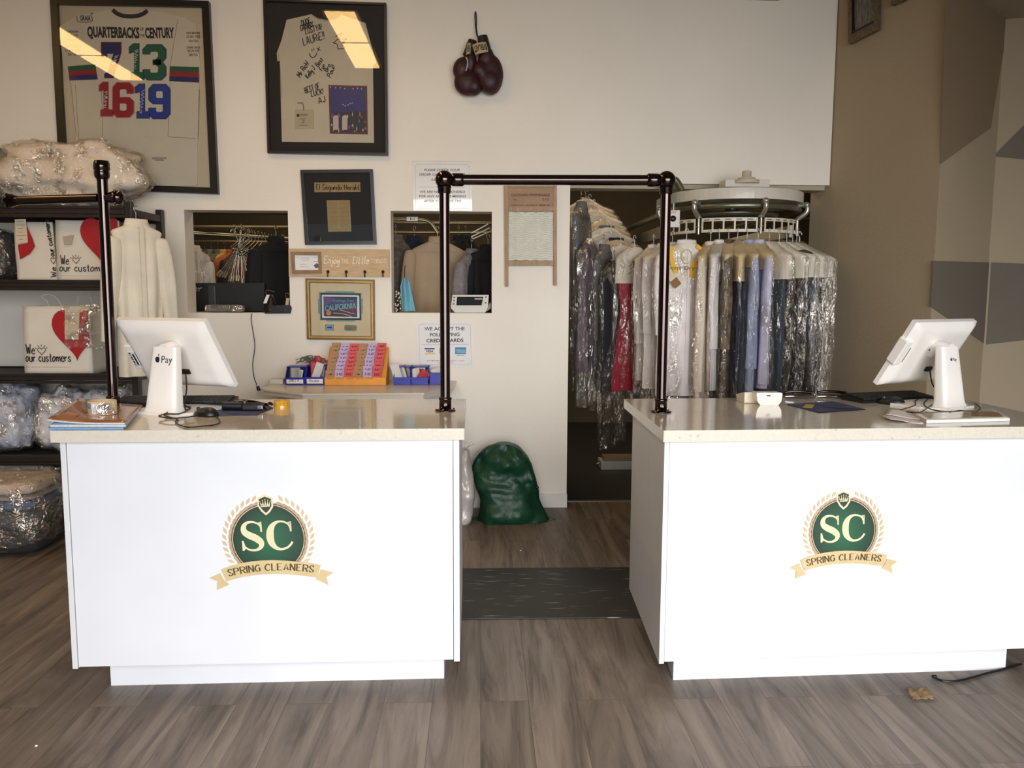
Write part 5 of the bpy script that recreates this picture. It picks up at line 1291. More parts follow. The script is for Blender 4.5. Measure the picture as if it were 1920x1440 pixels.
# ------------------------------------------------------------------ clothes conveyor in the doorway
CVW=M('conveyor_cream_paint',(206,199,184),.45,var=.08,vs=6,coat=.2); CVS=M('conveyor_grey_steel',(130,128,112),.32,metal=.8,var=.15,vs=14); SLT=M('slot_bar_white',(214,206,186),.45)
CX,CY,RR=1.76,5.80,.44
def cp(phi,r=RR,z=0): return Vector((CX+r*math.sin(phi),CY-r*math.cos(phi),z))
t=thing('clothes_conveyor','cream and steel curved garment conveyor head filling the doorway on the right','conveyor',(CX,CY,2.0))
b=MB(); n=40; A_=[cp(R_(-95+190*i/n),.475) for i in range(n+1)]
b.prism([(p.x,p.y) for p in A_]+[(CX+.47,CY+.3),(CX-.47,CY+.3)],2.115,2.185,'z'); b.obj('track_housing',CVW,t,bevel=.006)
b=MB(); A_=[cp(R_(-90+180*i/n),.445,2.075) for i in range(n+1)]
b.tube([Vector((CX-.445,CY+2.2,2.075))]+A_+[Vector((CX+.445,CY+2.2,2.075))],.021,12); b.obj('track_tube',CVS,t)
b=MB(); b.lathe([(0,0),(.30,0),(.32,.02),(.32,.03),(0,.03)],o=(CX,CY,2.02),n=36); b.lathe([(0,-.05),(.05,-.05),(.05,0),(.03,.0)],o=(CX,CY,2.12),n=20); b.obj('drive_wheel',CVS,t)
b=MB(); p0=cp(R_(-8),.36); b.box(CX-.19,CX+.10,CY-.47,CY-.33,2.187,2.235); b.obj('motor_plate',CVW,t,bevel=.005)
b=MB(); b.lathe([(.08,0),(.08,.02),(.055,.025),(.055,.035),(.03,.04),(.03,.075),(.022,.08),(0,.08)],o=(CX-.05,CY-.46,2.21),n=24); b.obj('bearing_post',M('cream_bearing',(206,192,166),.4),t)
q=cp(R_(-78),.50)
b=MB(); b.tube(catmull([(q.x-.04,q.y-.12,1.98),(q.x-.04,q.y-.12,2.16),(q.x-.03,q.y-.12,2.25),(q.x+.03,q.y-.12,2.26),(q.x+.08,q.y-.10,2.20)],6),.024,12); b.obj('bent_pipe',CVS,t)
# brackets with slotted number bars between them
BRK=[-98,-45,8,60]
for k,a in enumerate(BRK):
    p=cp(R_(a),.445); o_=cp(R_(a),.50)
    b=MB(); b.tube(catmull([(p.x,p.y,2.10),(o_.x,o_.y,2.095),(o_.x,o_.y,2.05),(p.x,p.y,2.01)],5),[.017]*16,10); b.ell((o_.x,o_.y,2.10),(.022,.022,.02),12,8); b.tube([(p.x,p.y,2.02),(p.x,p.y,1.895)],.0095,10); b.lathe([(.012,0),(.022,0),(.022,.012),(.012,.012)],o=(p.x,p.y,2.0),n=14); b.lathe([(.014,0),(.016,.004),(.014,.008)],o=(p.x,p.y,1.94),n=12)
    b.obj('bracket',M('bracket_steel',(176,172,158),.3,metal=.75),t)
for k in range(3):
    a0,a1=R_(BRK[k]+3),R_(BRK[k+1]-3)
    b=MB(); zt0,zt1=1.905,1.998; N_=24
    def seg(f0,f1,z0,z1):
        m=max(1,int((f1-f0)*N_))
        for i in range(m):
            fa=f0+(f1-f0)*i/m; fb=f0+(f1-f0)*(i+1)/m
            pa,pb=cp(a0+(a1-a0)*fa,.448),cp(a0+(a1-a0)*fb,.448); qa,qb=cp(a0+(a1-a0)*fa,.443),cp(a0+(a1-a0)*fb,.443)
            b.add([(pa.x,pa.y,z0),(pb.x,pb.y,z0),(pb.x,pb.y,z1),(pa.x,pa.y,z1),(qa.x,qa.y,z0),(qb.x,qb.y,z0),(qb.x,qb.y,z1),(qa.x,qa.y,z1)],[(0,1,2,3),(7,6,5,4),(0,4,5,1),(3,2,6,7),(0,3,7,4),(1,5,6,2)])
    seg(0,1,zt1-.022,zt1); seg(0,1,zt0,zt0+.018)
    for j in range(6): seg(j*.194,j*.194+.03,zt0+.018,zt1-.022)
    o=b.obj('slot_bar',SLT,t)
    b=MB()
    for j in range(5):
        f=.10+j*.19; pa,pb=cp(a0+(a1-a0)*(f-.05),.4495),cp(a0+(a1-a0)*(f+.05),.4495)
        for dz in (0,): b.add([(pa.x,pa.y,zt1-.016),(pb.x,pb.y,zt1-.016),(pb.x,pb.y,zt1-.008),(pa.x,pa.y,zt1-.008)],[(0,1,2,3)])
    b.obj('slot_numbers',M('slot_number_ink',(120,112,96),.6),o)
b=MB(); b.box(CX-.455,CX-.435,CY+.05,CY+2.2,1.905,1.99).obj('side_bar',CVS,t); MB().box(CX+.435,CX+.455,CY+.05,CY+2.2,1.905,1.99).obj('side_bar',SLT,t)
a=at(1263,410,Y=5.36)
t=thing('control_switch','small white control box with black knob, beside the archway post','switch box',(a.x,5.36,a.z))
b=MB(); b.box(a.x-.042,a.x+.042,5.36,5.40,a.z-.055,a.z+.055); b.obj('box',M('switch_box_white',(206,200,190),.4),t,bevel=.004)
MB().lathe([(0,-.012),(.018,-.012),(.02,0)],o=(a.x-.004,5.36,a.z+.0),axis='y',n=18).obj('knob',BLK,t)
b=MB(); b.text('STOP',a.x,a.z+.036,.009,5.3595,bold=.03); b.obj('red_lettering',RED,t); MB().cyl((a.x+.002,5.38,a.z+.055),(a.x+.002,5.38,a.z+.10),.010).obj('conduit',CVS,t)

# capes and their printing
CP1=M('white_paper_cape',(226,216,198),.7,bump=.05,bs=20,var=.03); CP2=M('tan_paper_cape',(204,182,142),.7,var=.05,bump=.08,bs=14); CP3=M('grey_paper_cape',(196,188,176),.7,var=.05)
CYL_=M('cape_yellow_print',(232,178,46),.6,var=.05); CINK=M('cape_grey_ink',(92,84,84),.7); LILAC=M('lilac_tag_print',(150,110,180),.6); KRAFT=M('kraft_tag_print',(136,98,58),.7)
def print_big(t,co,w,cz):
    y=-.066; b=MB()
    b.T=None
    L1=catmull([(-.125,y,cz-.035),(-.130,y,cz-.10),(-.105,y,cz-.17),(-.09,y,cz-.205)],5)
    b.rib([(p.x,p.z) for p in L1],[.032]*16,y); b.rib([(.045,cz-.03),(.09,cz-.06),(.15,cz-.10),(.195,cz-.14)],.024,y-.0002); b.rib([(.02,cz-.235),(.022,cz-.15),(.05,cz-.13)],.036,y-.0004); b.rib([(.14,cz-.13),(.20,cz-.16),(.20,cz-.20)],.03,y-.0003)
    b.obj('yellow_print',CYL_,co,world=False)
    b=MB(); b.text('Personal Dry Cleaning',0,cz-.185,.026,y-.001,fit=.40); b.obj('cape_lettering',CINK,co,world=False)
    b=MB(); b.rib([(math.cos(a*.4)*.035-.02,math.sin(a*.4)*.045+cz-.10) for a in range(17)],.005,y-.001); b.obj('cape_outline_print',M('cape_pale_print',(200,186,166),.7),co,world=False)
    b=MB(); b.T=Matrix.Translation((-.175,-.07,cz-.165))@Matrix.Rotation(R_(-38),4,'Y'); b.box(-.025,.025,-.001,.001,-.16,.02); tg=b.obj('ticket',M('ticket_cream',(216,200,164),.7),t,world=False)
    b=MB(); b.T=Matrix.Translation((-.175,-.0725,cz-.165))@Matrix.Rotation(R_(-38),4,'Y'); b.box(-.026,.026,-.0005,0,-.16,-.105); b.obj('kraft_end',KRAFT,tg,world=False)
def print_lines(t,co,w,cz,s=-1):
    y=-.064; b=MB()
    b.T=Matrix.Translation((s*w*.45,y,cz-.09))@Matrix.Rotation(s*R_(26),4,'Y')
    rr_=random.Random(int(abs(t.location.x*1000))+int(t.location.y*100))
    for k in range(3): b.rib([(-.07+rr_.uniform(-.02,.02),-.03-k*.022),(.0+rr_.uniform(-.03,.04),-.03-k*.022)],.0035,0)
    b.obj('cape_lettering',CINK,co,world=False)
    b=MB(); b.T=Matrix.Translation((s*w*.2+rr_.uniform(-.05,.05),y-.001,cz-.10))@Matrix.Rotation(s*R_(26),4,'Y'); b.box(-.018,.018,-.001,0,-.045,0); b.obj('stapled_tag',rr_.choice([CYL_,LILAC,KRAFT,CYL_,RED]),co,world=False)
def fg(label,phi,mat,kind,L,dz=0,cape=None,film=.12,cprint=None,hw=.205,r=RR+.02,thick=.026,group='bagged garments on the conveyor head',flip=0,**k):
    p=cp(R_(phi),r); rz=R_(90+phi) if phi<0 else R_(phi-90)
    return garment(label,mat,(p.x,p.y,1.925+dz),rz+flip,kind,L,hw,seed=phi*.37+5,thick=thick,cape=cape,capeprint=cprint,film=film,group=group,**k)
WSH=cloth('white_shirting',(236,228,226)); LAV=cloth('lavender_shirting',(206,202,226)); LBL_=cloth('light_blue_shirting',(160,172,206)); NVY=cloth('navy_cloth',(40,44,74)); 
CHA=cloth('charcoal_cloth',(70,66,72)); BLC=cloth('black_cloth',(22,21,23)); SLATE=cloth('slate_trouser_cloth',(64,76,86)); FLO=cloth('floral_brown_cloth',(96,82,60),var=.6,vs=22); PAT=cloth('dark_patterned_cloth',(52,46,44),var=.7,vs=30)
CRM=cloth('cream_knit',(222,208,190)); REDC=cloth('crimson_cloth',(150,20,44)); GREY=cloth('grey_wool',(104,100,98)); BGR=cloth('blue_grey_cloth',(92,98,118)); 
a=at(1288,420,Y=5.40)
garment('white shirt with yellow printed paper cape and kraft ticket, just right of the archway post',WSH,(a.x,5.40,1.925),R_(8),'shirt',1.0,.195,seed=8.2,thick=.04,cape=CP1,capeprint=print_big,film=.05,group='bagged garments on the conveyor head',sleeve=.5)
fg('white shirt directly behind the archway post, under a plain cape',-74,WSH,'shirt',.98,cape=CP1,hw=.21,film=.08,sleeve=.5)
fg('white shirt half hidden left of the archway post, lilac tag on its cape',-88,WSH,'shirt',.94,cape=CP1,cprint=print_lines,hw=.21,film=.10)
fg('cream long cardigan in plastic, right of the shirt with the yellow cape',-33,CRM,'shirt',1.0,dz=-.01,film=.14,cape=CP2,sleeve=.85,capeL=.12)
fg('white shirt with striped cuff between the cream cardigan and the floral jacket',-26,WSH,'shirt',.95,cape=CP3,film=.1)
fg('brown floral jacket in plastic at the front of the conveyor',-18.5,FLO,'coat',1.02,cape=CP2,film=.10,capeL=.1)
fg('navy trousers in plastic beside the brown floral jacket',-11.5,NVY,'pants',.99,cape=CP2,film=.08)
fg('light blue shirt in plastic at the very front of the conveyor',-4,LBL_,'shirt',1.02,cape=CP2,film=.06,sleeve=.7,capeL=.08)
fg('lavender white shirt in plastic, right of the light blue shirt',5,LAV,'shirt',.93,cape=CP2,film=.12,cprint=print_lines,sleeve=.8,capeL=.10)
fg('slate blue trousers under a white paper cape, long plastic cover',15,SLATE,'pants',1.0,cape=CP1,film=.07,hw=.22,thick=.035,capeL=.18)
fg('black trousers under a white cape, right of the slate blue trousers',25,BLC,'pants',.99,cape=CP1,film=.08,hw=.22,capeL=.17)
fg('dark patterned dress in shiny plastic, right of the black trousers',34,PAT,'dress',1.0,cape=CP1,film=.08,hw=.21,capeL=.16)
fg('blue grey trousers under a white cape, fourth from the right end of the conveyor',43,BGR,'pants',.90,cape=CP1,film=.15,hw=.21,capeL=.16)
fg('black trousers in crumpled plastic, third from the right end of the conveyor',52,BLC,'pants',.98,cape=CP3,film=.12,hw=.21,capeL=.16)
fg('charcoal trousers under a grey cape, second from the right end of the conveyor',61,CHA,'pants',.99,cape=CP1,film=.10,hw=.215,capeL=.15)
FILM3=film_mat('crumpled_shiny_film',gl=.26,milk=.05,bs=30,strength=1.0,rough=.12)
fg('charcoal jacket in very shiny crumpled plastic, rightmost on the conveyor by the tan wall',71,CHA,'pants',.80,cape=CP3,film=.22,hw=.20,capeL=.10,filmw=1.12,film_m=FILM3)

# garments in the left half of the doorway, on the side track
def sg(label,px,Y,py,mat,kind,L,rz,cape=None,film=.15,hw=.2,cprint=None,thick=.035,group='bagged garments on the side track',**k):
    a=at(px,py,Y=Y)
    return garment(label,mat,(a.x,Y,a.z),R_(rz),kind,L,hw,seed=px*.11,thick=thick,cape=cape,film=film,capeprint=cprint,group=group,**k)
MIX=cloth('muted_plum_cloth',(84,66,78)); 
sg('crimson dress in shiny plastic under a white cape, left of the archway post',1190,5.98,442,REDC,'dress',1.02,35,cape=CP1,film=.10,hw=.17,cprint=print_lines,filmw=1.1)
sg('white shirt in plastic between the crimson dress and the archway post',1226,5.92,440,WSH,'shirt',.92,50,cape=CP1,film=.10)
sg('black coat in plastic, left of the crimson dress',1152,6.02,470,BLC,'coat',.92,58,film=.42,sleeve=.6)
sg('dark grey coat in plastic with white lining, second left of the crimson dress',1133,6.14,440,GREY,'coat',.85,62,film=.35)
sg('plum and grey dress in long shiny plastic, near the left edge of the doorway',1106,5.99,430,MIX,'dress',.92,64,film=.26,film_m=FILM3,hw=.19)
sg('grey coat in crumpled plastic, against the left edge of the doorway',1090,6.2,360,GREY,'coat',1.1,70,film=.28,hw=.2)
ordn=['lowest','second lowest','third lowest','fourth lowest','fifth from the bottom','sixth from the bottom','third from the top','second from the top','topmost']
for k in range(9):
    X=1.06-.020*k; Y=6.26+.11*k; z=1.945+.055*k
    cm=[CP1,CP2,CP3][k%3]; mt=[CHA,BLC,WSH,GREY,NVY,CRM,FLO,LAV,CHA][k]
    t=garment('%s caped garment of the stack climbing the side track behind the archway'%ordn[k],mt,(X,Y,z),R_(24-2*k),'shirt' if k%2 else 'pants',.75,.235,seed=k*2.1,thick=.035,cape=cm,capeprint=print_lines,film=.05,group='caped garments climbing the side track',capeL=.14)
# work room rails and fittings seen through the doorway and hatches
RAIL=M('work_rail_steel',(150,138,110),.3,metal=.8,var=.1)
def rail(label,p0,p1,r,posts=(),cat='rail',grp='work room rails'):
    t=thing('garment_rail',label,cat,((p0[0]+p1[0])/2,(p0[1]+p1[1])/2,p0[2]),group=grp)
    MB().cyl(p0,p1,r,n=12).obj('bar',RAIL,t)
    for f in posts:
        p=Vector(p0).lerp(Vector(p1),f); MB().cyl((p.x,p.y,CEIL-.0),(p.x,p.y,p.z),.008,n=8).obj('drop_rod',RAIL,t)
    return t
rail('steel rail crossing the top of the first hatch, upper one',(-3.6,6.7,2.13),(-1.25,6.7,2.13),.018,(.1,.9))
rail('steel rail crossing the first hatch below the upper rail',(-3.4,7.3,2.05),(-1.0,7.3,2.06),.016,(.1,.9))
rail('slanting steel rail across the first hatch, lowest of three',(-3.4,6.9,2.03),(-1.3,7.7,1.96),.020,(.05,.95))
rail('steel rail across the top of the second hatch',(-1.0,6.35,2.03),(.35,6.35,2.03),.012,(.0,1))
rail('thin steel rail below the top rail in the second hatch',(-1.0,6.6,1.97),(.35,6.6,1.98),.009,(.0,1))
# short tagged pipe in the second hatch
b=MB(); a,c=at(735,411,Y=6.1),at(800,411,Y=6.1); b.tube(catmull([(a.x-.3,6.1,a.z),(a.x,6.1,a.z),(c.x-.08,6.1,a.z),(c.x+.02,6.1,a.z-.02),(c.x+.08,6.1,a.z-.10)],5),.012,10)
t=thing('bent_pipe','bent steel pipe with white K-1 tag, upper left in the second hatch','pipe',(a.x,6.1,a.z)); b.obj('pipe',RAIL,t)
tg=at(773,410,Y=6.085); l=MB().box(tg.x-.04,tg.x+.04,6.083,6.0865,tg.z-.016,tg.z+.013).obj('tag',PAPER,t); b=MB(); b.text('K-1',tg.x,tg.z-.010,.018,6.0825,bold=.02); b.obj('tag_lettering',INK,l)
# second hatch garments
BEI=cloth('beige_coat_cloth',(172,148,120),bump=.15); NV2=cloth('dark_navy_wool',(24,28,48)); TW=cloth('grey_tweed',(98,92,84),var=.4,vs=40); STR=cloth('grey_striped_cloth',(128,124,126),var=.2,vs=30)
def hg(label,px,py,Y,mat,kind,L,rz,hw=.2,group='garments in the second hatch',**k):
    a=at(px,py,Y=Y); return garment(label,mat,(a.x,Y,a.z),R_(rz),kind,L,hw,seed=px*.07,thick=k.pop('thick',.045),group=group,**k)
hg('beige coat hanging large in the middle of the second hatch',820,425,6.32,BEI,'coat',.95,8,hw=.205,sleeve=.75)
hg('grey tweed coat at the left side of the second hatch',742,422,6.40,TW,'coat',.95,62,hw=.2)
hg('dark navy coat between the tweed coat and the beige coat',777,425,6.62,NV2,'coat',.95,25,hw=.17)
hg('black coat behind the right shoulder of the beige coat',860,424,6.62,BLC,'coat',.95,60,hw=.2)
hg('black coat seen edge on, right of the beige coat',873,424,6.72,BLC,'coat',.9,55,hw=.2)
hg('grey striped shirt slanting on its hanger, right of the beige coat',884,448,6.22,STR,'shirt',.80,66,hw=.19)
hg('black coat filling the right side of the second hatch',915,440,6.2,BLC,'coat',.62,20,hw=.15)
a=at(897,440,Y=6.0); b=MB()
t=thing('plastic_hanger','white plastic hangers on their side at upper right of the second hatch','hanger',(a.x,6.0,a.z))
b.tube([(a.x-.05,6.0,a.z-.015),(a.x+.08,6.02,a.z+.05),(a.x+.10,6.02,a.z+.03),(a.x-.04,6.0,a.z-.03),(a.x-.05,6.0,a.z-.015)],.005,8); b.obj('hanger_body',M('white_hanger_plastic',(214,206,188),.4),t)
b=MB(); b.tube([(a.x-.05,5.99,a.z+.01),(a.x+.07,6.0,a.z+.075)],.005,8); b.obj('hanger_arm',MATS['white_hanger_plastic'],t)
# pale blue cloth
a=at(760,522,Y=5.70)
t=thing('blue_cloth','pale blue cloth bag hanging at the lower left corner of the second hatch','cloth',(a.x,5.70,1.366))
F=mapper(720,290,4.645,5.70)
b=MB()
LFT=[(165,1072),(140,1150),(148,1240),(152,1300),(155,1362)]; RGT=[(205,1068),(228,1140),(250,1240),(262,1300),(275,1362)]
def bf(u,v):
    i=v*4; k=min(3,int(i)); f=i-k
    l=[LFT[k][j]*(1-f)+LFT[k+1][j]*f for j in (0,1)]; r=[RGT[k][j]*(1-f)+RGT[k+1][j]*f for j in (0,1)]
    p=F(l[0]+(r[0]-l[0])*u,l[1]+(r[1]-l[1])*u); return (p[0],5.70+.012*math.sin(u*9+v*2)-.02*math.sin(PI*u),p[1])
b.grid(bf,20,16); b.obj('cloth_body',cloth('pale_blue_cloth',(112,176,196)),t,solid=.003)
b=MB(); b.tube([F(180,1072)[:1]+(5.70,F(180,1072)[1]),F(178,1010)[:1]+(5.71,F(178,1010)[1]),F(182,960)[:1]+(5.72,F(182,960)[1])],.0025,6); b.obj('cord',BLK,t)
# white desk device on the second hatch sill
F=lambda x,y_,Y=5.69:mapper(720,290,4.645,Y)(x,y_)
t=thing('sill_device','white electronic device with dark screen on the sill of the second hatch','device',(F(750,1370)[0],5.72,1.365))
b=MB(); b.prism([F(597,1222),F(912,1222),F(905,1330),F(880,1376),F(620,1376),F(582,1335)],5.68,5.76); b.obj('housing',M('device_white',(196,190,180),.4),t,bevel=.004)
b=MB(); b.prism([F(637,1238,5.679),F(865,1238,5.679),F(850,1312,5.679),F(630,1312,5.679)],5.6765,5.6795); b.obj('screen',M('dark_screen',(16,17,18),.6,spec=.2),t)
b=MB(); b.prism([F(790,1248,5.675),F(858,1248,5.675),F(856,1262,5.675),F(788,1262,5.675)],5.6752,5.6762); b.obj('screen_label',M('grey_label',(150,146,140),.5),t)
for (x_,y_) in ((612,1243),(610,1270),(606,1300),(888,1240),(884,1290)):
    c=F(x_,y_,5.678); b=MB(); b.box(c[0]-.005,c[0]+.005,5.6765,5.681,c[1]-.005,c[1]+.005); b.obj('button',BLK,t)
b=MB(); rr=random.Random(2)
for k in range(5): 
    y0_=5.72; b.tube(catmull([F(880+k*6,1370-k*4)[:1]+(y0_,F(880,1370-k*4)[1]),F(935-k*4,1330)[:1]+(y0_,F(935,1330-k*8)[1]),F(925,1290)[:1]+(y0_+.02,F(925,1285+k*6)[1])],4),.0022,6)
b.obj('cable_coil',M('white_cable',(190,182,164),.5),t)
# small chrome bag clips at the left of the sill
b=MB(); rr=random.Random(8)
for k in range(22):
    c=F(rr.uniform(92,140),rr.uniform(1190,1370)); b.ell((c[0],5.73+rr.uniform(-.02,.02),max(1.37,c[1])),(.008,.008,.008),8,6)
o=b.obj('chrome_chain',M('chrome',(210,210,206),.12,metal=1),stuff=True); tag(rehome(o,(F(115,1300)[0],5.73,1.366)),'small heap of shiny chrome links, lower left in the second hatch','chain')

# first hatch
F=lambda x,y_,Y:mapper(330,380,6.5435,Y)(x,y_)
t=thing('computer_monitor','black computer monitor seen from behind, standing behind the first hatch sill','monitor',(-1.75,6.0,1.30))
p=[F(200,985,5.95),F(1085,985,5.95),F(1085,1330,5.95),F(200,1330,5.95)]
MB().prism([(x,z) for x,z in p],5.95,5.985).obj('panel',BLK,t,bevel=.006)
MB().box(F(390,1000,5.93)[0],F(480,1000,5.93)[0],5.925,5.949,1.30,F(390,985,5.93)[1]-.02).obj('stand',M('dark_grey_plastic',(44,46,48),.4),t,bevel=.004)
b=MB(); c=F(212,1085,5.947); b.write('er',c[0],c[1],.05,5.9485,.005,fit=.06); b.obj('logo_lettering',M('silver_print',(160,160,160),.4),t)
MB().box(-2.0,-1.2,5.86,6.3,1.275,1.30).box(-2.0,-1.2,6.28,6.3,.0,1.275).obj('desk_top',M('work_desk',(70,62,52),.6),t)
# plastic wrapped strip
q=[F(345,1265,5.68),F(818,1258,5.68),F(818,1345,5.68),F(350,1345,5.68)]
t=thing('wrapped_strip','clear plastic wrapped grey pack lying on the first hatch sill','packet',(q[0][0]+.2,5.70,1.362))
b=MB(); x0,x1=q[0][0],q[1][0]
b.ell(((x0+x1)/2,5.715,1.362+.026),(1,1,1),40,14,fn=lambda p,d:Vector((math.copysign(abs(d.x)**.3,d.x)*(x1-x0)/2,math.copysign(abs(d.y)**.4,d.y)*.035,math.copysign(abs(d.z)**.4,d.z)*.024+.004*fbm(d*5)))); b.obj('pack',M('grey_pack',(92,84,78),.5,var=.5,vs=30),t)
b=MB(); b.ell(((x0+x1)/2,5.715,1.362+.026),(1,1,1),60,18,fn=lambda p,d:Vector((math.copysign(abs(d.x)**.3,d.x)*(x1-x0)/2,math.copysign(abs(d.y)**.4,d.y)*.038,math.copysign(abs(d.z)**.4,d.z)*.0255))*(1+.05*fbm(d*11))); b.obj('plastic_wrap',FILM3,t)
# black device on the sill, right
q=[F(1150,1262,5.64),F(1400,1255,5.64),F(1420,1290,5.64),F(1405,1360,5.64),F(1090,1362,5.64),F(1092,1345,5.64),F(1145,1338,5.64)]
t=thing('stapler','black desktop stapling device overhanging the right corner of the first hatch sill','device',(q[2][0]-.05,5.68,1.352))
MB().prism(q,5.635,5.70).obj('housing',BLK,t,bevel=.003)
for x_ in (1152,1342): c=F(x_,1315,5.633); MB().lathe([(0,-.003),(.005,-.002),(.006,.002)],o=(c[0],5.633,c[1]),axis='y',n=10).obj('screw',STEEL,t)
for k,(cx_,tw,lb) in enumerate(((1145,(1070,1150,1130,1235),'black tag holder with white tag standing on the first hatch sill'),(1370,(1340,1392,1170,1265),'black and beige tag holder at the right jamb of the first hatch'))):
    t=thing('tag_holder',lb,'tag holder',(F(cx_,1340,5.74)[0],5.74,1.362),group='tag holders in the first hatch')
    b=MB(); c=F(cx_,1345,5.74); b.lathe([(0,0),(.055,0),(.05,.02),(.03,.09),(.012,.12),(0,.122)],o=(c[0]+.01,5.755,1.362),n=20); b.obj('cone',BLK,t)
    b=MB(); c0=F(tw[0],tw[3],5.70); c1=F(tw[1],tw[2],5.70); b.prism([(c0[0],c0[1]),(c0[0]+.022,c0[1]),(c1[0],c1[1]),(c1[0]-.022,c1[1])],5.70,5.7025); b.obj('tag',PAPER if k==0 else M('beige_tag',(196,172,140),.6),t)
    b=MB(); b.tube(catmull([(c1[0]-.02,5.70,c1[1]-.01),(c1[0]-.03,5.72,c1[1]+.03),(c1[0]+.02,5.75,c1[1]+.02)],4),.002,6); b.obj('string',STEEL,t)
# metal clip hangers hung as a bundle
HC=M('hanger_clip_steel',(156,146,128),.25,metal=.9,var=.1)
base=F(770,600,6.12); proto=None
nm=['leftmost','second','third','fourth','fifth','sixth','seventh','eighth','ninth','tenth','eleventh','rightmost']
for k in range(12):
    a=R_(-42+k*7.2); lb='metal clip hanger in the fanned bundle seen through the first hatch, %s'%nm[k]
    if proto is None:
        proto=thing('clip_hanger',lb,'hanger',(base[0],6.12,base[1]),0,'metal clip hangers bundled in the first hatch',rot=(0,-a,0))
        b=MB(); b.tube(catmull([(.0,0,.14),(.014,0,.16),(.0,0,.178),(-.014,0,.165)],4)+[],.0022,6); b.tube([(0,0,.14),(0,0,.0)],.0022,6); b.obj('hook',HC,proto,world=False)
        b=MB(); b.tube([(0,0,.0),(.0,0,-.02)],.004,6); b.tube([(0,-.004,-.02),(-.006,-.006,-.20)],.0032,6).tube([(0,.004,-.02),(.006,.006,-.20)],.0032,6); b.obj('arm',HC,proto,world=False)
        for s_ in (-1,1):
            b=MB(); b.box(s_*.007-.007,s_*.007+.007,s_*.006-.004,s_*.006+.004,-.235,-.19); b.obj('clip',HC,proto,world=False,bevel=.002)
    else:
        o=dup(proto,(base[0]+(k-5.5)*.006,6.12+(k%4)*.025,base[1]+.01*((k*7)%3)),label=lb); o.rotation_euler=(0,-a,0)
b=MB(); rr=random.Random(4)
for k in range(40):
    c=F(rr.uniform(690,870),rr.uniform(560,640),6.12); b.ell((c[0],6.10+rr.uniform(0,.1),c[1]),(.009,.006,.009),8,6)
o=b.obj('clip_springs',HC,stuff=True); tag(rehome(o,(base[0],6.12,base[1])),'knot of clip springs at the top of the fanned hanger bundle','clips')
# hooks hanging in a row on the rail
proto=None
for k in range(11):
    c=F(800+k*30,300,7.0); lb='empty hanger hook on the slanting rail in the first hatch, number %d from the left'%(k+1)
    lb='empty wire hanger on the slanting rail in the first hatch, %s'%nm[k]
    if not proto:
        proto=thing('wire_hanger',lb,'hanger',(c[0],7.0,2.03),R_(70),'empty wire hangers in the first hatch')
        b=MB(); hanger_mb(b,.16,wire=.0028); b.obj('wire',HC,proto,world=False)
    else: dup(proto,(c[0],7.0+.03*k,2.03-.004*k),R_(60+k*3),label=lb)
# garments in the first hatch
def h1(label,x,y_,Y,mat,kind,L,rz,hw=.2,grp='garments in the first hatch',**k):
    c=F(x,y_,Y); return garment(label,mat,(c[0],Y,c[1]),R_(rz),kind,L,hw,seed=x*.031,thick=k.pop('thick',.045),group=grp,**k)
h1('long black coat on the right side of the first hatch',1225,290,6.3,BLC,'coat',.95,50,hw=.19,sleeve=.7)
h1('second black coat cut by the right jamb of the first hatch',1310,400,6.4,BLC,'coat',.9,20,hw=.2)
h1('cream garment in yellowish plastic at the left jamb of the first hatch',190,400,6.2,CRM,'shirt',.85,60,hw=.16,film=.1)
cols=[(150,110,60),(70,44,40),(120,120,104),(96,92,74),(186,150,100),(170,90,50),(60,50,46),(134,110,90),(80,66,66),(150,96,90),(110,100,96)]
cname=['orange brown','dark maroon','grey green','olive','cream','rust orange','black brown','tan','dark plum','dusty pink','grey']
for k in range(11):
    x_=265+k*82; h1('%s garment in the far row behind the first hatch'%cname[k],x_,480,8.0+.02*(k%3),cloth('far_cloth_'+cname[k].replace(' ','_'),cols[k]),'shirt' if k%3 else 'coat',.9,58+6*(k%4),hw=.2,grp='far row of garments behind the first hatch')
rail('steel rail carrying the far row of garments behind the first hatch',(-3.6,8.0,F(500,478,8.0)[1]),(-1.0,8.0,F(500,478,8.0)[1]),.012,(.05,.95))
# shelf with folded goods at the right rear of the doorway
a=at(1520,470,Y=7.6)
t=thing('rear_shelf','dim shelf with yellow folded cloth, seen at the right rear of the doorway','shelf',(2.75,7.6,1.5))
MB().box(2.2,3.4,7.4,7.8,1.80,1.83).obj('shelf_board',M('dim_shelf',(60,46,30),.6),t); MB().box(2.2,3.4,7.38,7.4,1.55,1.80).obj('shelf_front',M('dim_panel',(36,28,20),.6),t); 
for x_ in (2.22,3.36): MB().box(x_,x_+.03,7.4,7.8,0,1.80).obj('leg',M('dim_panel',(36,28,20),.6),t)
b=MB(); b.ell((2.75,7.6,1.88),(.34,.14,.045),24,12); o=b.obj('folded_cloth',M('yellow_folded_cloth',(190,150,86),.8,var=.2)); tag(rehome(o,(2.75,7.6,1.832)),'yellow folded cloth on the dim rear shelf beyond the conveyor','cloth')
rail('dark wire rack rail at upper right behind the conveyor',(2.2,7.2,2.12),(3.6,7.2,2.2),.012,(0,1),grp='work room rails')
# box on the work room floor
a=at(1162,868,z=.06)
t=thing('floor_box','small white metal box on the dark work room floor behind the doorway','box',(a.x,a.y,0))
MB().box(a.x-.16,a.x+.18,a.y,a.y+.2,0,.07).obj('box_body',M('grey_white_metal',(170,164,150),.5),t,bevel=.004); MB().box(a.x-.13,a.x+.18,a.y+.02,a.y+.2,.071,.10).obj('box_lid',M('tan_metal',(120,104,82),.5),t)
MB().tube([(a.x-.17,a.y+.03,.05),(a.x-.2,a.y+.02,.045)],.01,8).obj('latch',STEEL,t)

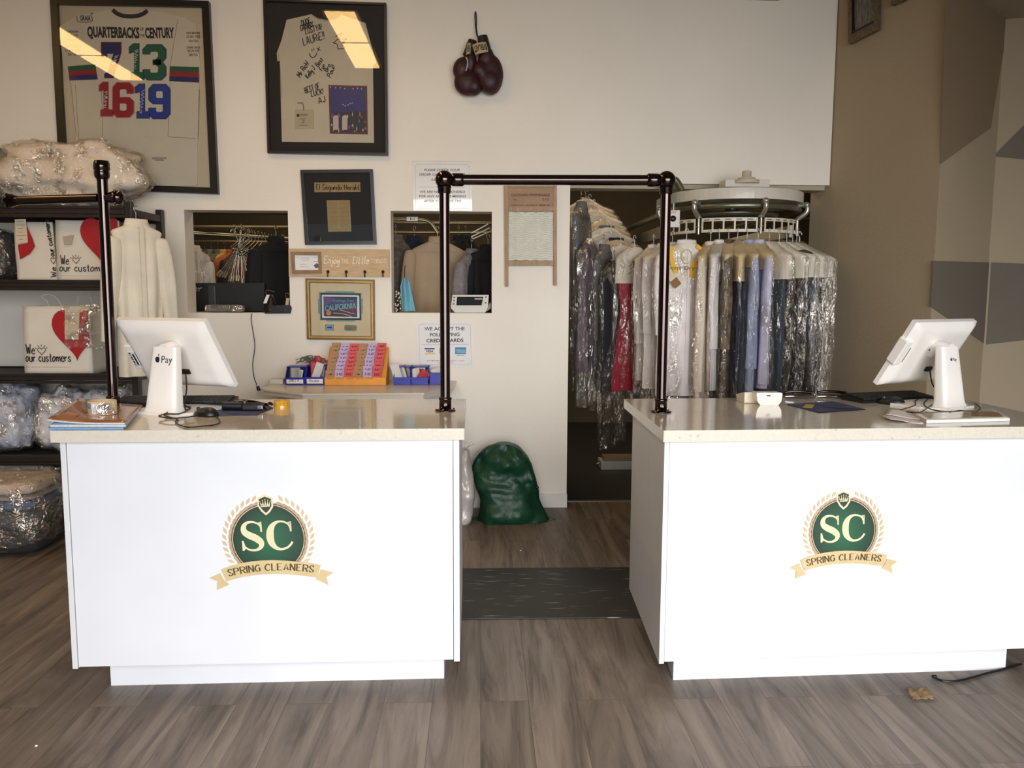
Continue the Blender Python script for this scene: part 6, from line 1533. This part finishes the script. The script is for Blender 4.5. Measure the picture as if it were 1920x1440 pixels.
# ------------------------------------------------------------------ floor bags in front of the back wall
def sack(label,name,prof,Yc,dep,mat,seed,cat,fold=.012,sm=1.0):
    """prof: list of (px_left, px_right, py) silhouettes, bottom to top, read at the sack's own depth"""
    rows=[]
    for (a_,c_,py) in prof:
        p=at(a_,py,Y=Yc); q=at(c_,py,Y=Yc); rows.append((max(0,p.z),(p.x+q.x)/2,(q.x-p.x)/2))
    rows[0]=(0.002,)+rows[0][1:]
    R2=catmull([Vector(r) for r in rows],5); n=64; out=[]; k=len(R2)
    for i,r in enumerate(R2):
        f=i/(k-1); d=dep*(1-.55*f)
        for j in range(n):
            a=2*PI*j/n; ca,sa=math.cos(a),math.sin(a)
            X=r.z*math.copysign(abs(ca)**.85,ca); Y=d*math.copysign(abs(sa)**.9,sa)
            g=fold*(fbm((X*7+seed,r.x*9,seed),1,4)+.7*math.sin(9*r.x+X*11+seed+2*fbm((X*4,r.x*4,seed)))*math.exp(-((abs(ca)-.7)**2)*6))
            edge=max(0,.12-f)*.8*dep*(-1 if sa<0 else 0)*abs(sa)
            out.append((r.y+X+ca*g*.4,Yc+Y+(g*2.2+edge)*(-1 if sa<0 else .4),r.x+ (fold*.4*fbm((X*8,seed,r.x*6)) if 0<i<k-1 else 0)))
    b=MB(); b.add(out,[(i*n+j,i*n+(j+1)%n,(i+1)*n+(j+1)%n,(i+1)*n+j) for i in range(k-1) for j in range(n)],True)
    b.add(out[-n:],[tuple(range(n))],True); b.add(out[:n],[tuple(range(n-1,-1,-1))])
    c=R2[0]; t=thing(name,label,cat,(c.y,Yc,0))
    b.obj('sack_body',mat,t)
    return t
GRS=M('green_nylon',(10,62,40),.46,var=.05,vs=4,bump=.5,bs=9)
t=sack('dark green nylon laundry bag leaning against the wall by the doorway','laundry_bag',[(881,1043,986),(893,1030,972),(900,1015,940),(893,1010,915),(888,1003,895),(884,997,873),(893,988,855),(912,975,838),(932,955,831)],5.36,.15,GRS,2,'laundry bag',fold=.020)
b=MB(); c=at(1007,914,Y=5.3); b.ell((c.x,5.30,c.z),(.012,.012,.014),10,8); b.obj('cord_end',BLK,t)
t=sack('white translucent plastic bag between the left counter and the green laundry bag','plastic_sack',[(850,882,975),(845,886,960),(850,890,930),(852,889,900),(858,884,870),(866,882,850),(868,880,843)],5.30,.10,M('white_translucent_plastic',(206,198,190),.3,coat=.4,bump=.4,bs=12,var=.06),6,'plastic bag',fold=.012)
b=MB(); c=at(875,845,Y=5.3)
b.grid(lambda u,v:(c.x-.02+.10*(u-.3)*v+.01*fbm((u*6,v*4,1)),5.30+.02*fbm((u*5,v*6,3)),c.z+.05*v+.015*fbm((u*7,v*3,2))),10,8); b.obj('gathered_top',MATS['white_translucent_plastic'],t,solid=.0015)

# ------------------------------------------------------------------ on the counters
CT=1.013; zc=CT+.0006
def terminal(label,base,yaw,lean,tw,W,H,cy,cz,pay,card):
    """white point of sale terminal seen from behind; local -y faces the customer"""
    t=thing('sales_terminal',label,'terminal',(base.x,base.y,CT),yaw)
    def st(u,v):   # tapered column with a flared foot
        z=v*.268; f=v
        hw=(.078-.020*f+.03*max(0,.12-f)*(2 if True else 1)); hy=.022+.012*(1-f)+.10*max(0,.10-f)
        a=2*PI*u; ca,sa=math.cos(a),math.sin(a)
        return (hw*math.copysign(abs(ca)**.35,ca),.02+.03*f+hy*math.copysign(abs(sa)**.5,sa),z)
    b=MB(); b.grid(st,48,22,closed=True); b.add([st(i/48,1) for i in range(48)],[tuple(range(48))]); b.obj('stand',WPL,t,world=False)
    b=MB(); b.prism([(-.10,-.03),(.10,-.03),(.15,.06),(.15,.20),(.12,.24),(-.12,.24),(-.15,.20),(-.15,.06)],0,.010,'z'); b.obj('base_plate',WPL,t,world=False,bevel=.004)
    T=Matrix.Translation((cx_ if (cx_:=tw) else 0,cy,cz))@Matrix.Rotation(-lean,4,'X')@Matrix.Rotation(0,4,'Z')
    T=Matrix.Translation((tw,cy,cz))@Matrix.Rotation(lean,4,'X')
    b=MB(); b.T=T
    def face(u,v):
        x=(u-.5)*W; z=(v-.5)*H; d=min(u,1-u,.5)*W; e=min(v,1-v)*H
        k=min(1,min(d,e)/.05); return (x,-.010-.026*(1-(1-k)**2),z)
    b.grid(face,28,22); b.grid(lambda u,v:((.5-u)*W,.012,(v-.5)*H),2,2)
    for q in ([(-1,-1),(1,-1)],[(1,-1),(1,1)],[(1,1),(-1,1)],[(-1,1),(-1,-1)]):
        (a0,c0),(a1,c1)=q; b.add([(a0*W/2,-.010,c0*H/2),(a1*W/2,-.010,c1*H/2),(a1*W/2,.012,c1*H/2),(a0*W/2,.012,c0*H/2)],[(0,1,2,3)])
    mo=b.obj('monitor_shell',WPL,t,world=False)
    b=MB(); b.T=T; b.box(-W/2+.012,W/2-.012,.0125,.0135,-H/2+.015,H/2-.015); b.obj('screen',M('terminal_screen',(14,15,18),.15),mo,world=False)
    b=MB(); b.T=T; b.box(-.05,.05,-.041,-.036,.036,.041); b.obj('vent_slot',BLK,mo,world=False)
    b=MB(); b.tube(catmull([(0,.03,.255),(0,cy*.45+.01,.262),(tw*.6,cy-.03,cz)],4),.026,14); b.obj('hinge',WPL,t,world=False)
    # card reader on the side
    b=MB(); b.T=T@Matrix.Translation((-W/2+.012,0,card))
    b.box(-.022,.026,-.032,.014,-.062,.062); cr=b.obj('card_reader',WPL,mo,world=False,bevel=.005)
    b=MB(); b.T=T@Matrix.Translation((-W/2+.012,0,card)); b.box(.020,.0265,-.0335,-.0318,-.045,.03); b.obj('reader_slot',M('slot_grey',(90,84,82),.4),cr,world=False)
    # cables
    b=MB(); b.T=T@Matrix.Translation((.035,-.037,-.07)); b.box(-.022,.022,-.008,.004,-.010,.012); b.obj('cable_plug',BLK,mo,world=False,bevel=.002)
    p=T@Vector((.04,-.05,-.075))
    b=MB(); b.tube(catmull([tuple(p),(p.x+.01,p.y-.01,p.z-.06),(p.x*.5+.04,.10,.03),(.07,.08,.014),(.03,-.03,.006)],6),.003,8); b.obj('power_cable',BLK,t,world=False)
    # applied sign
    ysurf=lambda z:.02+.03*(z/.268)-(.022+.012*(1-z/.268))-.0012
    b=MB(); k=pay
    zz_=.205
    def sfc(x,z): return (x,ysurf(z),z)
    vs,fs=glyphs('Pay',.0,0); mx=max(q[0] for q in vs)
    b.add([sfc(-.004*k+q[0]*.030*k,zz_+q[1]*.030*k) for q in vs],fs)
    ap=heart(-.016*k,zz_+.011*k,.017*k,.019*k,24); 
    ap=[(-.016*k+.0085*k*math.cos(2*PI*i/24)*(1 if not(.0<=i/24<.09 or i/24>.93) else .82),zz_+.010*k+.0095*k*math.sin(2*PI*i/24)-(.0022*k if 5<=i<=7 else 0)) for i in range(24)]
    b.add([sfc(*q) for q in ap],[tuple(range(24))])
    lf=[(-.016*k,zz_+.0205*k),(-.0115*k,zz_+.0215*k),(-.0108*k,zz_+.0262*k),(-.0155*k,zz_+.0245*k)]; b.add([sfc(*q) for q in lf],[(0,1,2,3)])
    b.obj('pay_lettering',INK,t,world=False)
    return t
bs=at(296,779,z=CT)
T1=terminal('white sales terminal on the left counter, rear side with large pay logo facing out',Vector((bs.x,bs.y+.03,0)),R_(-21),R_(33),-.055,.445,.335,.17,.235,1.35,-.01)
bs=at(1796,768,z=CT)
T2=terminal('white sales terminal on the right counter, turned left, small pay logo on its stand',Vector((bs.x,bs.y+.03,0)),R_(27),R_(32),.03,.43,.335,.17,.235,.7,.02)
mo=[c for c in kids(T1) if c.name.startswith('monitor_shell')][0]; cr=[c for c in kids(mo) if c.name.startswith('card_reader')][0]
Tm=Matrix.Translation((-.055,.17,.235))@Matrix.Rotation(R_(33),4,'X')@Matrix.Translation((-.445/2+.012,0,-.01))
b=MB(); b.T=Tm; b.box(-.016,.018,-.0332,-.0322,-.05,.03); sk=b.obj('bar_code_label',PAPER,cr,world=False)
b=MB(); b.T=Tm
for k in range(9): b.box(-.012,-.003,-.0338,-.0333,-.045+k*.008,-.045+k*.008+.003+.002*(k%3))
b.box(.003,.012,-.0338,-.0333,-.04,.02); b.obj('bar_code',INK,sk,world=False)
def keyboard(label,c,rz,L=.44,W=.15):
    t=thing('keyboard',label,'keyboard',(c.x,c.y,CT),rz)
    b=MB(); b.prism([(-W/2,.0008),(W/2,.0008),(W/2,.026),(-W/2,.012)],-L/2,L/2,'x'); b.obj('case',BLK,t,world=False,bevel=.003)
    K=M('keycap_black',(26,26,27),.5)
    b=MB()
    for r in range(6):
        y0_=-W/2+.012+r*.0215; zt2=.012+.014*((y0_+W/2)/W)
        n_=21 if r else 9
        for k in range(n_):
            x0_=-L/2+.012+k*(L-.024)/n_; w=(L-.024)/n_-.002
            b.box(x0_,x0_+w,y0_,y0_+.0185,zt2+.0005,zt2+.008)
    b.obj('keys',K,t,world=False,stuff=True)
    return t
a=at(352,757,z=CT); keyboard('black keyboard behind the left sales terminal',Vector((at(335,756,z=CT).x,3.60,0)),R_(2),L=.50)
a=at(1680,752,z=CT); keyboard('black keyboard on the right counter, left of the sales terminal',Vector((at(1668,750,z=CT).x,at(1668,750,z=CT).y,0)),R_(16),L=.42,W=.14)
def mouse(label,c,rz):
    t=thing('computer_mouse',label,'mouse',(c.x,c.y,CT),rz)
    def f(p,d): 
        q=Vector((d.x*.033*(1-.15*d.y),d.y*.055,max(-.0,d.z)*.034*(1-.25*d.y))); return q
    b=MB(); b.ell((0,0,.0015),(1,1,1),32,20,fn=f); b.obj('shell',BLK,t,world=False)
    b=MB(); b.lathe([(0,-.003),(.007,-.003),(.008,0),(.007,.003),(0,.003)],o=(0,.034,.028),axis='x',n=14); b.obj('scroll_wheel',M('dark_grey_plastic',(44,46,48),.4),t,world=False)
    b=MB(); b.rib([(0,.0),(0,.0)],.001,0) if 0 else None
    return t
m1=at(386,780,z=CT); t=mouse('black mouse on the left counter, front right of the terminal',m1,R_(70))
b=MB(); P=[(404,779),(410,786),(412,792),(400,797),(380,799),(355,801),(340,798),(331,793),(329,789),(334,787),(322,783),(308,779)]
b.tube(catmull([Vector(at(x,y_,z=CT+.004)) for x,y_ in P],5),.0026,6); b.obj('mouse_cable',BLK,t)
b=MB()
for P in ([(298,779),(315,776),(335,776),(350,770),(357,764),(354,762)],[(298,781),(320,784),(345,783),(366,780)],[(300,780),(318,772),(340,771),(348,764),(344,761)]): b.tube(catmull([Vector(at(x,y_,z=CT+.013)) for x,y_ in P],5),.0026,6)
o=b.obj('terminal_cables',BLK); tag(rehome(o,at(300,780,z=CT)),'loops of black cable at the foot of the left terminal','cable')
b=MB()
for P in ([(1690,768),(1715,760),(1716,752),(1722,748)],[(1740,748),(1732,757),(1745,767),(1775,772),(1800,771)],[(1700,772),(1725,773),(1750,757),(1765,748)],[(1828,757),(1838,765),(1826,772),(1800,770),(1780,774)]): b.tube(catmull([Vector(at(x,y_,z=CT+.012)) for x,y_ in P],5),.0026,6)
o=b.obj('terminal_cables',BLK); tag(rehome(o,at(1790,772,z=CT)),'tangle of black cables around the right terminal foot','cable')
m2=at(1672,758,z=CT); mouse('black mouse on the right counter in front of the keyboard',m2,R_(60))
# mouse pads
PAD=M('blue_mouse_pad',(58,66,104),.6,var=.35,vs=9); 
def pad(label,pix,yel=None):
    P=[at(x,y_,z=CT+.0035) for x,y_ in pix]; c=sum(P,Vector())/len(P)
    t=thing('mouse_pad',label,'mouse pad',(c.x,c.y,CT))
    MB().prism([(p.x,p.y) for p in P],CT+.0006,CT+.0035,'z').obj('pad_edge',BLK,t)
    Q=[c+(p-c)*.97 for p in P]; MB().prism([(p.x,p.y) for p in Q],CT+.0036,CT+.0042,'z').obj('pad_print',PAD,t)
    b=MB(); b.prism([(Q[0].x*.6+Q[2].x*.4,Q[0].y*.6+Q[2].y*.4),(Q[1].x*.5+Q[2].x*.5,Q[1].y*.5+Q[2].y*.5),(Q[2].x,Q[2].y),(Q[0].x*.4+Q[2].x*.6,Q[0].y*.4+Q[2].y*.6-.01)],CT+.0043,CT+.0046,'z'); b.obj('dark_print',M('navy_pad_print',(24,30,60),.6),t)
    if yel:
        Y_=[at(x,y_,z=CT+.0045) for x,y_ in yel]; MB().prism([(p.x,p.y) for p in Y_],CT+.0043,CT+.0049,'z').obj('yellow_print',M('yellow_pad_print',(206,160,70),.6),t)
pad('blue patterned mouse pad on the left counter under the scanner',[(345,769),(404,779),(480,778),(512,764),(500,758),(400,757)])
pad('blue mouse pad with small yellow square on the right counter',[(1476,758),(1535,773),(1623,767),(1562,752)],[(1505,764),(1523,765),(1527,759),(1511,758)])
# scanner on the left pad
a=at(455,762,z=CT+.02); t=thing('card_scanner','black scanner handset lying on the left counter mouse pad','scanner',(a.x,a.y,CT))
F_=lambda x,y_,Y:at(300+x/6,680+y_/6,Y=Y)
ys=a.y
b=MB(); b.tube([F_(710,485,ys)+Vector((0,0,.0)),F_(930,490,ys)],.019,14); b.obj('handle',BLK,t,bevel=.003)
b=MB(); p=F_(935,500,ys); q=F_(1160,505,ys); b.box(p.x,q.x,ys-.025,ys+.03,CT+.005,CT+.034); hd=b.obj('head',BLK,t,bevel=.006)
b=MB(); p=F_(1095,495,ys-.026); b.box(p.x,p.x+.02,ys-.0275,ys-.0252,CT+.012,CT+.028); b.obj('lens',M('chrome2',(200,200,204),.15,metal=.9),hd,bevel=.003)
b=MB(); b.tube(catmull([F_(840,440,ys+.05),F_(920,425,ys+.06),F_(1040,440,ys+.06),F_(1190,470,ys+.05),F_(1235,455,ys+.05),F_(1260,470,ys+.04)],5),.006,8); b.tube(catmull([F_(880,450,ys+.04),F_(1000,430,ys+.05),F_(1150,460,ys+.04),F_(1190,520,ys)],5),.004,8); b.obj('strap',BLKG,t)
def taperoll(label,px0,px1,pyt,pyb,mat,core=None,strip=None,name='tape_roll'):
    a=at(px0,pyb,z=CT+.0); b_=at(px1,pyb,z=CT); r=(b_.x-a.x)/2; zb_=.0
    return a,b_,r
a,c_,r=taperoll('',510,540,750,766,None)
t=thing('tape_roll','small yellow printed tape roll on the left counter','tape roll',((a.x+c_.x)/2,a.y+r,CT))
b=MB(); b.lathe([(r,0),(r,.030),(r*.78,.030),(r*.78,0),(r,0)],n=32); b.obj('roll',M('yellow_tape',(204,152,44),.3,coat=.5,var=.05),t,world=False)
b=MB()
for k in range(5):
    an=-PI/2+(k-2)*.5; 
    for dz in (0,.005): b.add([(math.cos(an+s)*(r+.0005),math.sin(an+s)*(r+.0005),z+dz*1.6) for s,z in ((-.05,.011),(.05,.011),(.05,.014),(-.05,.014))],[(0,1,2,3)])
b.obj('roll_print',M('brown_tape_print',(96,60,24),.6),t,world=False)

# magazines stacked at the left end
def magazine(label,P,z0,th,cover,edge,curl=0,grp='magazines on the left counter',name='magazine',pr=None):
    c=sum(P,Vector())/4
    t=thing(name,label,'magazine',(c.x,c.y,CT if z0<.003 else CT+z0),group=grp)
    n=14
    def S(u,v,dz):
        p=P[0].lerp(P[1],u).lerp(P[3].lerp(P[2],u),v); return (p.x,p.y,CT+z0+dz+curl*((1-u)**3))
    b=MB(); b.grid(lambda u,v:S(u,v,th),n,6); cv=b.obj('cover',cover,t,solid=.0006)
    b=MB()
    for k in range(n):
        u0,u1=k/n,(k+1)/n
        for v in (0,1): b.add([S(u0,v,0),S(u1,v,0),S(u1,v,th-.0006),S(u0,v,th-.0006)],[(0,1,2,3)])
    for u in (0,1): b.add([S(u,0,0),S(u,1,0),S(u,1,th-.0006),S(u,0,th-.0006)],[(0,1,2,3)])
    b.grid(lambda u,v:S(u,v,0),n,2); b.obj('pages',edge,t)
    if pr:
        for q,m_ in pr:
            b=MB(); vs=[S(u,v,th+.0012) for u,v in q]; b.add(vs,[tuple(range(len(vs)))]); b.obj('cover_print',m_,cv)
    return t
BLUM=M('blue_magazine_cover',(92,134,178),.3,coat=.4,var=.2,vs=6); BRM=M('brown_photo_cover',(150,98,66),.25,coat=.6,var=.45,vs=7); PGE=M('page_edges',(196,190,184),.6,var=.15,vs=120); PGB=M('blue_page_edges',(110,150,186),.5,var=.1,vs=60)
q=lambda L_:[at(x,y_,z=CT) for x,y_ in L_]
P1=[Vector(p) for p in q([(90,806),(232,806),(262,770),(150,762)])]
magazine('blue covered magazine at the bottom of the stack on the left counter',P1,.0008,.008,BLUM,PGB)
P2=[p+Vector((.006,.004,0)) for p in P1]
magazine('light blue magazine in the middle of the stack on the left counter',P2,.0095,.008,M('light_blue_cover',(130,164,196),.3,coat=.4),PGE)
P3=[P1[0]+Vector((-.004,.006,0)),P1[1]+Vector((.0,.01,0)),P1[2]+Vector((.01,.0,0)),P1[3]]
magazine('brown photo covered magazine with curled corner on top of the left stack',P3,.0182,.006,BRM,PGE,curl=.014,pr=[([(.25,.45),(.55,.3),(.8,.6),(.5,.8)],M('dark_photo_print',(74,46,36),.3,coat=.5)),([(.05,.05),(.3,.05),(.3,.3),(.1,.35)],M('orange_photo_print',(196,132,82),.3,coat=.5))])
a=at(160,776,z=CT+.03); c_=at(211,776,z=CT+.03); r=(c_.x-a.x)/2
t=thing('tape_roll','wide clear packing tape roll on top of the magazine stack','tape roll',((a.x+c_.x)/2,a.y+r*.6,CT+.0265))
b=MB(); b.lathe([(r,0),(r,.050),(r*.86,.050),(r*.86,0),(r,0)],n=36); b.obj('tape_core',M('card_core',(206,186,150),.6),t,world=False)
b=MB(); b.lathe([(r*1.015,.002),(r*1.015,.048)],n=36); b.obj('clear_tape',FILM2,t,world=False)
b=MB()
for (s0,s1,z0_,z1_,m_) in ((-.9,-.45,.024,.044,0),(-.4,.45,.004,.044,1),(.5,.9,.018,.040,0)):
    n_=8; b.add([(math.cos(-PI/2+s0+(s1-s0)*i/n_)*(r*1.006),math.sin(-PI/2+s0+(s1-s0)*i/n_)*(r*1.006),z) for z in (z0_,z1_) for i in range(n_+1)],[(i,i+1,i+n_+2,i+n_+1) for i in range(n_)],m=m_)
b.obj('core_print',[M('blue_core_print',(84,134,190),.5),PAPER],t,world=False)
# papers and magazine on the right counter
P1=q([(1737,794),(1893,790),(1862,772),(1712,780)])
magazine('white magazine with brown photo cover on the right counter',P1,.0008,.012,M('pale_photo_cover',(206,194,176),.25,coat=.6,var=.25,vs=9),M('white_page_edges',(226,222,216),.6,var=.05,vs=120),grp='magazines on the right counter',pr=[([(.6,.35),(.95,.15),(.98,.6),(.7,.85)],M('tan_photo_print',(150,112,76),.3,coat=.5))])
for k,(L_,lb) in enumerate((([(1668,790),(1730,795),(1738,786),(1650,782)],'lower loose white leaflet left of the magazine on the right counter'),([(1660,783),(1725,789),(1735,778),(1668,772)],'upper loose leaflet left of the magazine on the right counter'))):
    P=q(L_); c=sum([Vector(p) for p in P],Vector())/4
    b=MB(); b.grid(lambda u,v:tuple(Vector(P[0]).lerp(P[1],u).lerp(Vector(P[3]).lerp(P[2],u),v)+Vector((0,0,.002+.004*k+.006*(1-u)**2+.002*math.sin(u*6)))),10,6)
    o=b.obj('leaflet',M('leaflet_paper',(222,208,202),.5,var=.08,vs=14),solid=.0012); tag(rehome(o,(c.x,c.y,CT)),lb,'leaflet','leaflets on the right counter')
# card terminal
a=at(1418,760,z=CT); c_=at(1467,760,z=CT); w=(c_.x-a.x); yy_=a.y
t=thing('card_terminal','rounded white card payment terminal on the right counter','card terminal',((a.x+c_.x)/2,yy_+.05,CT))
b=MB(); x0,x1=a.x,c_.x
b.prism([(x0+.018,CT+.0005),(x1-.018,CT+.0005),(x1-.005,CT+.018),(x1-.001,CT+.05),(x1-.006,CT+.056),(x0+.002,CT+.056),(x0,CT+.05),(x0+.005,CT+.018)],yy_,yy_+.06)
b.obj('front_body',M('cream_white_plastic',(236,226,206),.3,coat=.4),t,bevel=.005,seg=3)
b=MB(); b.prism([(yy_+.061,CT+.0006),(yy_+.17,CT+.0006),(yy_+.18,CT+.028),(yy_+.061,CT+.052)],x0-.004-.03,x1-.012,'x'); b.obj('rear_body',M('cream_shade_plastic',(214,202,180),.35),t,bevel=.006)
MB().box(x0+.045,x0+.062,yy_-.0012,yy_+.004,CT+.040,CT+.046).obj('card_slot',BLK,t)
# bundle of chrome clips / folded glasses
a=at(1470,748,z=CT); c_=at(1558,743,z=CT)
CR=M('smoked_chrome',(140,134,136),.14,metal=.95,var=.2,vs=30)
for k in range(2):
    x0=a.x+.005+k*.155; t=thing('stapler_remover','%s flat chrome hand tool lying behind the blue mouse pad'%('left' if k==0 else 'right'),'tool',(x0+.07,a.y,CT),group='chrome tools on the right counter')
    b=MB(); b.tube(catmull([(x0,a.y,CT+.012),(x0+.03,a.y-.005,CT+.014),(x0+.09,a.y,CT+.012),(x0+.14,a.y+.01,CT+.012)],4),[.011]*13,10); b.obj('lower_arm',CR,t)
    b=MB(); b.tube(catmull([(x0+.005,a.y+.02,CT+.028),(x0+.06,a.y+.02,CT+.034),(x0+.145,a.y+.02,CT+.026)],4),[.007]*9,8); b.obj('upper_arm',BLKG,t)
    b=MB(); b.lathe([(0,-.012),(.009,-.01),(.009,.01),(0,.012)],o=(x0+.142,a.y+.012,CT+.018),axis='y',n=12); b.obj('pivot',MATS['chrome'],t)

# ------------------------------------------------------------------ bits on the floor
a=at(1726,1308,z=0)
b=MB(); rr=random.Random(6)
b.grid(lambda u,v:(a.x+(u-.5)*.09,a.y+(v-.5)*.06,.008+.014*abs(fbm((u*5,v*5,3),1,4))+.016*abs(math.sin(u*5+1))*v),14,10); o=b.obj('dry_leaf',M('dry_brown_leaf',(124,98,66),.8,var=.3,vs=40),solid=.0012); tag(rehome(o,(a.x,a.y,0)),'curled dry brown leaf on the floor before the right counter','leaf')
b=MB(); b.tube(catmull([Vector(at(x,y_,z=.006)) for x,y_ in [(1752,1268),(1765,1276),(1790,1277),(1815,1272),(1850,1262),(1880,1255),(1915,1245)]],5),.005,8); b.ell(at(1752,1268,z=.008),(.012,.01,.007),12,8)
o=b.obj('floor_cable',BLK); tag(rehome(o,at(1800,1274,z=0)),'black cable on the floor along the toe kick of the right counter','cable')
for (x_,y_,lb) in ((68,1400,'small white crumb on the floor at lower left'),(976,1033,'tiny white speck on the floor below the green laundry bag')):
    a=at(x_,y_,z=0); b=MB(); b.ell((a.x,a.y,.003),(.005,.004,.003),10,6); o=b.obj('crumb',PAPER); tag(rehome(o,(a.x,a.y,0)),lb,'crumb')
